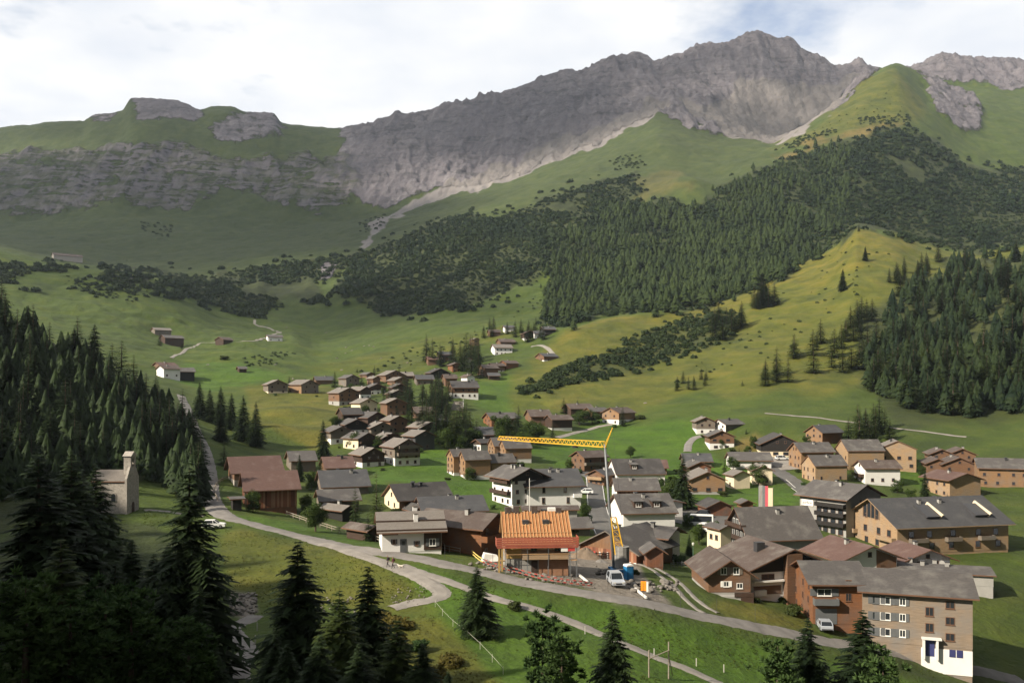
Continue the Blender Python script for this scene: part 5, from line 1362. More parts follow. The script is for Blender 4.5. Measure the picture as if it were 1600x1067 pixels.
H('wooden gable house with five windows on a grey plinth', 1074, 1079, 1123, 772, 753, 10, 'y', 'larch', 'roof_light', base='grey_render', base_h=0.8, depth=12, wr=(1, 3), frame='frame_brown', Y=250, win=(1.5, 1.2))
H('grey timber gable chalet on the green hillside', 1084, 1088, 1112, 679, 662, 10, 'y', 'grey_wood', 'roof_light', base='white', base_h=2.4, depth=9, wr=(2, 2), Y=325)
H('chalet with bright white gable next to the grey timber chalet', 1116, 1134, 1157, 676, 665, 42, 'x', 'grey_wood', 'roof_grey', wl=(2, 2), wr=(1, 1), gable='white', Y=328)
H('brown chalet with white ground floor below the grey timber chalet', 1105, 1109, 1140, 703, 685, 10, 'y', 'brown_wood', 'roof_grey', base='white', base_h=2.7, depth=10, wr=(2, 2), win=(1.6, 1.0), Y=300)
H('big black barn with wide gable and pale ground floor', 1183, 1189, 1240, 714, 697, 8, 'y', 'black_wood', 'roof_dark', base='cream', base_h=2.2, depth=16, pitch=25, wr=(1, 4), Y=300, name='barn', cat='barn', win=(2.0, 1.2))
H('red-orange gabled house above the wooden neighbour', 1264, 1285, 1310, 697, 679, 50, 'x', 'orange_wood', 'roof_slate', wl=(2, 3), Y=305, pitch=30, gable='larch')
H('wooden gabled house beside the barn forecourt', 1236, 1252, 1292, 734, 710, 48, 'x', 'larch', 'roof_grey', wl=(2, 3), wr=(1, 3), Y=265, pitch=30, win=(0.8, 1.1), frame='frame_brown')
H('pale six-window gabled house behind the grey hotel', 1257, 1274, 1313, 754, 732, 48, 'x', 'pale_wood', 'roof_grey', wl=(2, 3), wr=(1, 2), Y=240, pitch=34, win=(0.7, 1.2), over=0.4, frame='frame_brown', attic=False)
H('pale six-window gabled house further up beside the copse', 1309, 1325, 1369, 734, 709, 46, 'x', 'pale_wood', 'roof_grey', wl=(2, 3), wr=(1, 2), Y=262, pitch=34, win=(0.7, 1.2), over=0.4, frame='frame_brown', attic=False)
H('pale timber house with six windows facing straight out', 1371, 1374, 1418, 733, 706, 6, 'y', 'pale_wood', 'roof_light', depth=12, wr=(2, 3), Y=265, pitch=24, win=(1.3, 1.2), over=0.4, frame='frame_brown', attic=False)
H('white chalet with dark porch gable below the pale timber houses', 1338, 1352, 1394, 756, 735, 42, 'x', 'white', 'roof_brown', wl=(1, 2), wr=(1, 3), balc=(('l', 2.2, 0.1, 0.9),), Y=236)
H('white house with brown double door by the forecourt', 1137, 1143, 1193, 733, 721, 10, 'x', 'white', 'roof_grey', depth=9, door=('r', 0.6, 2.6, 2.6, 'brown_wood'), Y=268, chim=1)
H('left gabled wing of the L-shaped pale house', 1136, 1147, 1167, 764, 746, 32, 'y', 'cream', 'roof_light', Y=240, wl=(1, 1), chim=0)
H('right gabled wing of the L-shaped pale house', 1174, 1177, 1201, 757, 738, 10, 'y', 'cream', 'roof_light', depth=9, Y=246, wr=(1, 2))
H('small red hut with dark roof behind the car park', 1090, 1106, 1142, 806, 792, 26, 'y', 'red_wood', 'roof_dark', Y=214, chim=0, name='hut', cat='hut')
H('little orange kiosk behind the timbered inn roof', 1154, 1159, 1176, 795, 786, 20, 'y', 'orange_wood', 'roof_grey', depth=4, Y=226, chim=0, name='hut', cat='hut')
QD = 'four stepped timber houses at the right edge'
for lab, a, b, c, yb, ye, Yv in (('upper left of the four stepped timber houses', 1450, 1454, 1481, 726, 712, 272), ('upper right of the four stepped timber houses', 1478, 1483, 1514, 726, 712, 270), ('lower left of the four stepped timber houses', 1445, 1449, 1474, 745, 727, 252), ('lower right of the four stepped timber houses', 1470, 1474, 1512, 750, 729, 250)):
    H(lab, a, b, c, yb, ye, 10, 'y', 'brown_wood', 'roof_brown', depth=10, wr=(2, 2), Y=Yv, group=QD)
H('brown-roofed chalet with pale wall at the right edge', 1452, 1484, 1520, 778, 754, 55, 'y', 'pale_wood', 'roof_rust', wl=(2, 3), frame='frame_brown', Y=222, over=1.2, pitch=18)
H('long timber house beyond the right picture edge', 1525, 1530, 1590, 760, 735, 10, 'x', 'larch', 'roof_grey', depth=10, wr=(2, 4), Y=235)
# --- left of the village ---
H('long rust-roofed barn upper of the pair by the road', 358, 366, 436, 760, 737, 8, 'x', 'brown_wood', 'roof_rust', base='stone', base_h=1.6, depth=11, pitch=30, over=1.2, Y=228, chim=0, name='barn', cat='barn')
H('rust-roofed red board barn lower of the pair by the road', 380, 386, 462, 793, 764, 6, 'x', 'red_wood', 'roof_rust', depth=10, pitch=32, over=1.0, Y=200, chim=0, name='barn', cat='barn')
H('tiny black shed by the road bend', 362, 364, 377, 797, 780, 8, 'x', 'black_wood', 'roof_grey', depth=3, Y=190, chim=0, pitch=8, name='shed', cat='shed')
H('rust-red roof behind the grey double roof', 506, 510, 545, 745, 733, 8, 'x', 'brown_wood', 'roof_rust', depth=10, Y=235, chim=2)
H('upper half of the grey double roof', 497, 505, 575, 775, 760, 8, 'x', 'grey_wood', 'roof_slate', depth=12, pitch=30, Y=212, chim=2)
H('lower half of the grey double roof', 494, 502, 560, 798, 782, 8, 'x', 'grey_wood', 'roof_grey', depth=8, pitch=26, Y=198, chim=0)
H('dark gabled hut at the end of the grey double roof', 520, 535, 552, 815, 797, 42, 'y', 'black_wood', 'roof_light', depth=7, Y=184, chim=1)
H('grey roof behind the young spruce by the barns', 452, 455, 486, 735, 722, 8, 'x', 'grey_wood', 'roof_grey', depth=9, Y=250, chim=0)
H('dark house with cream left gable behind the white roadside chalet', 600, 624, 706, 800, 781, 30, 'x', 'brown_wood', 'roof_dark', gable='cream', wl=(1, 2), pitch=30, Y=184, chim=3)
H('grey roof stretching behind the white roadside chalet', 655, 662, 760, 812, 800, 10, 'x', 'grey_render', 'roof_slate', depth=12, pitch=24, Y=178, chim=2)
H('little dark gable with chimney above the white roadside chalet', 640, 650, 664, 806, 796, 30, 'y', 'black_wood', 'roof_dark', depth=5, Y=166, chim=0, pitch=38)
H('brown-roofed wooden gable house left of the building site', 700, 752, 788, 870, 823, 58, 'y', 'orange_wood', 'roof_brown', wr=(3, 2), depth=13, Y=158, balc=(('r', 2.6, 0.0, 0.9, 'orange_wood'),), over=1.2, frame='frame_brown')
H('dark shed left of the white roadside chalet', 563, 575, 592, 845, 828, 40, 'y', 'dark_wood', 'roof_brown', depth=6, Y=160, chim=0, name='shed', cat='shed')
# --- far meadow barns ---
H('white farmhouse with dark roof left on the far meadow edge', 247, 256, 276, 590, 578, 40, 'x', 'white', 'roof_brown', wr=(1, 2), Y=430)
H('rust roof behind the white farmhouse on the far meadow', 244, 250, 271, 577, 572, 30, 'x', 'brown_wood', 'roof_rust', depth=7, Y=450)
H('dark barn with white end right of the white farmhouse', 274, 276, 298, 592, 582, 10, 'x', 'black_wood', 'roof_grey', depth=8, Y=425, name='barn', cat='barn', chim=0)
H('grey flat barn highest on the far meadow', 238, 242, 262, 522, 516, 20, 'x', 'grey_wood', 'roof_light', depth=7, Y=640, name='barn', cat='barn', chim=0)
H('dark barn among bushes on the far meadow', 255, 258, 281, 537, 529, 25, 'x', 'dark_wood', 'roof_grey', depth=8, Y=600, name='barn', cat='barn', chim=0)
H('brown hay barn in the middle of the far meadow', 342, 349, 361, 539, 532, 40, 'x', 'dark_wood', 'roof_brown', depth=8, Y=660, name='barn', cat='barn', chim=0)
H('white-fronted hut at the far end of the meadow track', 416, 419, 437, 533, 527, 12, 'x', 'white', 'roof_grey', depth=7, wr=(1, 2), Y=690, name='barn', cat='barn', chim=0)
H('tiny hay hut on the bright far meadow', 372, 374, 383, 582, 577, 14, 'x', 'dark_wood', 'roof_grey', depth=5, Y=500, name='hut', cat='hut', chim=0)
H('long stone barn on the green shelf at the far left', 78, 84, 118, 404, 399, 12, 'x', 'stone', 'roof_brown', depth=10, name='barn', cat='barn', chim=0, Y=905, pitch=30)
# ------------------------------------------------------------------ buildings with features of their own
def mat_of(o):
    return Matrix.Translation(o.location) @ o.rotation_euler.to_matrix().to_4x4()
def absorb(a, b):
    """make the wing b part of house a"""
    inv = mat_of(a).inverted() @ mat_of(b)
    for ch in list(b.children):
        loc = inv @ Matrix.LocRotScale(ch.location, ch.rotation_euler, ch.scale)
        ch.parent = a
        ch.location = loc.to_translation(); ch.rotation_euler = loc.to_euler()
    bpy.data.objects.remove(b)
def part(root, name, mats, fn, rot_left=False):
    mb = MB(); fn(mb)
    o = mb.build(name, mats, root)
    if rot_left:
        o.rotation_euler = (0, 0, -math.pi / 2)
    return o
def text_mesh(body, size, mat, name):
    cu = bpy.data.curves.new(name, 'FONT')
    cu.body = body; cu.size = size; cu.extrude = 0.01; cu.align_x = 'CENTER'; cu.align_y = 'CENTER'
    tmp = bpy.data.objects.new('tmp', cu); COL.objects.link(tmp)
    me = bpy.data.meshes.new_from_object(tmp.evaluated_get(bpy.context.evaluated_depsgraph_get()))
    bpy.data.objects.remove(tmp)
    me.name = name; me.materials.clear(); me.materials.append(mat)
    return me

# hotel with the name board
r, A, B, h, rise = H('grey hotel with stacked dark balconies and a lettered name board', 1251, 1322, 1373, 840, 779, 55, 'y', 'grey_render', 'roof_grey', fixed=True, pitch=22, over=1.3, wr=(4, 1), balc=(('l', 2.6, 0.0, 0.62, 'black_wood'), ('l', 5.0, 0.0, 0.62, 'black_wood'), ('l', 7.3, 0.0, 0.62, 'black_wood')), chim=2, name='hotel', cat='hotel', attic=False)
for zf in (0.4, 2.9, 5.3):
    for yf in (0.06, 0.22, 0.38, 0.52):
        put_window(r, 'l', B * yf + 0.7, zf, 1.5, 1.7, 'frame_brown', None, False)
bo = part(r, 'name_board', [M['frame_brown'], M['white']], lambda mb: (mb.box(-B * 0.96, -B * 0.70, -0.08, -0.004, h - 2.9, h - 1.3, 1), mb.box(-B * 0.96 - 0.06, -B * 0.70 + 0.06, -0.06, -0.003, h - 2.98, h - 1.22, 0)), True)
tx = obj_from('lettering', text_mesh('gorfion', B * 0.075, M['dark_metal'], 'lettering'), bo)
tx.location = (-B * 0.83, -0.10, h - 2.1); tx.rotation_euler = (math.pi / 2, 0, 0)
# sunlit gable block
r, A, B, h, rise = H('long timber block with glowing sunlit gable and slate roof', 1324, 1402, 1560, 866, 822, 36, 'x', 'pale_wood', 'roof_slate', fixed=True, pitch=27, over=1.2, wl=(2, 4), wr=(2, 5), chim=3, name='timber_block', cat='house', balc=(('l', 2.7, 0.02, 0.32, 'pale_wood'), ('l', 2.7, 0.78, 1.0, 'pale_wood'), ('r', 2.7, 0.1, 0.25, 'grey_wood'), ('r', 2.7, 0.42, 0.55, 'grey_wood'), ('r', 2.7, 0.72, 0.85, 'grey_wood')), win=(1.4, 1.7), edge='pale_wood')
part(r, 'gable_glazing', M['glass'], lambda mb: mb.prism([(-B * 0.66, h + 0.6), (-B * 0.34, h + 0.6), (-B * 0.34, h + rise * 0.62), (-B * 0.5, h + rise * 0.92), (-B * 0.66, h + rise * 0.62)], -0.06, 0.02, 'y'), True)
for k in range(5):
    part(r, 'gable_post', M['larch'], lambda mb: mb.box(-B * (0.34 + 0.08 * k) - 0.1, -B * (0.34 + 0.08 * k) + 0.1, -0.16, 0.01, h + 0.55, h + rise * (0.60 + 0.16 * (2 - abs(k - 2)) / 1.0 * 0.9)), True)
for q in (0.30, 0.74):
    part(r, 'roof_terrace', [M['dark_metal'], M['cream']], lambda mb: (mb.prism([(B * 0.10, h + rise * 0.23), (B * 0.34, h + rise * 0.74), (B * 0.30, h + rise * 0.78), (B * 0.06, h + rise * 0.34)], A * q, A * q + 3.6, 'x', 0), mb.prism([(B * 0.09, h + rise * 0.22), (B * 0.35, h + rise * 0.76), (B * 0.32, h + rise * 0.90), (B * 0.03, h + rise * 0.42)], A * q + 3.6, A * q + 3.9, 'x', 1)))
# rust-roofed white pair
r, A, B, h, rise = H('white house with streaked rust roof before the sunlit timber block', 1262, 1316, 1396, 908, 874, 38, 'y', 'white', 'roof_rust', aspect=1.0, pitch=21, over=1.4, wr=(2, 2), wl=(1, 3), frame='frame_brown', chim=1, win=(1.0, 1.1))
part(r, 'gable_boarding', M['brown_wood'], lambda mb: mb.prism([(A * 0.62, h * 0.25), (A * 0.985, h * 0.25), (A * 0.985, h * 0.99), (A * 0.62, h + rise * 0.70)], -0.07, -0.004, 'y'))
r, A, B, h, rise = H('second rust-roofed white house right of the first', 1376, 1415, 1478, 903, 874, 38, 'y', 'white', 'roof_rust', aspect=1.0, pitch=21, over=1.4, wr=(2, 2), wl=(1, 2), chim=1)
H('low grey slab roof with vents behind the near timber block', 1340, 1346, 1530, 905, 889, 5, 'x', 'grey_render', 'roof_grey', depth=9, pitch=10, over=0.5, chim=4, name='annexe')
# near timber block, two sections
r, A, B, h, rise = H('near long timber block with dark shutters, balcony and blue door', 1247, 1270, 1347, 974, 909, 16, 'x', 'orange_wood', 'roof_grey', fixed=True, depth=11.5, pitch=20, over=1.1, wl=(3, 3), frame='frame_brown', chim=0, name='timber_block', win=(0.9, 1.2), attic=False, balc=(('r', 3.2, 0.0, 0.46, 'shutter_grey'),), drop=4)
put_window(r, 'r', A * 0.22, 4.4, 2.2, 1.1, 'frame_white', 'shutter_grey', True)
put_window(r, 'r', A * 0.68, 3.6, 0.9, 1.3, 'frame_brown', None, True)
put_window(r, 'r', A * 0.68, 5.9, 0.9, 1.0, 'frame_brown', None, True)
part(r, 'entrance', M['shutter_grey'], lambda mb: mb.box(A * 0.05, A * 0.46, -0.05, 0.02, 0.0, 2.4))
r2, A2, B2, h2, ri2 = H('wing', 1345, 1348, 1502, 1000, 921, 3, 'x', 'silver_wood', 'roof_grey', fixed=True, depth=12.0, pitch=20, over=0.9, chim=0, drop=5, base='silver_wood')
for z in (h2 * 0.13, h2 * 0.44, h2 * 0.75):
    for xf, w_, sh in ((0.27, 1.5, 'shutter_grey'), (0.43, 0.9, 'shutter_grey')):
        put_window(r2, 'r', A2 * (xf - 0.06), z, w_, 1.15, 'frame_white', sh, True)
    put_window(r2, 'r', A2 * 0.13, z, 1.2, 1.15, 'shutter_grey', 'shutter_grey', True)
    put_window(r2, 'r', A2 * 0.80, z, 1.25, 1.15, 'frame_brown', None, True)
for z in (h2 * 0.27, h2 * 0.58):
    put_window(r2, 'r', A2 * 0.615, z, 1.15, 1.35, 'frame_brown', None, True)
part(r2, 'plinth', M['white'], lambda mb: mb.box(A2 * 0.54, A2 - 0.02, -0.06, 0.05, -4, -0.30))
part(r2, 'porch', [M['white'], M['shutter_blue']], lambda mb: (mb.box(A2 * 0.55, A2 * 0.57, -0.9, -0.004, -1.8, 1.15), mb.box(A2 * 0.67, A2 * 0.69, -0.9, -0.004, -1.8, 1.15), mb.box(A2 * 0.54, A2 * 0.72, -1.0, -0.003, 1.15, 1.35)))
part(r2, 'door', M['shutter_blue'], lambda mb: mb.box(A2 * 0.58, A2 * 0.66, -0.10, -0.004, -1.5, 0.95))
for xf in (0.82, 0.885):
    part(r2, 'cellar_shutter', M['shutter_blue'], lambda mb: mb.box(A2 * xf - 0.42, A2 * xf + 0.42, -0.13, -0.062, -1.35, -0.25))
absorb(r, r2)
# timbered inn
r, A, B, h, rise = H('dark timbered inn with steep slate roof and balconied gable', 1133, 1172, 1275, 866, 840, 25, 'x', 'grey_render', 'roof_grey', fixed=True, pitch=41, over=1.0, wr=(1, 3), chim=1, name='inn', attic=False, balc=(('l', 2.6, 0.02, 0.98, 'dark_wood'), ('l', 5.2, 0.16, 0.84, 'dark_wood')))
part(r, 'gable_boarding', M['black_wood'], lambda mb: mb.prism([(-B * 0.985, 0.5), (-0.15, 0.5), (-0.15, h), (-B * 0.5, h + rise * 0.97), (-B * 0.985, h)], -0.05, -0.004, 'y'), True)
for z, n, lo_, hi_ in ((0.4, 5, 0.08, 0.92), (2.9, 5, 0.1, 0.9), (5.4, 3, 0.3, 0.7)):
    for k in range(n):
        put_window(r, 'l', B * (lo_ + (hi_ - lo_) * (k + 0.5) / n), z, 1.0, 1.5, 'frame_white', None, False, 0.05)
H('cream wing with grey roof left of the timbered inn', 1105, 1126, 1142, 872, 826, 50, 'y', 'cream', 'roof_grey', aspect=0.6, pitch=20, wl=(2, 2), chim=0, frame='frame_brown')
# brown chalet and the dark building behind it
r, A, B, h, rise = H('brown boarded chalet with white-framed windows beside the cart track', 1096, 1107, 1171, 925, 897, 14, 'y', 'brown_wood', 'roof_brown', fixed=True, depth=12, pitch=33, over=1.1, base='grey_render', chim=0, drop=5, attic=False)
for x, z, w_, sh in ((0.36, 2.9, 1.0, 'grey_wood'), (0.66, 2.9, 1.0, 'grey_wood'), (0.42, 0.9, 0.9, 'frame_white'), (0.74, 0.6, 1.0, None)):
    put_window(r, 'r', A * x, z, w_, 1.15 if z > 2 else 0.9, 'frame_white', sh, True)
part(r, 'terrace', [M['grey_render'], M['dark_wood']], lambda mb: (mb.box(A * 0.2, A * 0.98, -1.6, -0.06, -2.2, -0.35, 0), mb.box(A * 0.55, A * 1.0, -1.75, -1.62, -0.4, 0.3, 1), mb.box(A * 0.7, A * 1.0, -1.72, -0.07, -1.5, -0.42, 1)))
r, A, B, h, rise = H('large dark building with low streaked roof and brown tower wall', 1112, 1172, 1292, 934, 888, 30, 'y', 'white', 'roof_brown', fixed=True, pitch=21, over=1.5, chim=0, drop=4, wr=(0, 0))
part(r, 'gable_boarding', M['black_wood'], lambda mb: mb.prism([(0.2, h - 0.7), (A - 0.2, h - 0.7), (A - 0.2, h), (A * 0.5, h + rise * 0.97), (0.2, h)], -0.12, -0.004, 'y'))
part(r, 'tower_wall', M['brown_wood'], lambda mb: mb.box(A * 0.41, A * 0.60, -1.3, -0.125, -3, h + rise * 0.80))
part(r, 'loggia', [M['brown_wood'], M['frame_white']], lambda mb: (mb.box(A * 0.04, A * 0.38, -0.10, -0.004, 0.5, 1.9, 0), mb.box(A * 0.03, A * 0.40, -0.7, -0.11, 2.6, 2.9, 1), mb.box(A * 0.03, A * 0.18, -0.7, -0.105, 0.4, 1.3, 1)))
put_window(r, 'r', A * 0.68, 1.6, 1.6, 1.5, 'frame_brown', None, True)
put_window(r, 'r', A * 0.22, 2.95, 2.4, 0.9, 'frame_brown', None, True)
part(r, 'chimney', [M['dark_metal']], lambda mb: mb.box(A * 0.26, A * 0.36, B * 0.35, B * 0.35 + 1.2, h + 0.6, h + rise + 0.5))
# red timber gable house below the crane
r, A, B, h, rise = H('red-brown boarded house with wide gable and big grey roof behind the crane', 903, 995, 1052, 881, 863, 58, 'x', 'vertical_wood', 'roof_grey', fixed=True, pitch=27, over=1.1, wl=(0, 0), chim=1, edge='grey_wood')
for k in range(4):
    part(r, 'red_shutter', M['red_paint'], lambda mb: mb.box(-B * (0.12 + 0.2 * k) - 0.9, -B * (0.12 + 0.2 * k), -0.06, -0.004, 0.3, 1.3), True)
part(r, 'plinth', M['white'], lambda mb: mb.box(-B * 0.22, -0.06, -0.08, -0.003, -3, 0.2), True)
r2, *_ = H('wing', 1004, 1011, 1036, 886, 862, 25, 'y', 'red_wood', 'roof_grey', aspect=0.7, pitch=32, chim=0)
absorb(r, r2)
# white roadside chalet
r, A, B, h, rise = H('white roadside chalet with silvery shingle roof and two chimneys', 592, 597, 690, 863, 829, 3, 'x', 'white', 'roof_light', fixed=True, depth=9.5, pitch=25, over=1.0, chim=0)
part(r, 'boarded_bay', M['dark_wood'], lambda mb: mb.box(A * 0.70, A - 0.05, -0.09, -0.004, 0.2, h - 0.1))
put_window(r, 'r', A * 0.845, 0.85, 1.1, 1.2, 'frame_white', 'shutter_grey', True, 0.09)
put_window(r, 'r', A * 0.20, 1.35, 0.5, 0.75, 'frame_brown', 'shutter_grey', True)
put_window(r, 'r', A * 0.58, 0.95, 0.5, 0.75, 'frame_brown', 'shutter_grey', True)
part(r, 'door', [M['shutter_grey'], M['glass']], lambda mb: (mb.box(A * 0.30, A * 0.41, -0.08, -0.004, -0.2, 2.1, 0), mb.box(A * 0.33, A * 0.38, -0.10, -0.082, 1.1, 1.8, 1)))
part(r, 'eave_boarding', M['brown_wood'], lambda mb: mb.box(A * 0.0, A * 0.27, -0.07, -0.004, h - 0.75, h - 0.05))
for xf, yf in ((0.58, 0.22), (0.60, 0.62)):
    zc = h + rise * (1 - abs(yf - 0.5) * 2)
    part(r, 'chimney', [M['white'], M['grey_wood']], lambda mb: (mb.box(A * xf - 0.35, A * xf + 0.35, B * yf - 0.4, B * yf + 0.4, zc - 0.5, zc + 1.4, 0), mb.box(A * xf - 0.45, A * xf + 0.45, B * yf - 0.5, B * yf + 0.5, zc + 1.4, zc + 1.5, 1)))
for yf in (-0.06, 0.20):
    zc = h + rise * yf * 2 + 0.33
    part(r, 'snow_guard', M['dark_wood'], lambda mb: mb.box(-0.9, A + 0.9, B * yf - 0.08, B * yf + 0.08, zc - 0.1, zc + 0.14))
# chapel
r, A, B, h, rise = H('small stone chapel with bell gable in the dark wood clearing', 160, 196, 211, 803, 752, 66, 'y', 'stone', 'roof_light', fixed=True, depth=6.5, width=4.8, pitch=38, over=0.25, chim=0, name='chapel', cat='chapel', drop=4)
ct = A / 2
part(r, 'facade', M['stone'], lambda mb: mb.prism([(-0.35, -3), (A + 0.35, -3), (A + 0.35, h + 0.5), (ct + 1.2, h + rise + 0.9), (ct - 1.2, h + rise + 0.9), (-0.35, h + 0.5)], -0.45, -0.004, 'y'))
def tower(mb):
    z1 = h + rise + 0.5; z2 = z1 + 2.0
    mb.box(ct - 1.15, ct - 0.5, -0.5, 0.9, z1 - 0.1, z2); mb.box(ct + 0.5, ct + 1.15, -0.5, 0.9, z1 - 0.1, z2)
    mb.box(ct - 1.15, ct + 1.15, -0.5, 0.9, z1 - 2.2, z1 - 0.11); mb.box(ct - 1.15, ct + 1.15, -0.5, 0.9, z2 + 0.003, z2 + 0.5)
    mb.prism([(ct - 1.4, z2 + 0.505), (ct + 1.4, z2 + 0.505), (ct, z2 + 1.4)], -0.7, 1.1, 'y')
bt = part(r, 'bell_tower', M['stone'], tower)
part(r, 'bell', M['dark_metal'], lambda mb: mb.tube([(ct, 0.2, h + rise + 1.2), (ct, 0.2, h + rise + 1.6), (ct, 0.2, h + rise + 1.9)], [0.42, 0.3, 0.08], 10))
def arch(mb, w, hh, y0, y1):
    P = [(-w / 2, 0), (w / 2, 0), (w / 2, hh * 0.65)] + [(w / 2 * math.cos(a), hh * 0.65 + w / 2 * math.sin(a)) for a in (0.6, 1.2, 1.57, 1.95, 2.5)] + [(-w / 2, hh * 0.65)]
    mb.prism(P, y0, y1, 'y')
for yy in (0.36, 0.72):
    w = part(r, 'arched_window', M['stone'], lambda mb: arch(mb, 1.15, 2.1, -0.10, 0.0)); w.location = (0, B * yy, h * 0.36); w.rotation_euler = (0, 0, -math.pi / 2)
    g = part(w, 'pane', M['glass'], lambda mb: arch(mb, 0.85, 1.8, -0.13, -0.102)); g.location = (0, 0, 0.12)
w = part(r, 'door', M['dark_wood'], lambda mb: arch(mb, 1.2, 2.4, -0.50, -0.452)); w.location = (A * 0.5, 0, 0)

# house under construction
p0 = hit(791, 894)
r, A, B, h, rise = H('chalet under construction with new orange roof battens and red safety boards', 786, 791, 889, 894, 846, 4, 'x', 'pale_wood', 'roof_grey', fixed=True, depth=10, pitch=36, over=0.5, base='concrete', base_h=2.1, chim=0, name='unfinished_chalet', drop=4)
M['new_deck'] = mat_plain('new_timber_deck', (0.30, 0.135, 0.055), 0.7, 0.2, 1.2)
M['new_batten'] = mat_plain('new_batten', (0.46, 0.27, 0.13), 0.7, 0.12)
M['safety_red'] = mat_plain('safety_red', (0.30, 0.085, 0.055), 0.7, 0.15, 0.8)
M['brick'] = mat_plain('clay_block', (0.24, 0.13, 0.08), 0.9, 0.15, 2.0)
M['yellow_board'] = mat_plain('yellow_board', (0.34, 0.23, 0.085), 0.8, 0.12)
for ch in list(r.children):
    if ch.name.startswith('roof'):
        ch.data.materials[0] = M['new_deck']; ch.data.materials[1] = M['new_batten']; roof_o = ch
tp = math.tan(math.radians(36))
nb = 20
for k in range(nb + 1):
    x = -0.5 + (A + 1.0) * k / nb
    part(roof_o, 'batten', M['new_batten'], lambda mb: mb.bar((x, -0.55, h - 0.55 * tp + 0.33), (x, B * 0.5 - 0.05, h + rise + 0.30), 0.10, 0.10))
for k in range(2):
    yq = 0.35 + k * 0.7
    part(roof_o, 'cross_batten', M['new_batten'], lambda mb: mb.box(-0.5, A + 0.5, yq, yq + 0.1, h + yq * tp + 0.385, h + yq * tp + 0.44))
for xf in (0.33, 0.66):
    part(roof_o, 'roof_light', [M['dark_metal'], M['new_batten']], lambda mb: (mb.box(A * xf - 0.5, A * xf + 0.5, B * 0.26, B * 0.26 + 0.9, h + rise * 0.52, h + rise * 0.52 + 0.95, 0), mb.box(A * xf - 0.62, A * xf + 0.62, B * 0.25, B * 0.27 + 0.9, h + rise * 0.50 + 0.2, h + rise * 0.52 + 0.30, 1)))
for xf, hh in ((0.06, 1.0), (0.20, 1.1), (0.50, 1.1), (0.90, 0.8)):
    part(roof_o, 'chimney', M['roof_brown'], lambda mb: mb.box(A * xf - 0.45, A * xf + 0.45, B * 0.5 - 0.4, B * 0.5 + 0.4, h + rise * 0.8, h + rise + hh))
for zz in (-0.80, -0.47, -0.14, 0.19, 0.52):
    part(r, 'safety_board', M['safety_red'], lambda mb: mb.box(-1.5, A + 1.3, -1.3, -1.24, h + zz, h + zz + 0.27))
part(r, 'safety_board', M['safety_red'], lambda mb: mb.box(A + 1.31, A + 1.38, -1.3, 1.4, h - 0.55, h + 0.75))
part(r, 'safety_board', M['safety_red'], lambda mb: mb.box(-1.58, -1.51, -1.3, 1.0, h - 0.55, h + 0.6))
part(r, 'yellow_panel', M['yellow_board'], lambda mb: mb.box(0.1, A * 0.24, -0.05, -0.004, 2.15, h - 0.4))
part(r, 'brick_panel', M['brick'], lambda mb: mb.box(A * 0.52, A * 0.99, -0.02, 0.04, -0.6, 2.0))
part(r, 'doorway', M['dark_wood'], lambda mb: mb.box(A * 0.40, A * 0.50, -0.04, 0.06, -0.6, 1.75))
for xf in (0.44, 0.82):
    put_window(r, 'r', A * xf, 3.1, 1.0, 1.35, 'frame_brown', None, True)
part(r, 'balcony_boards', M['pale_wood'], lambda mb: (mb.box(A * 0.25, A * 0.98, -1.1, -1.02, 2.1, 3.0), mb.box(A * 0.25, A * 0.98, -1.02, -0.004, 2.06, 2.16)))
part(r, 'white_notice', M['frame_white'], lambda mb: mb.box(A * 0.86, A * 0.965, -1.22, -1.14, 3.3, 4.2))
part(r, 'red_notice', M['red_paint'], lambda mb: mb.box(A * 0.97, A * 1.08, -1.22, -1.14, 3.35, 4.15))
for x in (-1.2, -0.2, A * 0.33, A * 0.66, A + 0.1, A + 1.1):
    part(r, 'scaffold_pole', M['metal'], lambda mb: (mb.bar((x, -1.15, -2), (x, -1.15, h - 0.6), 0.06), mb.bar((x, -0.35, -2), (x, -0.35, h - 0.4), 0.06)))
for z in (1.9, 3.9):
    part(r, 'scaffold_deck', M['new_batten'], lambda mb: (mb.box(-1.3, -0.15, -1.1, -0.3, z, z + 0.06), mb.box(A + 0.05, A + 1.2, -1.1, -0.3, z, z + 0.06), mb.box(-1.3, A + 1.2, -1.17, -1.13, z + 1.0, z + 1.06)))
part(r, 'scaffold_boards', M['yellow_board'], lambda mb: [mb.box(-1.3 + 0.45 * k, -1.02 + 0.45 * k, -1.24, -1.2, 0.2 + 0.2 * (k % 2), h - 0.7) for k in range(2)])
part(r, 'roof_pole', M['frame_white'], lambda mb: mb.bar((A * 0.42, B * 0.5, h + rise), (A * 0.42, B * 0.5, h + rise + 5.5), 0.09))
part(r, 'pallet', [M['dark_metal'], M['frame_white']], lambda mb: (mb.box(A * 0.62, A * 0.70, B * 0.5, B * 0.62, h + rise * 0.8, h + rise + 0.5, 0), mb.box(A * 0.73, A * 0.86, B * 0.5, B * 0.6, h + rise * 0.8, h + rise + 0.75, 1), mb.box(A * 0.10, A * 0.15, B * 0.5, B * 0.6, h + rise * 0.8, h + rise + 1.2, 1)))
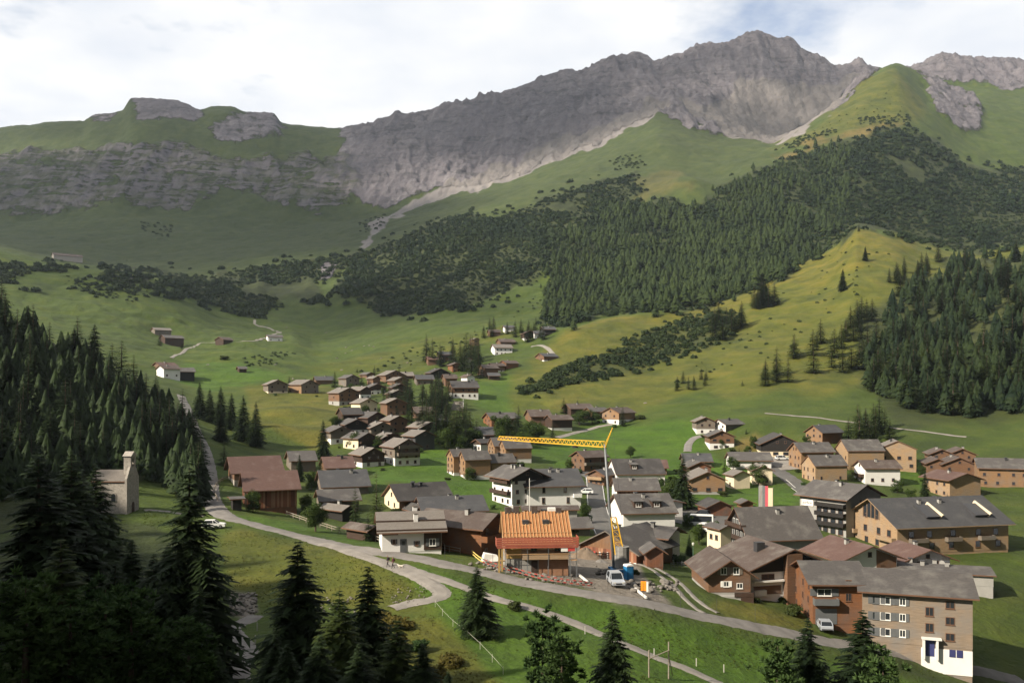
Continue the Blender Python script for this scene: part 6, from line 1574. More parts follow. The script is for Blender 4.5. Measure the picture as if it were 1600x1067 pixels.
# dormers on the two-dormer roof
def dormer(house_label, xs, yf, w, hh):
    for o in HOUSES:
        try:
            if o.get('label') == house_label:
                return o
        except ReferenceError:
            pass
for lab, xs, yf in (('grey-roofed house with two dormers behind the crane', (0.34, 0.66), 0.14), ('big dark-roofed house with dormer behind the red timber house', (0.40,), 0.16)):
    o = dormer(lab, 0, 0, 0, 0)
    ro = [c for c in o.children if c.name.startswith('roof')][0]
    ve = np.array([v.co for v in ro.data.vertices])
    x0, x1, z0, z1 = ve[:, 0].min(), ve[:, 0].max(), ve[:, 2].min(), ve[:, 2].max()
    y0, y1 = ve[:, 1].min(), ve[:, 1].max()
    sl = (z1 - z0 - 0.25) / ((y1 - y0) / 2)
    for xf in xs:
        xc = x0 + (x1 - x0) * xf; yy = y0 + (y1 - y0) * yf; zz = z0 + (yy - y0) * sl + 0.2
        d = MB(); d.box(xc - 1.1, xc + 1.1, yy, yy + 1.6 / sl, zz, zz + 1.5, 0)
        d.hexa([(xc - 1.4, yy - 0.4, zz + 1.5), (xc + 1.4, yy - 0.4, zz + 1.5), (xc + 1.4, yy + 2.0 / sl, zz + 1.9), (xc - 1.4, yy + 2.0 / sl, zz + 1.9), (xc - 1.4, yy - 0.4, zz + 1.65), (xc + 1.4, yy - 0.4, zz + 1.65), (xc + 1.4, yy + 2.0 / sl, zz + 2.05), (xc - 1.4, yy + 2.0 / sl, zz + 2.05)], 1)
        do = d.build('dormer', [M['dark_wood'], M['roof_grey']], ro)
        me_, pa_ = window_mesh(1.3, 1.0, 'frame_white', None, True)
        wo_ = obj_from('window', me_, do); wo_.location = (xc, yy, zz + 0.25)

# upright boards one can tell apart
M['board_a'] = mat_plain('board_dark', (0.13, 0.055, 0.035), 0.85, 0.25, 1.5, 0.2, (6, 6, 0.4))
M['board_b'] = mat_plain('board_red', (0.21, 0.085, 0.05), 0.85, 0.25, 1.5, 0.2, (6, 6, 0.4))
M['board_c'] = mat_plain('board_pale', (0.29, 0.155, 0.095), 0.85, 0.25, 1.5, 0.2, (6, 6, 0.4))
def boards(label, z0, step, left=False):
    o = dormer(label, 0, 0, 0, 0)
    w = [c for c in o.children if c.name.split('.')[0] == 'wall'][0]
    ve = np.array([v.co for v in w.data.vertices])
    L, hh = (ve[:, 1].max() if left else ve[:, 0].max()), sorted(set(round(float(z), 3) for z in ve[:, 2]))[-2]
    n = int(L / step)
    meshes = [MB().box(0, L / n - 0.035, -0.05 - 0.02 * k, -0.004, z0, hh - 0.06).mesh('plank', [M[q]]) for k, q in enumerate(('board_a', 'board_b', 'board_c', 'board_b'))]
    r_ = np.random.default_rng(int(L * 100))
    for k in range(n):
        q = obj_from('plank', meshes[int(r_.integers(4))], w)
        if left:
            q.location = (0, L * (k + 1) / n, 0); q.rotation_euler = (0, 0, -math.pi / 2)
        else:
            q.location = (L * k / n, 0, 0)
boards('rust-roofed red board barn lower of the pair by the road', -0.3, 0.42)
boards('red upright-board house with brown roof in the village centre', 0.85, 0.6)
boards('red-brown boarded house with wide gable and big grey roof behind the crane', 0.0, 0.6, True)
# ------------------------------------------------------------------ crane, vehicles, fences, people and small things
M['crane_yellow'] = mat_plain('crane_yellow', (0.62, 0.36, 0.035), 0.5, 0.12)
M['toilet_blue'] = mat_plain('cabin_blue', (0.02, 0.16, 0.36), 0.5, 0.1)
M['sign_orange'] = mat_plain('sign_orange', (0.75, 0.27, 0.02), 0.6, 0.1)
M['tyre'] = mat_plain('tyre', (0.02, 0.02, 0.02), 0.9)
M['car_white'] = mat_plain('car_white', (0.70, 0.70, 0.70), 0.3, 0.03)
M['car_silver'] = mat_plain('car_silver', (0.42, 0.45, 0.50), 0.3, 0.04, metal=0.3)
M['car_dark'] = mat_plain('car_dark', (0.03, 0.035, 0.045), 0.3, 0.05)
M['car_blue'] = mat_plain('car_blue', (0.06, 0.12, 0.20), 0.3, 0.05)
M['lamp_glass'] = NT('lamp_glass').done((0.55, 0.55, 0.5), 0.2)
M['skin'] = mat_plain('skin', (0.45, 0.27, 0.19), 0.7, 0.08)
M['cloth_dark'] = mat_plain('dark_clothing', (0.035, 0.028, 0.035), 0.9, 0.2)
M['cloth_wine'] = mat_plain('wine_clothing', (0.10, 0.03, 0.04), 0.9, 0.2)
M['fur'] = mat_plain('pale_fur', (0.62, 0.56, 0.47), 0.95, 0.15)

# --- crane: tube mast, lattice foot, lattice jib, stay ---
base = hit(966, 893)
mast_x, Ym = (948 - CX) / F * base.y, base.y + 1.0
foot = Vector((base.x - 0.6, Ym, base.z))
topz = (HZ - 694) / F * Ym
top = Vector(((945 - CX) / F * Ym, Ym, topz))
cr_ = empty('tower_crane', foot)
tag(cr_, 'yellow tower crane with lattice jib over the building site', 'crane')
T = top - foot
MB().tube([(0, 0, 0.5), tuple(T * 0.5), tuple(T)], [0.28, 0.24, 0.19], 10).build('mast', M['metal'], cr_, True)
mb = MB()
L4 = [Vector((sx * 0.75 + 0.9, sy * 0.75, 2.8)) for sx in (-1, 1) for sy in (-1, 1)]
U4 = [Vector((sx * 0.45 - 0.1, sy * 0.45, 9.0)) for sx in (-1, 1) for sy in (-1, 1)]
for a, b in zip(L4, U4):
    mb.bar(a, b, 0.15)
for k in range(6):
    t0, t1 = k / 6, (k + 1) / 6
    q0 = [a.lerp(b, t0) for a, b in zip(L4, U4)]; q1 = [a.lerp(b, t1) for a, b in zip(L4, U4)]
    for i, j in ((0, 1), (1, 3), (3, 2), (2, 0)):
        mb.bar(q0[i], q1[j], 0.07); mb.bar(q1[i], q1[j], 0.07)
mb.build('lattice_foot', M['crane_yellow'], cr_)
jt = at(780, 684, Ym + 26) - foot
for nm, a, b, s0, s1, n in (('jib', T, jt, 0.95, 0.62, 26),):
    mb = MB()
    ax = (b - a).normalized(); side = ax.cross(Vector((0, 0, 1))).normalized()
    def ring(t):
        c = a.lerp(b, t); s = s0 + (s1 - s0) * t
        return [c + side * s * 0.55 - Vector((0, 0, s * 0.5)), c - side * s * 0.55 - Vector((0, 0, s * 0.5)), c + Vector((0, 0, s * 0.5))]
    for k in range(n):
        p, q = ring(k / n), ring((k + 1) / n)
        for i in range(3):
            mb.bar(p[i], q[i], 0.11); mb.bar(p[i], q[(i + 1) % 3], 0.06); mb.bar(q[i], q[(i + 1) % 3], 0.06)
    mb.build(nm, M['crane_yellow'], cr_)
st = at(957, 668, Ym) - foot
mb = MB()
for off in (-0.25, 0.25):
    mb.bar(T + Vector((0, off, -0.6)), st + Vector((0, off * 0.4, 0)), 0.12)
for k in range(6):
    mb.bar(T.lerp(st, k / 6) + Vector((0, -0.22, 0)), T.lerp(st, (k + 1) / 6) + Vector((0, 0.2, 0)), 0.06)
mb.build('stay_frame', M['crane_yellow'], cr_)
MB().bar(st, jt.lerp(T, 0.35), 0.03).bar(st, Vector((1.9, 0.4, 3.2)), 0.03).build('stay_cable', M['dark_metal'], cr_)
mid_j = T.lerp(jt, 0.25)
MB().box(mid_j.x - 0.5, mid_j.x + 0.5, mid_j.y - 0.3, mid_j.y + 0.3, mid_j.z - 0.95, mid_j.z - 0.55).build('trolley', M['dark_metal'], cr_)
for k in range(5):
    z = 0.6 + k * 0.72
    P = [(0.3 + 1.25 * math.cos(t) * 1.0 + 1.0, 1.2 * math.sin(t)) for t in [math.pi * 2 * j / 12 for j in range(12)]]
    mb = MB()
    i = len(mb.v)
    mb.v.extend([(x, y - 0.4, z) for x, y in P] + [(x, y - 0.4, z + 0.69) for x, y in P])
    mb.f.append(tuple(range(12, 24))); mb.m.append(0); mb.f.append(tuple(reversed(range(12)))); mb.m.append(0)
    for j in range(12):
        mb.f.append((j, (j + 1) % 12, 12 + (j + 1) % 12, 12 + j)); mb.m.append(0)
    mb.build('ballast_block', M['concrete'], cr_)
MB().box(-0.9, 2.8, -1.9, -1.6, 0.1, 0.5).box(-0.9, 2.8, 0.8, 1.1, 0.1, 0.5).box(-0.6, 0, -2.4, 1.6, 0.1, 0.4).box(2.2, 2.6, -2.4, 1.6, 0.1, 0.4).build('base_frame', M['toilet_blue'], cr_)

# --- vehicles ---
def car(label, px, py, head, body, L=4.4, W=1.8, Hh=1.5, kind='car', name=None, group=None, Yv=None):
    """head: direction of the bonnet in degrees, 0 = to the right, 90 = away, -90 = towards the viewer"""
    p = hit(px, py)
    o = empty(name or kind, (p.x, p.y, p.z + 0.22), math.radians(head))
    tag(o, label, kind, group)
    l, w = L / 2, W / 2
    g = 0.28
    if kind in ('van', 'bus'):
        side = [(-l, g), (l, g), (l, 0.85), (l - 0.25, 1.0), (l - 0.75, Hh - 0.1), (l - 1.1, Hh), (-l + 0.05, Hh), (-l, Hh - 0.15)]
        glass = [(l - 0.28, 1.02), (l - 0.78, Hh - 0.18), (-l + 0.3, Hh - 0.18), (-l + 0.3, 1.05)]
    else:
        side = [(-l, g), (l, g), (l + 0.02, 0.62), (l - 0.1, 0.78), (l - 1.15, 0.93), (-l + 0.15, 0.95), (-l, 0.85)]
        glass = [(l - 1.2, 0.94), (l - 1.95, Hh - 0.04), (-l + 0.65, Hh - 0.04), (-l + 0.12, 0.96)]
    MB().prism(side, -w, w, 'y').build('body', M[body], o)
    if kind == 'car':
        mb = MB()
        q = 0.14
        b4 = [(glass[0][0], 0.945), (glass[3][0], 0.965)]; t2 = [(glass[1][0], Hh - 0.06), (glass[2][0], Hh - 0.06)]
        mb.hexa([(b4[1][0], -w + 0.03, 0.93), (b4[0][0], -w + 0.03, 0.93), (b4[0][0], w - 0.03, 0.93), (b4[1][0], w - 0.03, 0.93), (t2[1][0], -w + q, t2[1][1]), (t2[0][0], -w + q, t2[0][1]), (t2[0][0], w - q, t2[0][1]), (t2[1][0], w - q, t2[1][1])])
        mb.build('cabin_glass', M['glass'], o)
        MB().box(t2[1][0] - 0.06, t2[0][0] + 0.06, -w + q - 0.02, w - q + 0.02, Hh - 0.058, Hh).build('roof', M[body], o)
        mb = MB()
        for s in (-1, 1):
            for (xa, za), (xb, zb) in (((b4[0][0] + 0.02, 0.93), (t2[0][0] + 0.02, Hh - 0.03)), ((b4[1][0] - 0.02, 0.93), (t2[1][0] - 0.02, Hh - 0.03)), ((0.0, 0.93), (-0.1, Hh - 0.03))):
                mb.bar((xa, s * (w - 0.03), za), (xb, s * (w - q), zb), 0.09)
        mb.build('pillar', M[body], o)
    else:
        for s in (-1, 1):
            MB().prism(glass, s * w - 0.012 if s < 0 else s * w + 0.002, s * w - 0.002 if s < 0 else s * w + 0.012, 'y').build('side_window', M['glass'], o)
        MB().hexa([(l - 0.24, -w + 0.1, 1.02), (l - 0.20, -w + 0.1, 1.04), (l - 0.20, w - 0.1, 1.04), (l - 0.24, w - 0.1, 1.02), (l - 0.76, -w + 0.15, Hh - 0.12), (l - 0.70, -w + 0.15, Hh - 0.10), (l - 0.70, w - 0.15, Hh - 0.10), (l - 0.76, w - 0.15, Hh - 0.12)]).build('windscreen', M['glass'], o)
    for sx in (-1, 1):
        for sy in (-1, 1):
            MB().tube([(sx * l * 0.62, sy * (w - 0.2), 0.32), (sx * l * 0.62, sy * (w + 0.02), 0.32)], [0.33, 0.33], 14).tube([(sx * l * 0.62, sy * (w + 0.021), 0.32), (sx * l * 0.62, sy * (w + 0.03), 0.32)], [0.19, 0.17], 10, 1).build('wheel', [M['tyre'], M['metal']], o)
    for sy in (-1, 1):
        MB().box(l - 0.06, l + 0.035, sy * (w - 0.28) - 0.17, sy * (w - 0.28) + 0.17, 0.58, 0.74).build('headlight', M['lamp_glass'], o)
    MB().box(l - 0.05, l + 0.04, -w + 0.5, w - 0.5, 0.40, 0.60).box(-l - 0.04, -l + 0.05, -w + 0.1, w - 0.1, 0.32, 0.5).build('bumper', M['dark_metal'], o)
    return o
car('silver-white off-road car parked before the crane', 962, 914, -84, 'car_silver', 4.6, 1.9, 1.75)
car('silver car parked under the balcony of the near timber block', 1288, 984, 82, 'car_silver', 4.3, 1.8, 1.5)
car('white estate car beside the white apartment block', 915, 772, 172, 'car_white', 4.6, 1.85, 1.5)
car('dark car behind the white estate car', 907, 767, 172, 'car_dark', 4.4, 1.8, 1.5)
car('white car on the forecourt of the black barn', 1222, 719, 6, 'car_white', 5.0, 1.9, 1.7)
car('white camper bus in the car park', 1094, 822, 165, 'car_white', 6.4, 2.2, 2.7, 'bus', 'camper_bus')
car('white van nearest the cream wing in the car park', 1104, 832, 150, 'car_white', 5.0, 1.95, 2.1, 'van')
car('dark off-road car at the far side of the car park', 1096, 808, 150, 'car_dark', 4.7, 1.9, 1.75)
car('black car beside the red hut', 1107, 803, 160, 'car_dark', 4.4, 1.8, 1.5)
car('blue car beside the red hut', 1118, 800, 160, 'car_blue', 4.3, 1.8, 1.5)
car('white car half hidden by the tallest spruce at the road bend', 334, 826, 10, 'car_white', 4.2, 1.75, 1.5)

# --- site things ---
def thing(name, label, cat, px, py, head=0, group=None, lift=0.0):
    p = hit(px, py)
    o = empty(name, (p.x, p.y, p.z + lift), math.radians(head))
    return tag(o, label, cat, group)
o = thing('portable_toilet', 'bright blue portable toilet cabin with white roof', 'toilet', 982, 905, 20)
MB().box(-0.6, 0.6, -0.6, 0.6, 0.05, 2.15).build('cabin', M['toilet_blue'], o)
MB().prism([(-0.66, 2.152), (0.66, 2.152), (0.5, 2.4), (-0.5, 2.4)], -0.66, 0.66, 'y').build('roof', M['frame_white'], o)
d = MB().box(-0.4, 0.4, -0.64, -0.604, 0.15, 2.0).build('door', M['toilet_blue'], o)
MB().box(0.25, 0.33, -0.67, -0.642, 1.0, 1.15).build('handle', M['dark_metal'], d)
for k in range(3):
    MB().box(0.602, 0.63, -0.5 + 0.35 * k, -0.3 + 0.35 * k, 0.2, 2.0).build('rib', M['toilet_blue'], o)
o = thing('notice_board', 'orange site notice board with white panel by the stone heap', 'sign', 1007, 926, -8)
MB().box(-0.55, 0.25, -0.05, 0.05, 0.35, 1.75).build('board', M['sign_orange'], o)
MB().box(0.27, 0.55, -0.04, 0.04, 0.2, 1.65).build('white_panel', M['frame_white'], o)
for x in (-0.45, 0.2):
    MB().box(x - 0.04, x + 0.04, 0.052, 0.11, -0.4, 1.7).build('post', M['metal'], o)
def rock_mesh(seed, n=1):
    r = np.random.default_rng(seed)
    mb = MB()
    me = bpy.data.meshes.new('rock')
    import bmesh
    bm = bmesh.new()
    bmesh.ops.create_icosphere(bm, subdivisions=2, radius=1)
    for v in bm.verts:
        v.co *= 1 + 0.22 * math.sin(v.co.x * 3.1 + seed) * math.cos(v.co.y * 2.7 + seed * 2) + r.uniform(-0.10, 0.10)
        v.co.z *= 0.72
    bm.to_mesh(me); bm.free()
    me.materials.append(M['boulder'])
    return me
M['boulder'] = mat_plain('limestone', (0.16, 0.145, 0.13), 0.95, 0.28, 2.0, 0.15)
ROCK = [rock_mesh(k) for k in range(5)]
def heap(name, label, spots, lo, hi, seed):
    r = np.random.default_rng(seed)
    Vs, Ts, b = [], [], 0
    for px, py in spots:
        p = hit(px, py)
        m = ROCK[int(r.integers(5))]
        v = np.array([q.co for q in m.vertices]); t = np.array([list(f.vertices) for f in m.polygons])
        s = r.uniform(lo, hi); a = r.random() * 6.28
        R = np.array([[math.cos(a), -math.sin(a), 0], [math.sin(a), math.cos(a), 0], [0, 0, 1]])
        Vs.append((v * s * r.uniform(0.7, 1.3, 3)) @ R.T + np.array([p.x, p.y, p.z + s * 0.2 + r.uniform(0, 0.25)])); Ts.append(t + b); b += len(v)
    ob = obj_from(name, tri_mesh(name, np.concatenate(Vs), np.concatenate(Ts), M['boulder']))
    return tag(ob, label, kind='stuff')
r1 = np.random.default_rng(77)
heap('rubble', 'grey stone rubble heap behind the orange notice board', [(r1.uniform(982, 1058), 908 + r1.uniform(0, 12) + (k % 7)) for k in range(70)], 0.15, 0.5, 1)
heap('rubble', 'stones and offcuts under the crane foot', [(r1.uniform(930, 960), r1.uniform(884, 900)) for k in range(26)], 0.15, 0.4, 2)
heap('stream_rubble', 'pinkish stream stones beside the reddish path', [(r1.uniform(358, 402), r1.uniform(928, 962)) for k in range(120)], 0.08, 0.28, 3)
heap('bank_stones', 'pale stones on the bank inside the hairpin path', [(r1.uniform(612, 665), r1.uniform(918, 945)) for k in range(45)], 0.05, 0.15, 4)
heap('site_rubble', 'rubble along the road edge before the building site', [(735 + 190 * t + r1.normal(0, 3), 880 + 36 * t + r1.normal(0, 3)) for t in r1.random(110)], 0.12, 0.38, 5)
heap('gully_stones', 'boulders along the stream in the trees', [(r1.uniform(470, 560), r1.uniform(935, 958)) for k in range(40)], 0.08, 0.22, 6)
M['earth'] = mat_plain('excavated_earth', (0.15, 0.115, 0.085), 0.95, 0.25, 1.5, bump=0.1)
def mound(name, label, px, py, rx, ry, hh, mat, cat='mound'):
    p = hit(px, py)
    n, m = 20, 8
    Vv, Q_ = [], []
    for i in range(m + 1):
        for j in range(n):
            t = i / m; a = 6.2832 * j / n
            w = 1 + 0.18 * math.sin(a * 3 + px) + 0.1 * math.sin(a * 7)
            Vv.append((p.x + math.cos(a) * rx * t * w, p.y + math.sin(a) * ry * t * w, p.z + hh * (math.cos(t * math.pi) * 0.5 + 0.5) * (1 + 0.1 * math.sin(a * 5 + i)) - 0.3))
    for i in range(m):
        for j in range(n):
            Q_.append((i * n + j, i * n + (j + 1) % n, (i + 1) * n + (j + 1) % n, (i + 1) * n + j))
    ob = obj_from(name, tri_mesh(name, Vv, Q_, mat, smooth=True))
    return tag(ob, label, cat)
mound('earth_heap', 'bare earth heap behind the building site yard', 915, 872, 4.2, 3.4, 2.2, M['earth'])
mound('gravel_heap', 'small gravel heap beside the crane ballast', 938, 878, 2.0, 1.6, 0.8, M['gravel'])
o = thing('covered_pile', 'building material under a white sheet left of the site', 'pile', 767, 878, 15)
MB().hexa([(-1.6, -0.9, -0.2), (1.6, -0.9, -0.2), (1.6, 0.9, -0.2), (-1.6, 0.9, -0.2), (-1.2, -0.6, 1.5), (0.9, -0.5, 1.2), (1.0, 0.5, 1.1), (-1.1, 0.6, 1.6)]).build('sheet', M['frame_white'], o)
MB().box(-1.7, 1.7, -1.0, 1.0, -0.4, 0.25).build('pallet', M['grey_wood'], o)
o = thing('timber_trestle', 'stacked dark timber trestle beside the earth heap', 'timber', 940, 872, 5)
for k in range(4):
    MB().box(-1.1 + 0.7 * k, -0.95 + 0.7 * k, -0.5, 0.5, -0.2, 1.2).build('upright', M['frame_white'] if k % 2 else M['dark_wood'], o)
for k in range(3):
    MB().box(-1.4, 1.5, -0.55, -0.45, 0.1 + 0.42 * k, 0.3 + 0.42 * k).build('plank', M['dark_wood'], o)
for lab, a, b in (('pale beam lying at the yard edge by the site', (904, 900), (918, 912)), ('pale beam lying before the stone heap', (992, 922), (1010, 937))):
    pa, pb = hit(*a), hit(*b)
    tag(MB().bar(pa + Vector((0, 0, 0.3)), pb + Vector((0, 0, 0.3)), 0.28).build('timber_beam', M['line_paint']), lab, 'beam')
# red and white barrier along the road
br = empty('barrier_fence', hit(740, 872)); tag(br, 'red and white striped barrier curving along the building site', 'barrier')
BP = [hit(*q) for q in ((737, 868), (748, 878), (765, 886), (785, 892), (805, 897), (830, 904), (855, 910), (880, 914), (905, 917), (926, 920))]
Lb = smooth_line([(q.x, q.y) for q in BP], 5)
M['barrier_red'] = mat_plain('barrier_red', (0.26, 0.05, 0.04), 0.8, 0.2)
M['barrier_yellow'] = mat_plain('barrier_yellow', (0.62, 0.48, 0.14), 0.7, 0.1)
for k in range(len(Lb) - 1):
    a, b = Lb[k], Lb[k + 1]
    za, zb = float(ground_z(a.x, a.y)), float(ground_z(b.x, b.y))
    for zz in (0.45, 0.9):
        mt = M['barrier_yellow'] if k < 7 else (M['barrier_red'] if (k + int(zz * 2)) % 2 else M['grey_wood'])
        ob = MB().bar(Vector((a.x, a.y, za + zz)) - br.location, Vector((b.x, b.y, zb + zz)) - br.location, 0.05, 0.17).build('plank', mt, br)
    if k % 3 == 0:
        MB().bar(Vector((a.x, a.y + 0.06, za - 0.2)) - br.location, Vector((a.x, a.y + 0.06, za + 1.1)) - br.location, 0.07).build('post', M['grey_wood'], br)
# rail fences
def rail_fence(label, pix, mat, hts=(0.55, 1.0), gap=2.6, th=0.10, name='rail_fence', post=0.13):
    P = [hit(*q) for q in pix]
    o = empty(name, P[0]); tag(o, label, 'fence')
    L = smooth_line([(q.x, q.y) for q in P], 8)
    S = [L[0]]
    acc = 0
    for a, b in zip(L, L[1:]):
        acc += (b - a).length
        if acc >= gap:
            S.append(b); acc = 0
    for k, a in enumerate(S):
        z = float(ground_z(a.x, a.y))
        MB().bar(Vector((a.x, a.y, z - 0.3)) - P[0], Vector((a.x, a.y, z + hts[-1] + 0.15)) - P[0], post).build('post', mat, o)
        if k:
            c = S[k - 1]; zc = float(ground_z(c.x, c.y))
            for hh in hts:
                MB().bar(Vector((c.x, c.y - 0.08, zc + hh)) - P[0], Vector((a.x, a.y - 0.08, z + hh)) - P[0], th * 0.7, th * 1.4).build('rail', mat, o)
    return o
M['fence_wood'] = mat_wood('fence_wood', (0.25, 0.21, 0.165), 0.4)
rail_fence('double-rail wooden fence between barn meadow and roadside chalet', [(448, 806), (475, 815), (500, 823), (530, 832), (560, 839), (590, 847), (612, 856)], M['fence_wood'])
rail_fence('short wooden fence between white chalet and building site', [(690, 860), (710, 864), (735, 868)], M['fence_wood'])
rail_fence('curved pale guard rail on the road bend above the barns', [(362, 748), (348, 752), (338, 760), (335, 770), (340, 783)], M['fence_wood'], (0.5, 0.9))
rail_fence('grey metal railing above the cart track', [(1048, 888), (1062, 886), (1075, 888), (1088, 892)], M['metal'], (0.4, 0.75, 1.05), 1.5, 0.05, 'metal_railing', 0.06)
M['white_post'] = mat_plain('white_post', (0.42, 0.41, 0.37), 0.7, 0.1)
o = rail_fence('white tape fence running down from the hairpin path', [(680, 948), (700, 972), (735, 1000), (765, 1030), (800, 1068)], M['white_post'], (0.75,), 3.6, 0.018, 'tape_fence', 0.04)
for i, (px, py) in enumerate([(1088, 1040), (1131, 1050), (914, 990), (1022, 1025), (402, 985), (399, 1005)]):
    p = hit(px, py)
    q = tag(MB().box(-0.05, 0.05, -0.05, 0.05, -0.2, 0.95).build('fence_stake', M['white_post']), ['white stake in the meadow before the stone pines', 'white stake right of the first meadow stake', 'white stake left of the slim lone spruce', 'white stake at the wooden gate frame', 'upper white stake by the reddish path', 'lower white stake by the reddish path'][i], 'stake')
    q.location = p
for i, (px, py) in enumerate([(640, 866), (695, 876), (770, 893), (893, 917), (950, 928), (1005, 940), (1063, 951), (1120, 962), (1180, 975)]):
    p = hit(px, py - 3)
    q = tag(MB().tube([(0, 0, -0.2), (0, 0, 2.4)], [0.03, 0.025], 6).build('snow_pole', M['dark_metal']), '%s thin dark snow pole from the left along the road' % ORD[i], 'pole', 'snow poles along the road')
    q.location = p
o = thing('gate_frame', 'tall wooden gate frame of two poles and a crossbar below the meadow path', 'gate', 1014, 1058, 25)
for x, hh in ((0, 3.0), (2.6, 3.6)):
    MB().tube([(x, 0, -0.5), (x, 0, hh)], [0.09, 0.08], 8).build('post', M['fence_wood'], o)
MB().tube([(0, -0.1, 2.1), (2.6, -0.1, 2.7)], [0.06, 0.06], 8).build('crossbar', M['fence_wood'], o)
MB().tube([(3.3, 0.3, -0.3), (2.65, 0, 1.9)], [0.05, 0.05], 6).build('brace', M['fence_wood'], o)
o = thing('street_lamp', 'green lamp post beside the railing in the village centre', 'lamp', 1083, 888)
M['green_metal'] = mat_plain('green_metal', (0.08, 0.16, 0.11), 0.5, 0.1)
MB().tube([(0, 0, -0.3), (0, 0, 4.4)], [0.07, 0.05], 8).build('post', M['green_metal'], o)
MB().tube([(0, 0, 4.4), (0, 0, 4.55), (0, 0, 4.9), (0, 0, 5.0)], [0.10, 0.2, 0.24, 0.08], 10).build('lamp_head', M['lamp_glass'], o)
# striped banner frame on the meadow
pb = hit(1196, 793)
o = empty('striped_banner', pb, math.atan2(-pb.x, pb.y)); tag(o, 'tall striped grey, red and white banner on the green behind the inn', 'banner')
kk = pb.y / F
for lab, x0, x1, mt, hh in (('grey', -10, -4.5, 'grey_render', 35), ('striped', -4.5, -0.5, 'metal', 34.5), ('red', -0.5, 4, 'safety_banner', 34), ('white', 4, 11, 'cream', 31)):
    if mt == 'safety_banner':
        M[mt] = mat_plain('banner_red', (0.50, 0.09, 0.12), 0.8, 0.1)
    MB().box(x0 * kk, x1 * kk, -0.04, 0.04, 0.1, hh * kk).build('stripe', M[mt], o)
MB().bar((-9.5 * kk, -0.05, 8 * kk), (-5 * kk, -0.05, 27 * kk), 0.14, 0.02).build('diagonal', M['safety_banner'], o)
for x in (-10.3, 11.3):
    MB().bar((x * kk, 0.1, -0.5), (x * kk, 0.1, 33 * kk), 0.1).build('post', M['metal'], o)
# stone terrace under the broad dark-roofed house
o = thing('stone_terrace', 'stepped stone terrace below the broad dark-roofed house', 'terrace', 714, 641, 0)
for k in range(3):
    MB().box(-2.6 + 0.3 * k, 2.8, 2.2 * k, 2.2 * k + 2.6, -1.5, 1.3 + 1.4 * k).build('step', M['stone'], o)
MB().bar((2.9, 0, 1.4), (2.6, 5.5, 5.0), 0.15, 0.7).build('parapet', M['white'], o)
# small pale boulders and grazing dots on the meadow
BX = [526, 540.5, 550, 577, 584, 596, 637, 534, 458, 325, 430, 510, 1008, 540, 569, 448]
for i, (px, py) in enumerate([(526, 560), (540.5, 543), (550, 548), (577, 540), (584, 542), (596, 560), (637, 567), (534, 578), (458, 592), (325, 570), (430, 570), (510, 520), (1008, 630), (540, 552), (569, 541), (448, 512)]):
    p = hit(px, py)
    q = obj_from('meadow_boulder', ROCK[i % 5]); q.location = p; q.scale = (0.9, 0.9, 0.8)
    tag(q, '%s pale boulder on the far meadow, listed from the left' % ORD[sorted(BX).index(px)], 'boulder', 'pale boulders on the far meadow')

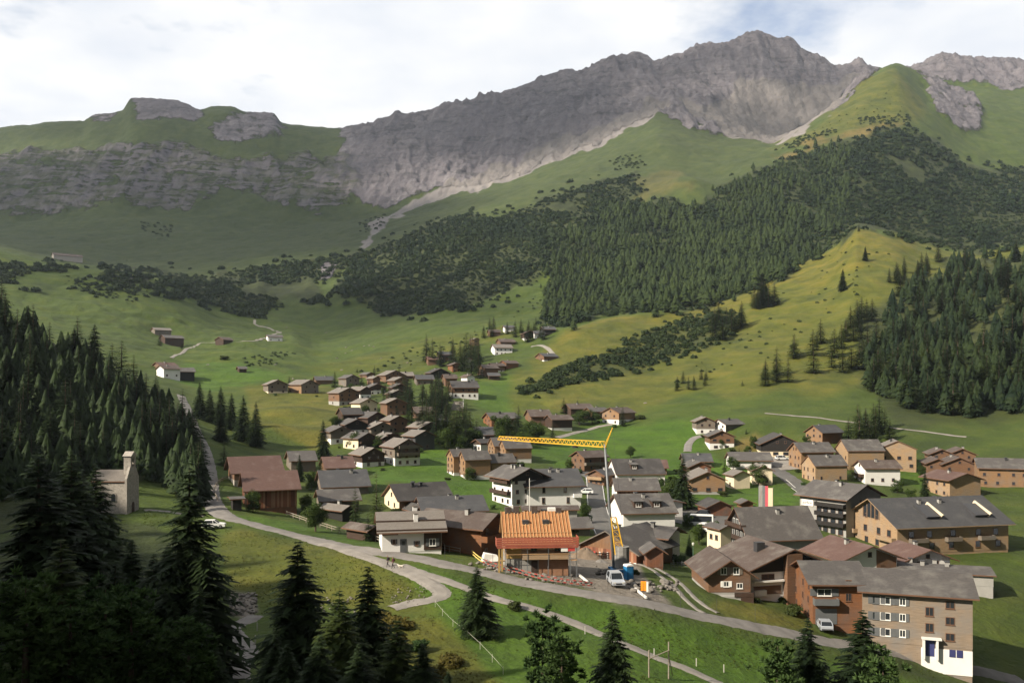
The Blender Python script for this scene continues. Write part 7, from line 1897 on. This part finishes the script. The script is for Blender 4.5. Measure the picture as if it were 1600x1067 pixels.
# --- people and dog ---
def skin_body(name, joints, links, mats, split, root=0, sub=2):
    me = bpy.data.meshes.new(name)
    me.from_pydata([j[:3] for j in joints], links, [])
    ob = bpy.data.objects.new(name, me); COL.objects.link(ob)
    ob.modifiers.new('skin', 'SKIN'); sb = ob.modifiers.new('sub', 'SUBSURF'); sb.levels = sub; sb.render_levels = sub
    for v, j in zip(me.skin_vertices[0].data, joints):
        v.radius = (j[3], j[4] if len(j) > 4 else j[3])
    me.skin_vertices[0].data[root].use_root = True
    ev = ob.evaluated_get(bpy.context.evaluated_depsgraph_get())
    out = bpy.data.meshes.new_from_object(ev)
    bpy.data.objects.remove(ob)
    out.name = name
    out.materials.clear()
    for m in mats:
        out.materials.append(m)
    for p in out.polygons:
        p.material_index = split(p.center); p.use_smooth = True
    return out
def person(label, px, py, head, top, legs, stride=0.28):
    J = [(0, 0, 0.98, 0.15, 0.11), (0, 0, 1.22, 0.155, 0.11), (0.02, 0, 1.42, 0.15, 0.10), (0.03, 0, 1.52, 0.055), (0.05, 0, 1.60, 0.075), (0.05, 0, 1.70, 0.095), (0.04, 0, 1.77, 0.06),
         (0.02, 0.20, 1.40, 0.065), (-0.04, 0.25, 1.13, 0.048), (0.10, 0.25, 0.92, 0.035), (0.14, 0.25, 0.84, 0.04),
         (0.02, -0.20, 1.40, 0.065), (0.04, -0.25, 1.13, 0.048), (0.20, -0.24, 0.96, 0.035), (0.26, -0.23, 0.90, 0.04),
         (0.02, 0.10, 0.88, 0.095), (0.12, 0.10, 0.48, 0.065), (stride * 0.6, 0.10, 0.09, 0.045), (stride * 0.6 + 0.16, 0.10, 0.04, 0.04),
         (-0.02, -0.10, 0.88, 0.095), (0.00, -0.10, 0.48, 0.065), (-stride, -0.10, 0.14, 0.045), (-stride + 0.13, -0.10, 0.05, 0.04)]
    Lk = [(0, 1), (1, 2), (2, 3), (3, 4), (4, 5), (5, 6), (2, 7), (7, 8), (8, 9), (9, 10), (2, 11), (11, 12), (12, 13), (13, 14), (0, 15), (15, 16), (16, 17), (17, 18), (0, 19), (19, 20), (20, 21), (21, 22)]
    def split(c):
        if c.z > 1.54 and c.z < 1.70 and c.x > 0.03:
            return 2
        if c.z > 1.54:
            return 3
        if c.z < 0.95 and abs(c.y) > 0.19:
            return 2
        return 0 if c.z > 0.93 else 1
    me = skin_body('body', J, Lk, [M[top], M[legs], M['skin'], M['frame_brown']], split)
    p = hit(px, py)
    o = empty('person', p, math.radians(head)); tag(o, label, 'person')
    o.location.z += 0.14
    obj_from('body', me, o)
    MB().hexa([(-0.30, -0.14, 1.08), (-0.12, -0.14, 1.08), (-0.12, 0.14, 1.08), (-0.30, 0.14, 1.08), (-0.26, -0.12, 1.45), (-0.11, -0.12, 1.45), (-0.11, 0.12, 1.45), (-0.26, 0.12, 1.45)]).build('rucksack', M['cloth_wine'], o)
    return o
person('left walker in dark clothes with rucksack on the path fork', 606, 887, 200, 'cloth_dark', 'cloth_dark')
person('right walker in wine-coloured top with rucksack on the path fork', 614, 889, 200, 'cloth_wine', 'cloth_dark')
person('walker on the road before the long timber block', 1412, 1023, 20, 'cloth_wine', 'grey_wood')
person('second walker on the road, just left of the blue door', 1418, 1026, 20, 'cloth_dark', 'cloth_dark')
DJ = [(-0.28, 0, 0.36, 0.10), (0, 0, 0.37, 0.11), (0.25, 0, 0.38, 0.13), (0.38, 0, 0.50, 0.075), (0.46, 0, 0.58, 0.075), (0.58, 0, 0.56, 0.035), (-0.40, 0, 0.46, 0.025), (-0.48, 0, 0.58, 0.02),
      (0.24, 0.09, 0.24, 0.035), (0.25, 0.09, 0.03, 0.025), (0.24, -0.09, 0.24, 0.035), (0.22, -0.09, 0.03, 0.025), (-0.24, 0.09, 0.25, 0.045), (-0.33, 0.09, 0.15, 0.026), (-0.29, 0.09, 0.03, 0.025), (-0.24, -0.09, 0.25, 0.045), (-0.31, -0.09, 0.15, 0.026), (-0.27, -0.09, 0.03, 0.025), (0.44, 0.05, 0.66, 0.02), (0.44, -0.05, 0.66, 0.02)]
DL = [(0, 1), (1, 2), (2, 3), (3, 4), (4, 5), (0, 6), (6, 7), (2, 8), (8, 9), (2, 10), (10, 11), (0, 12), (12, 13), (13, 14), (0, 15), (15, 16), (16, 17), (4, 18), (4, 19)]
p = hit(626, 889)
o = empty('dog', p, math.radians(170)); tag(o, 'small pale dog walking ahead of the two walkers', 'dog'); o.location.z += 0.14
obj_from('body', skin_body('body', DJ, DL, [M['fur']], lambda c: 0, 1), o)
# tufts of taller grass and weeds near the viewer
def tufts(name, label, polys, n, seed, mat, lo, hi):
    r = np.random.default_rng(seed)
    pts = []
    for poly, share in polys:
        pts += [q for q in scatter_pix(poly, int(n * share), seed + len(pts), 0, 30, 190, 6, feather=10) if fbm(np.array(q.x / 6), np.array(q.y / 6), seed, 3) > -0.05]
    k = 7
    P = np.array([[q.x, q.y, q.z] for q in pts])[:, None]
    m = len(pts)
    a = r.random((m, k, 1)) * 6.28; s = r.uniform(lo, hi, (m, 1, 1)) * r.uniform(0.6, 1.2, (m, k, 1))
    d = np.concatenate([np.cos(a), np.sin(a), np.zeros_like(a)], 2); t = np.concatenate([-np.sin(a), np.cos(a), np.zeros_like(a)], 2)
    c = P + d * s * 0.25
    tip = c + d * s * 0.55 + np.array([0, 0, 1.0]) * s * 0.8
    Vv = np.stack([c - t * s * 0.16, c + t * s * 0.16, tip], 2).reshape(-1, 3)
    ob = obj_from(name, tri_mesh(name, Vv, np.arange(len(Vv)).reshape(-1, 3), mat))
    tag(ob, label, kind='stuff')
M['grass_tuft'] = mat_foliage('grass_blades', (0.042, 0.062, 0.012), (0.080, 0.096, 0.022), 0.25, 0.4)
M['dry_tuft'] = mat_foliage('dry_blades', (0.066, 0.064, 0.016), (0.120, 0.106, 0.034), 0.25, 0.4)
tufts('grass', 'rough grass tufts on the near meadow', [([(620, 885), (760, 905), (1000, 955), (1300, 1012), (1510, 1055), (1510, 1067), (1000, 1067), (760, 1000), (640, 960)], 0.55), ([(300, 815), (345, 815), (450, 840), (600, 880), (650, 905), (620, 930), (500, 960), (380, 960), (300, 930), (290, 870)], 0.35), ([(230, 780), (300, 790), (300, 830), (220, 820)], 0.1)], 8000, 91, M['grass_tuft'], 0.08, 0.26)
tufts('dry_grass', 'dry grass tufts on the bank below the road', [([(300, 820), (350, 822), (450, 845), (600, 885), (650, 910), (620, 940), (500, 960), (380, 960), (300, 930)], 0.6), ([(640, 960), (700, 960), (790, 1067), (640, 1067)], 0.4)], 1600, 92, M['dry_tuft'], 0.08, 0.26)
# ------------------------------------------------------------------ the air of the valley
hz = MB().box(-2700, 2700, -480, 2950, -120, 900)
hm = bpy.data.materials.new('valley_haze'); hm.use_nodes = True
ht = hm.node_tree; ht.nodes.clear()
ho = ht.nodes.new('ShaderNodeOutputMaterial'); hv = ht.nodes.new('ShaderNodeVolumePrincipled')
hv.inputs['Color'].default_value = (0.72, 0.84, 1.0, 1)
hv.inputs['Density'].default_value = 0.00004
hv.inputs['Anisotropy'].default_value = 0.25
for nm_ in ('Density Attribute', 'Color Attribute', 'Temperature Attribute'):
    hv.inputs[nm_].default_value = ''
hm.cycles.homogeneous_volume = True
ht.links.new(hv.outputs[0], ho.inputs['Volume'])
haze = hz.build('haze', hm)
tag(haze, 'pale blue summer haze filling the valley', kind='stuff')

# ------------------------------------------------------------------ a bank of cumulus up-sun, whose shadow lies on the head of the valley
def cloud_mesh(seed, rx, ry, rz, n):
    r = np.random.default_rng(seed)
    import bmesh
    bm = bmesh.new(); bmesh.ops.create_icosphere(bm, subdivisions=3, radius=1)
    v = np.array([q.co for q in bm.verts]); t = np.array([[q.index for q in f.verts] for f in bm.faces]); bm.free()
    Vs, Ts, b = [], [], 0
    for k in range(n):
        a = r.random() * 6.28; d = math.sqrt(r.random())
        c = np.array([math.cos(a) * d * rx, math.sin(a) * d * ry, r.uniform(-0.3, 0.7) * rz * (1 - d * 0.7)])
        s = r.uniform(0.22, 0.46) * min(rx, ry) * (1.15 - 0.6 * d)
        w = v * s * np.array([1.2, 1.1, 0.62]) * (1 + 0.12 * np.sin(v[:, :1] * 6 + k) * np.cos(v[:, 1:2] * 7))
        Vs.append(w + c); Ts.append(t + b); b += len(v)
    return tri_mesh('cumulus_cloud', np.concatenate(Vs), np.concatenate(Ts), M['cloud'], smooth=True)
cm = NT('cloud_vapour')
cm.done((0.86, 0.87, 0.88), 1.0)
ctr = cm.n('ShaderNodeBsdfTransparent'); cms = cm.n('ShaderNodeMixShader'); cms.inputs[0].default_value = 0.86
cm.link(cm.bs.outputs[0], cms.inputs[1]); cm.link(ctr.outputs[0], cms.inputs[2]); cm.link(cms.outputs[0], cm.out.inputs[0])
M['cloud'] = cm.mat
for lab, tx, ty, tz, rx, ry, hgt, n, seed in (('wide cumulus bank shading the rocky massif', -80, 2010, 560, 1000, 430, 1500, 90, 1), ('cumulus shading the left cirque', -760, 1480, 330, 620, 440, 1500, 90, 3), ('smaller cumulus shading the head of the far meadow', -330, 930, 90, 360, 190, 1500, 44, 2)):
    c = Vector((tx, ty, tz)) + to_sun * (hgt / to_sun.z)
    ob = obj_from('cumulus_cloud', cloud_mesh(seed, rx, ry, 160, n)); ob.location = c
    tag(ob, lab, kind='stuff')
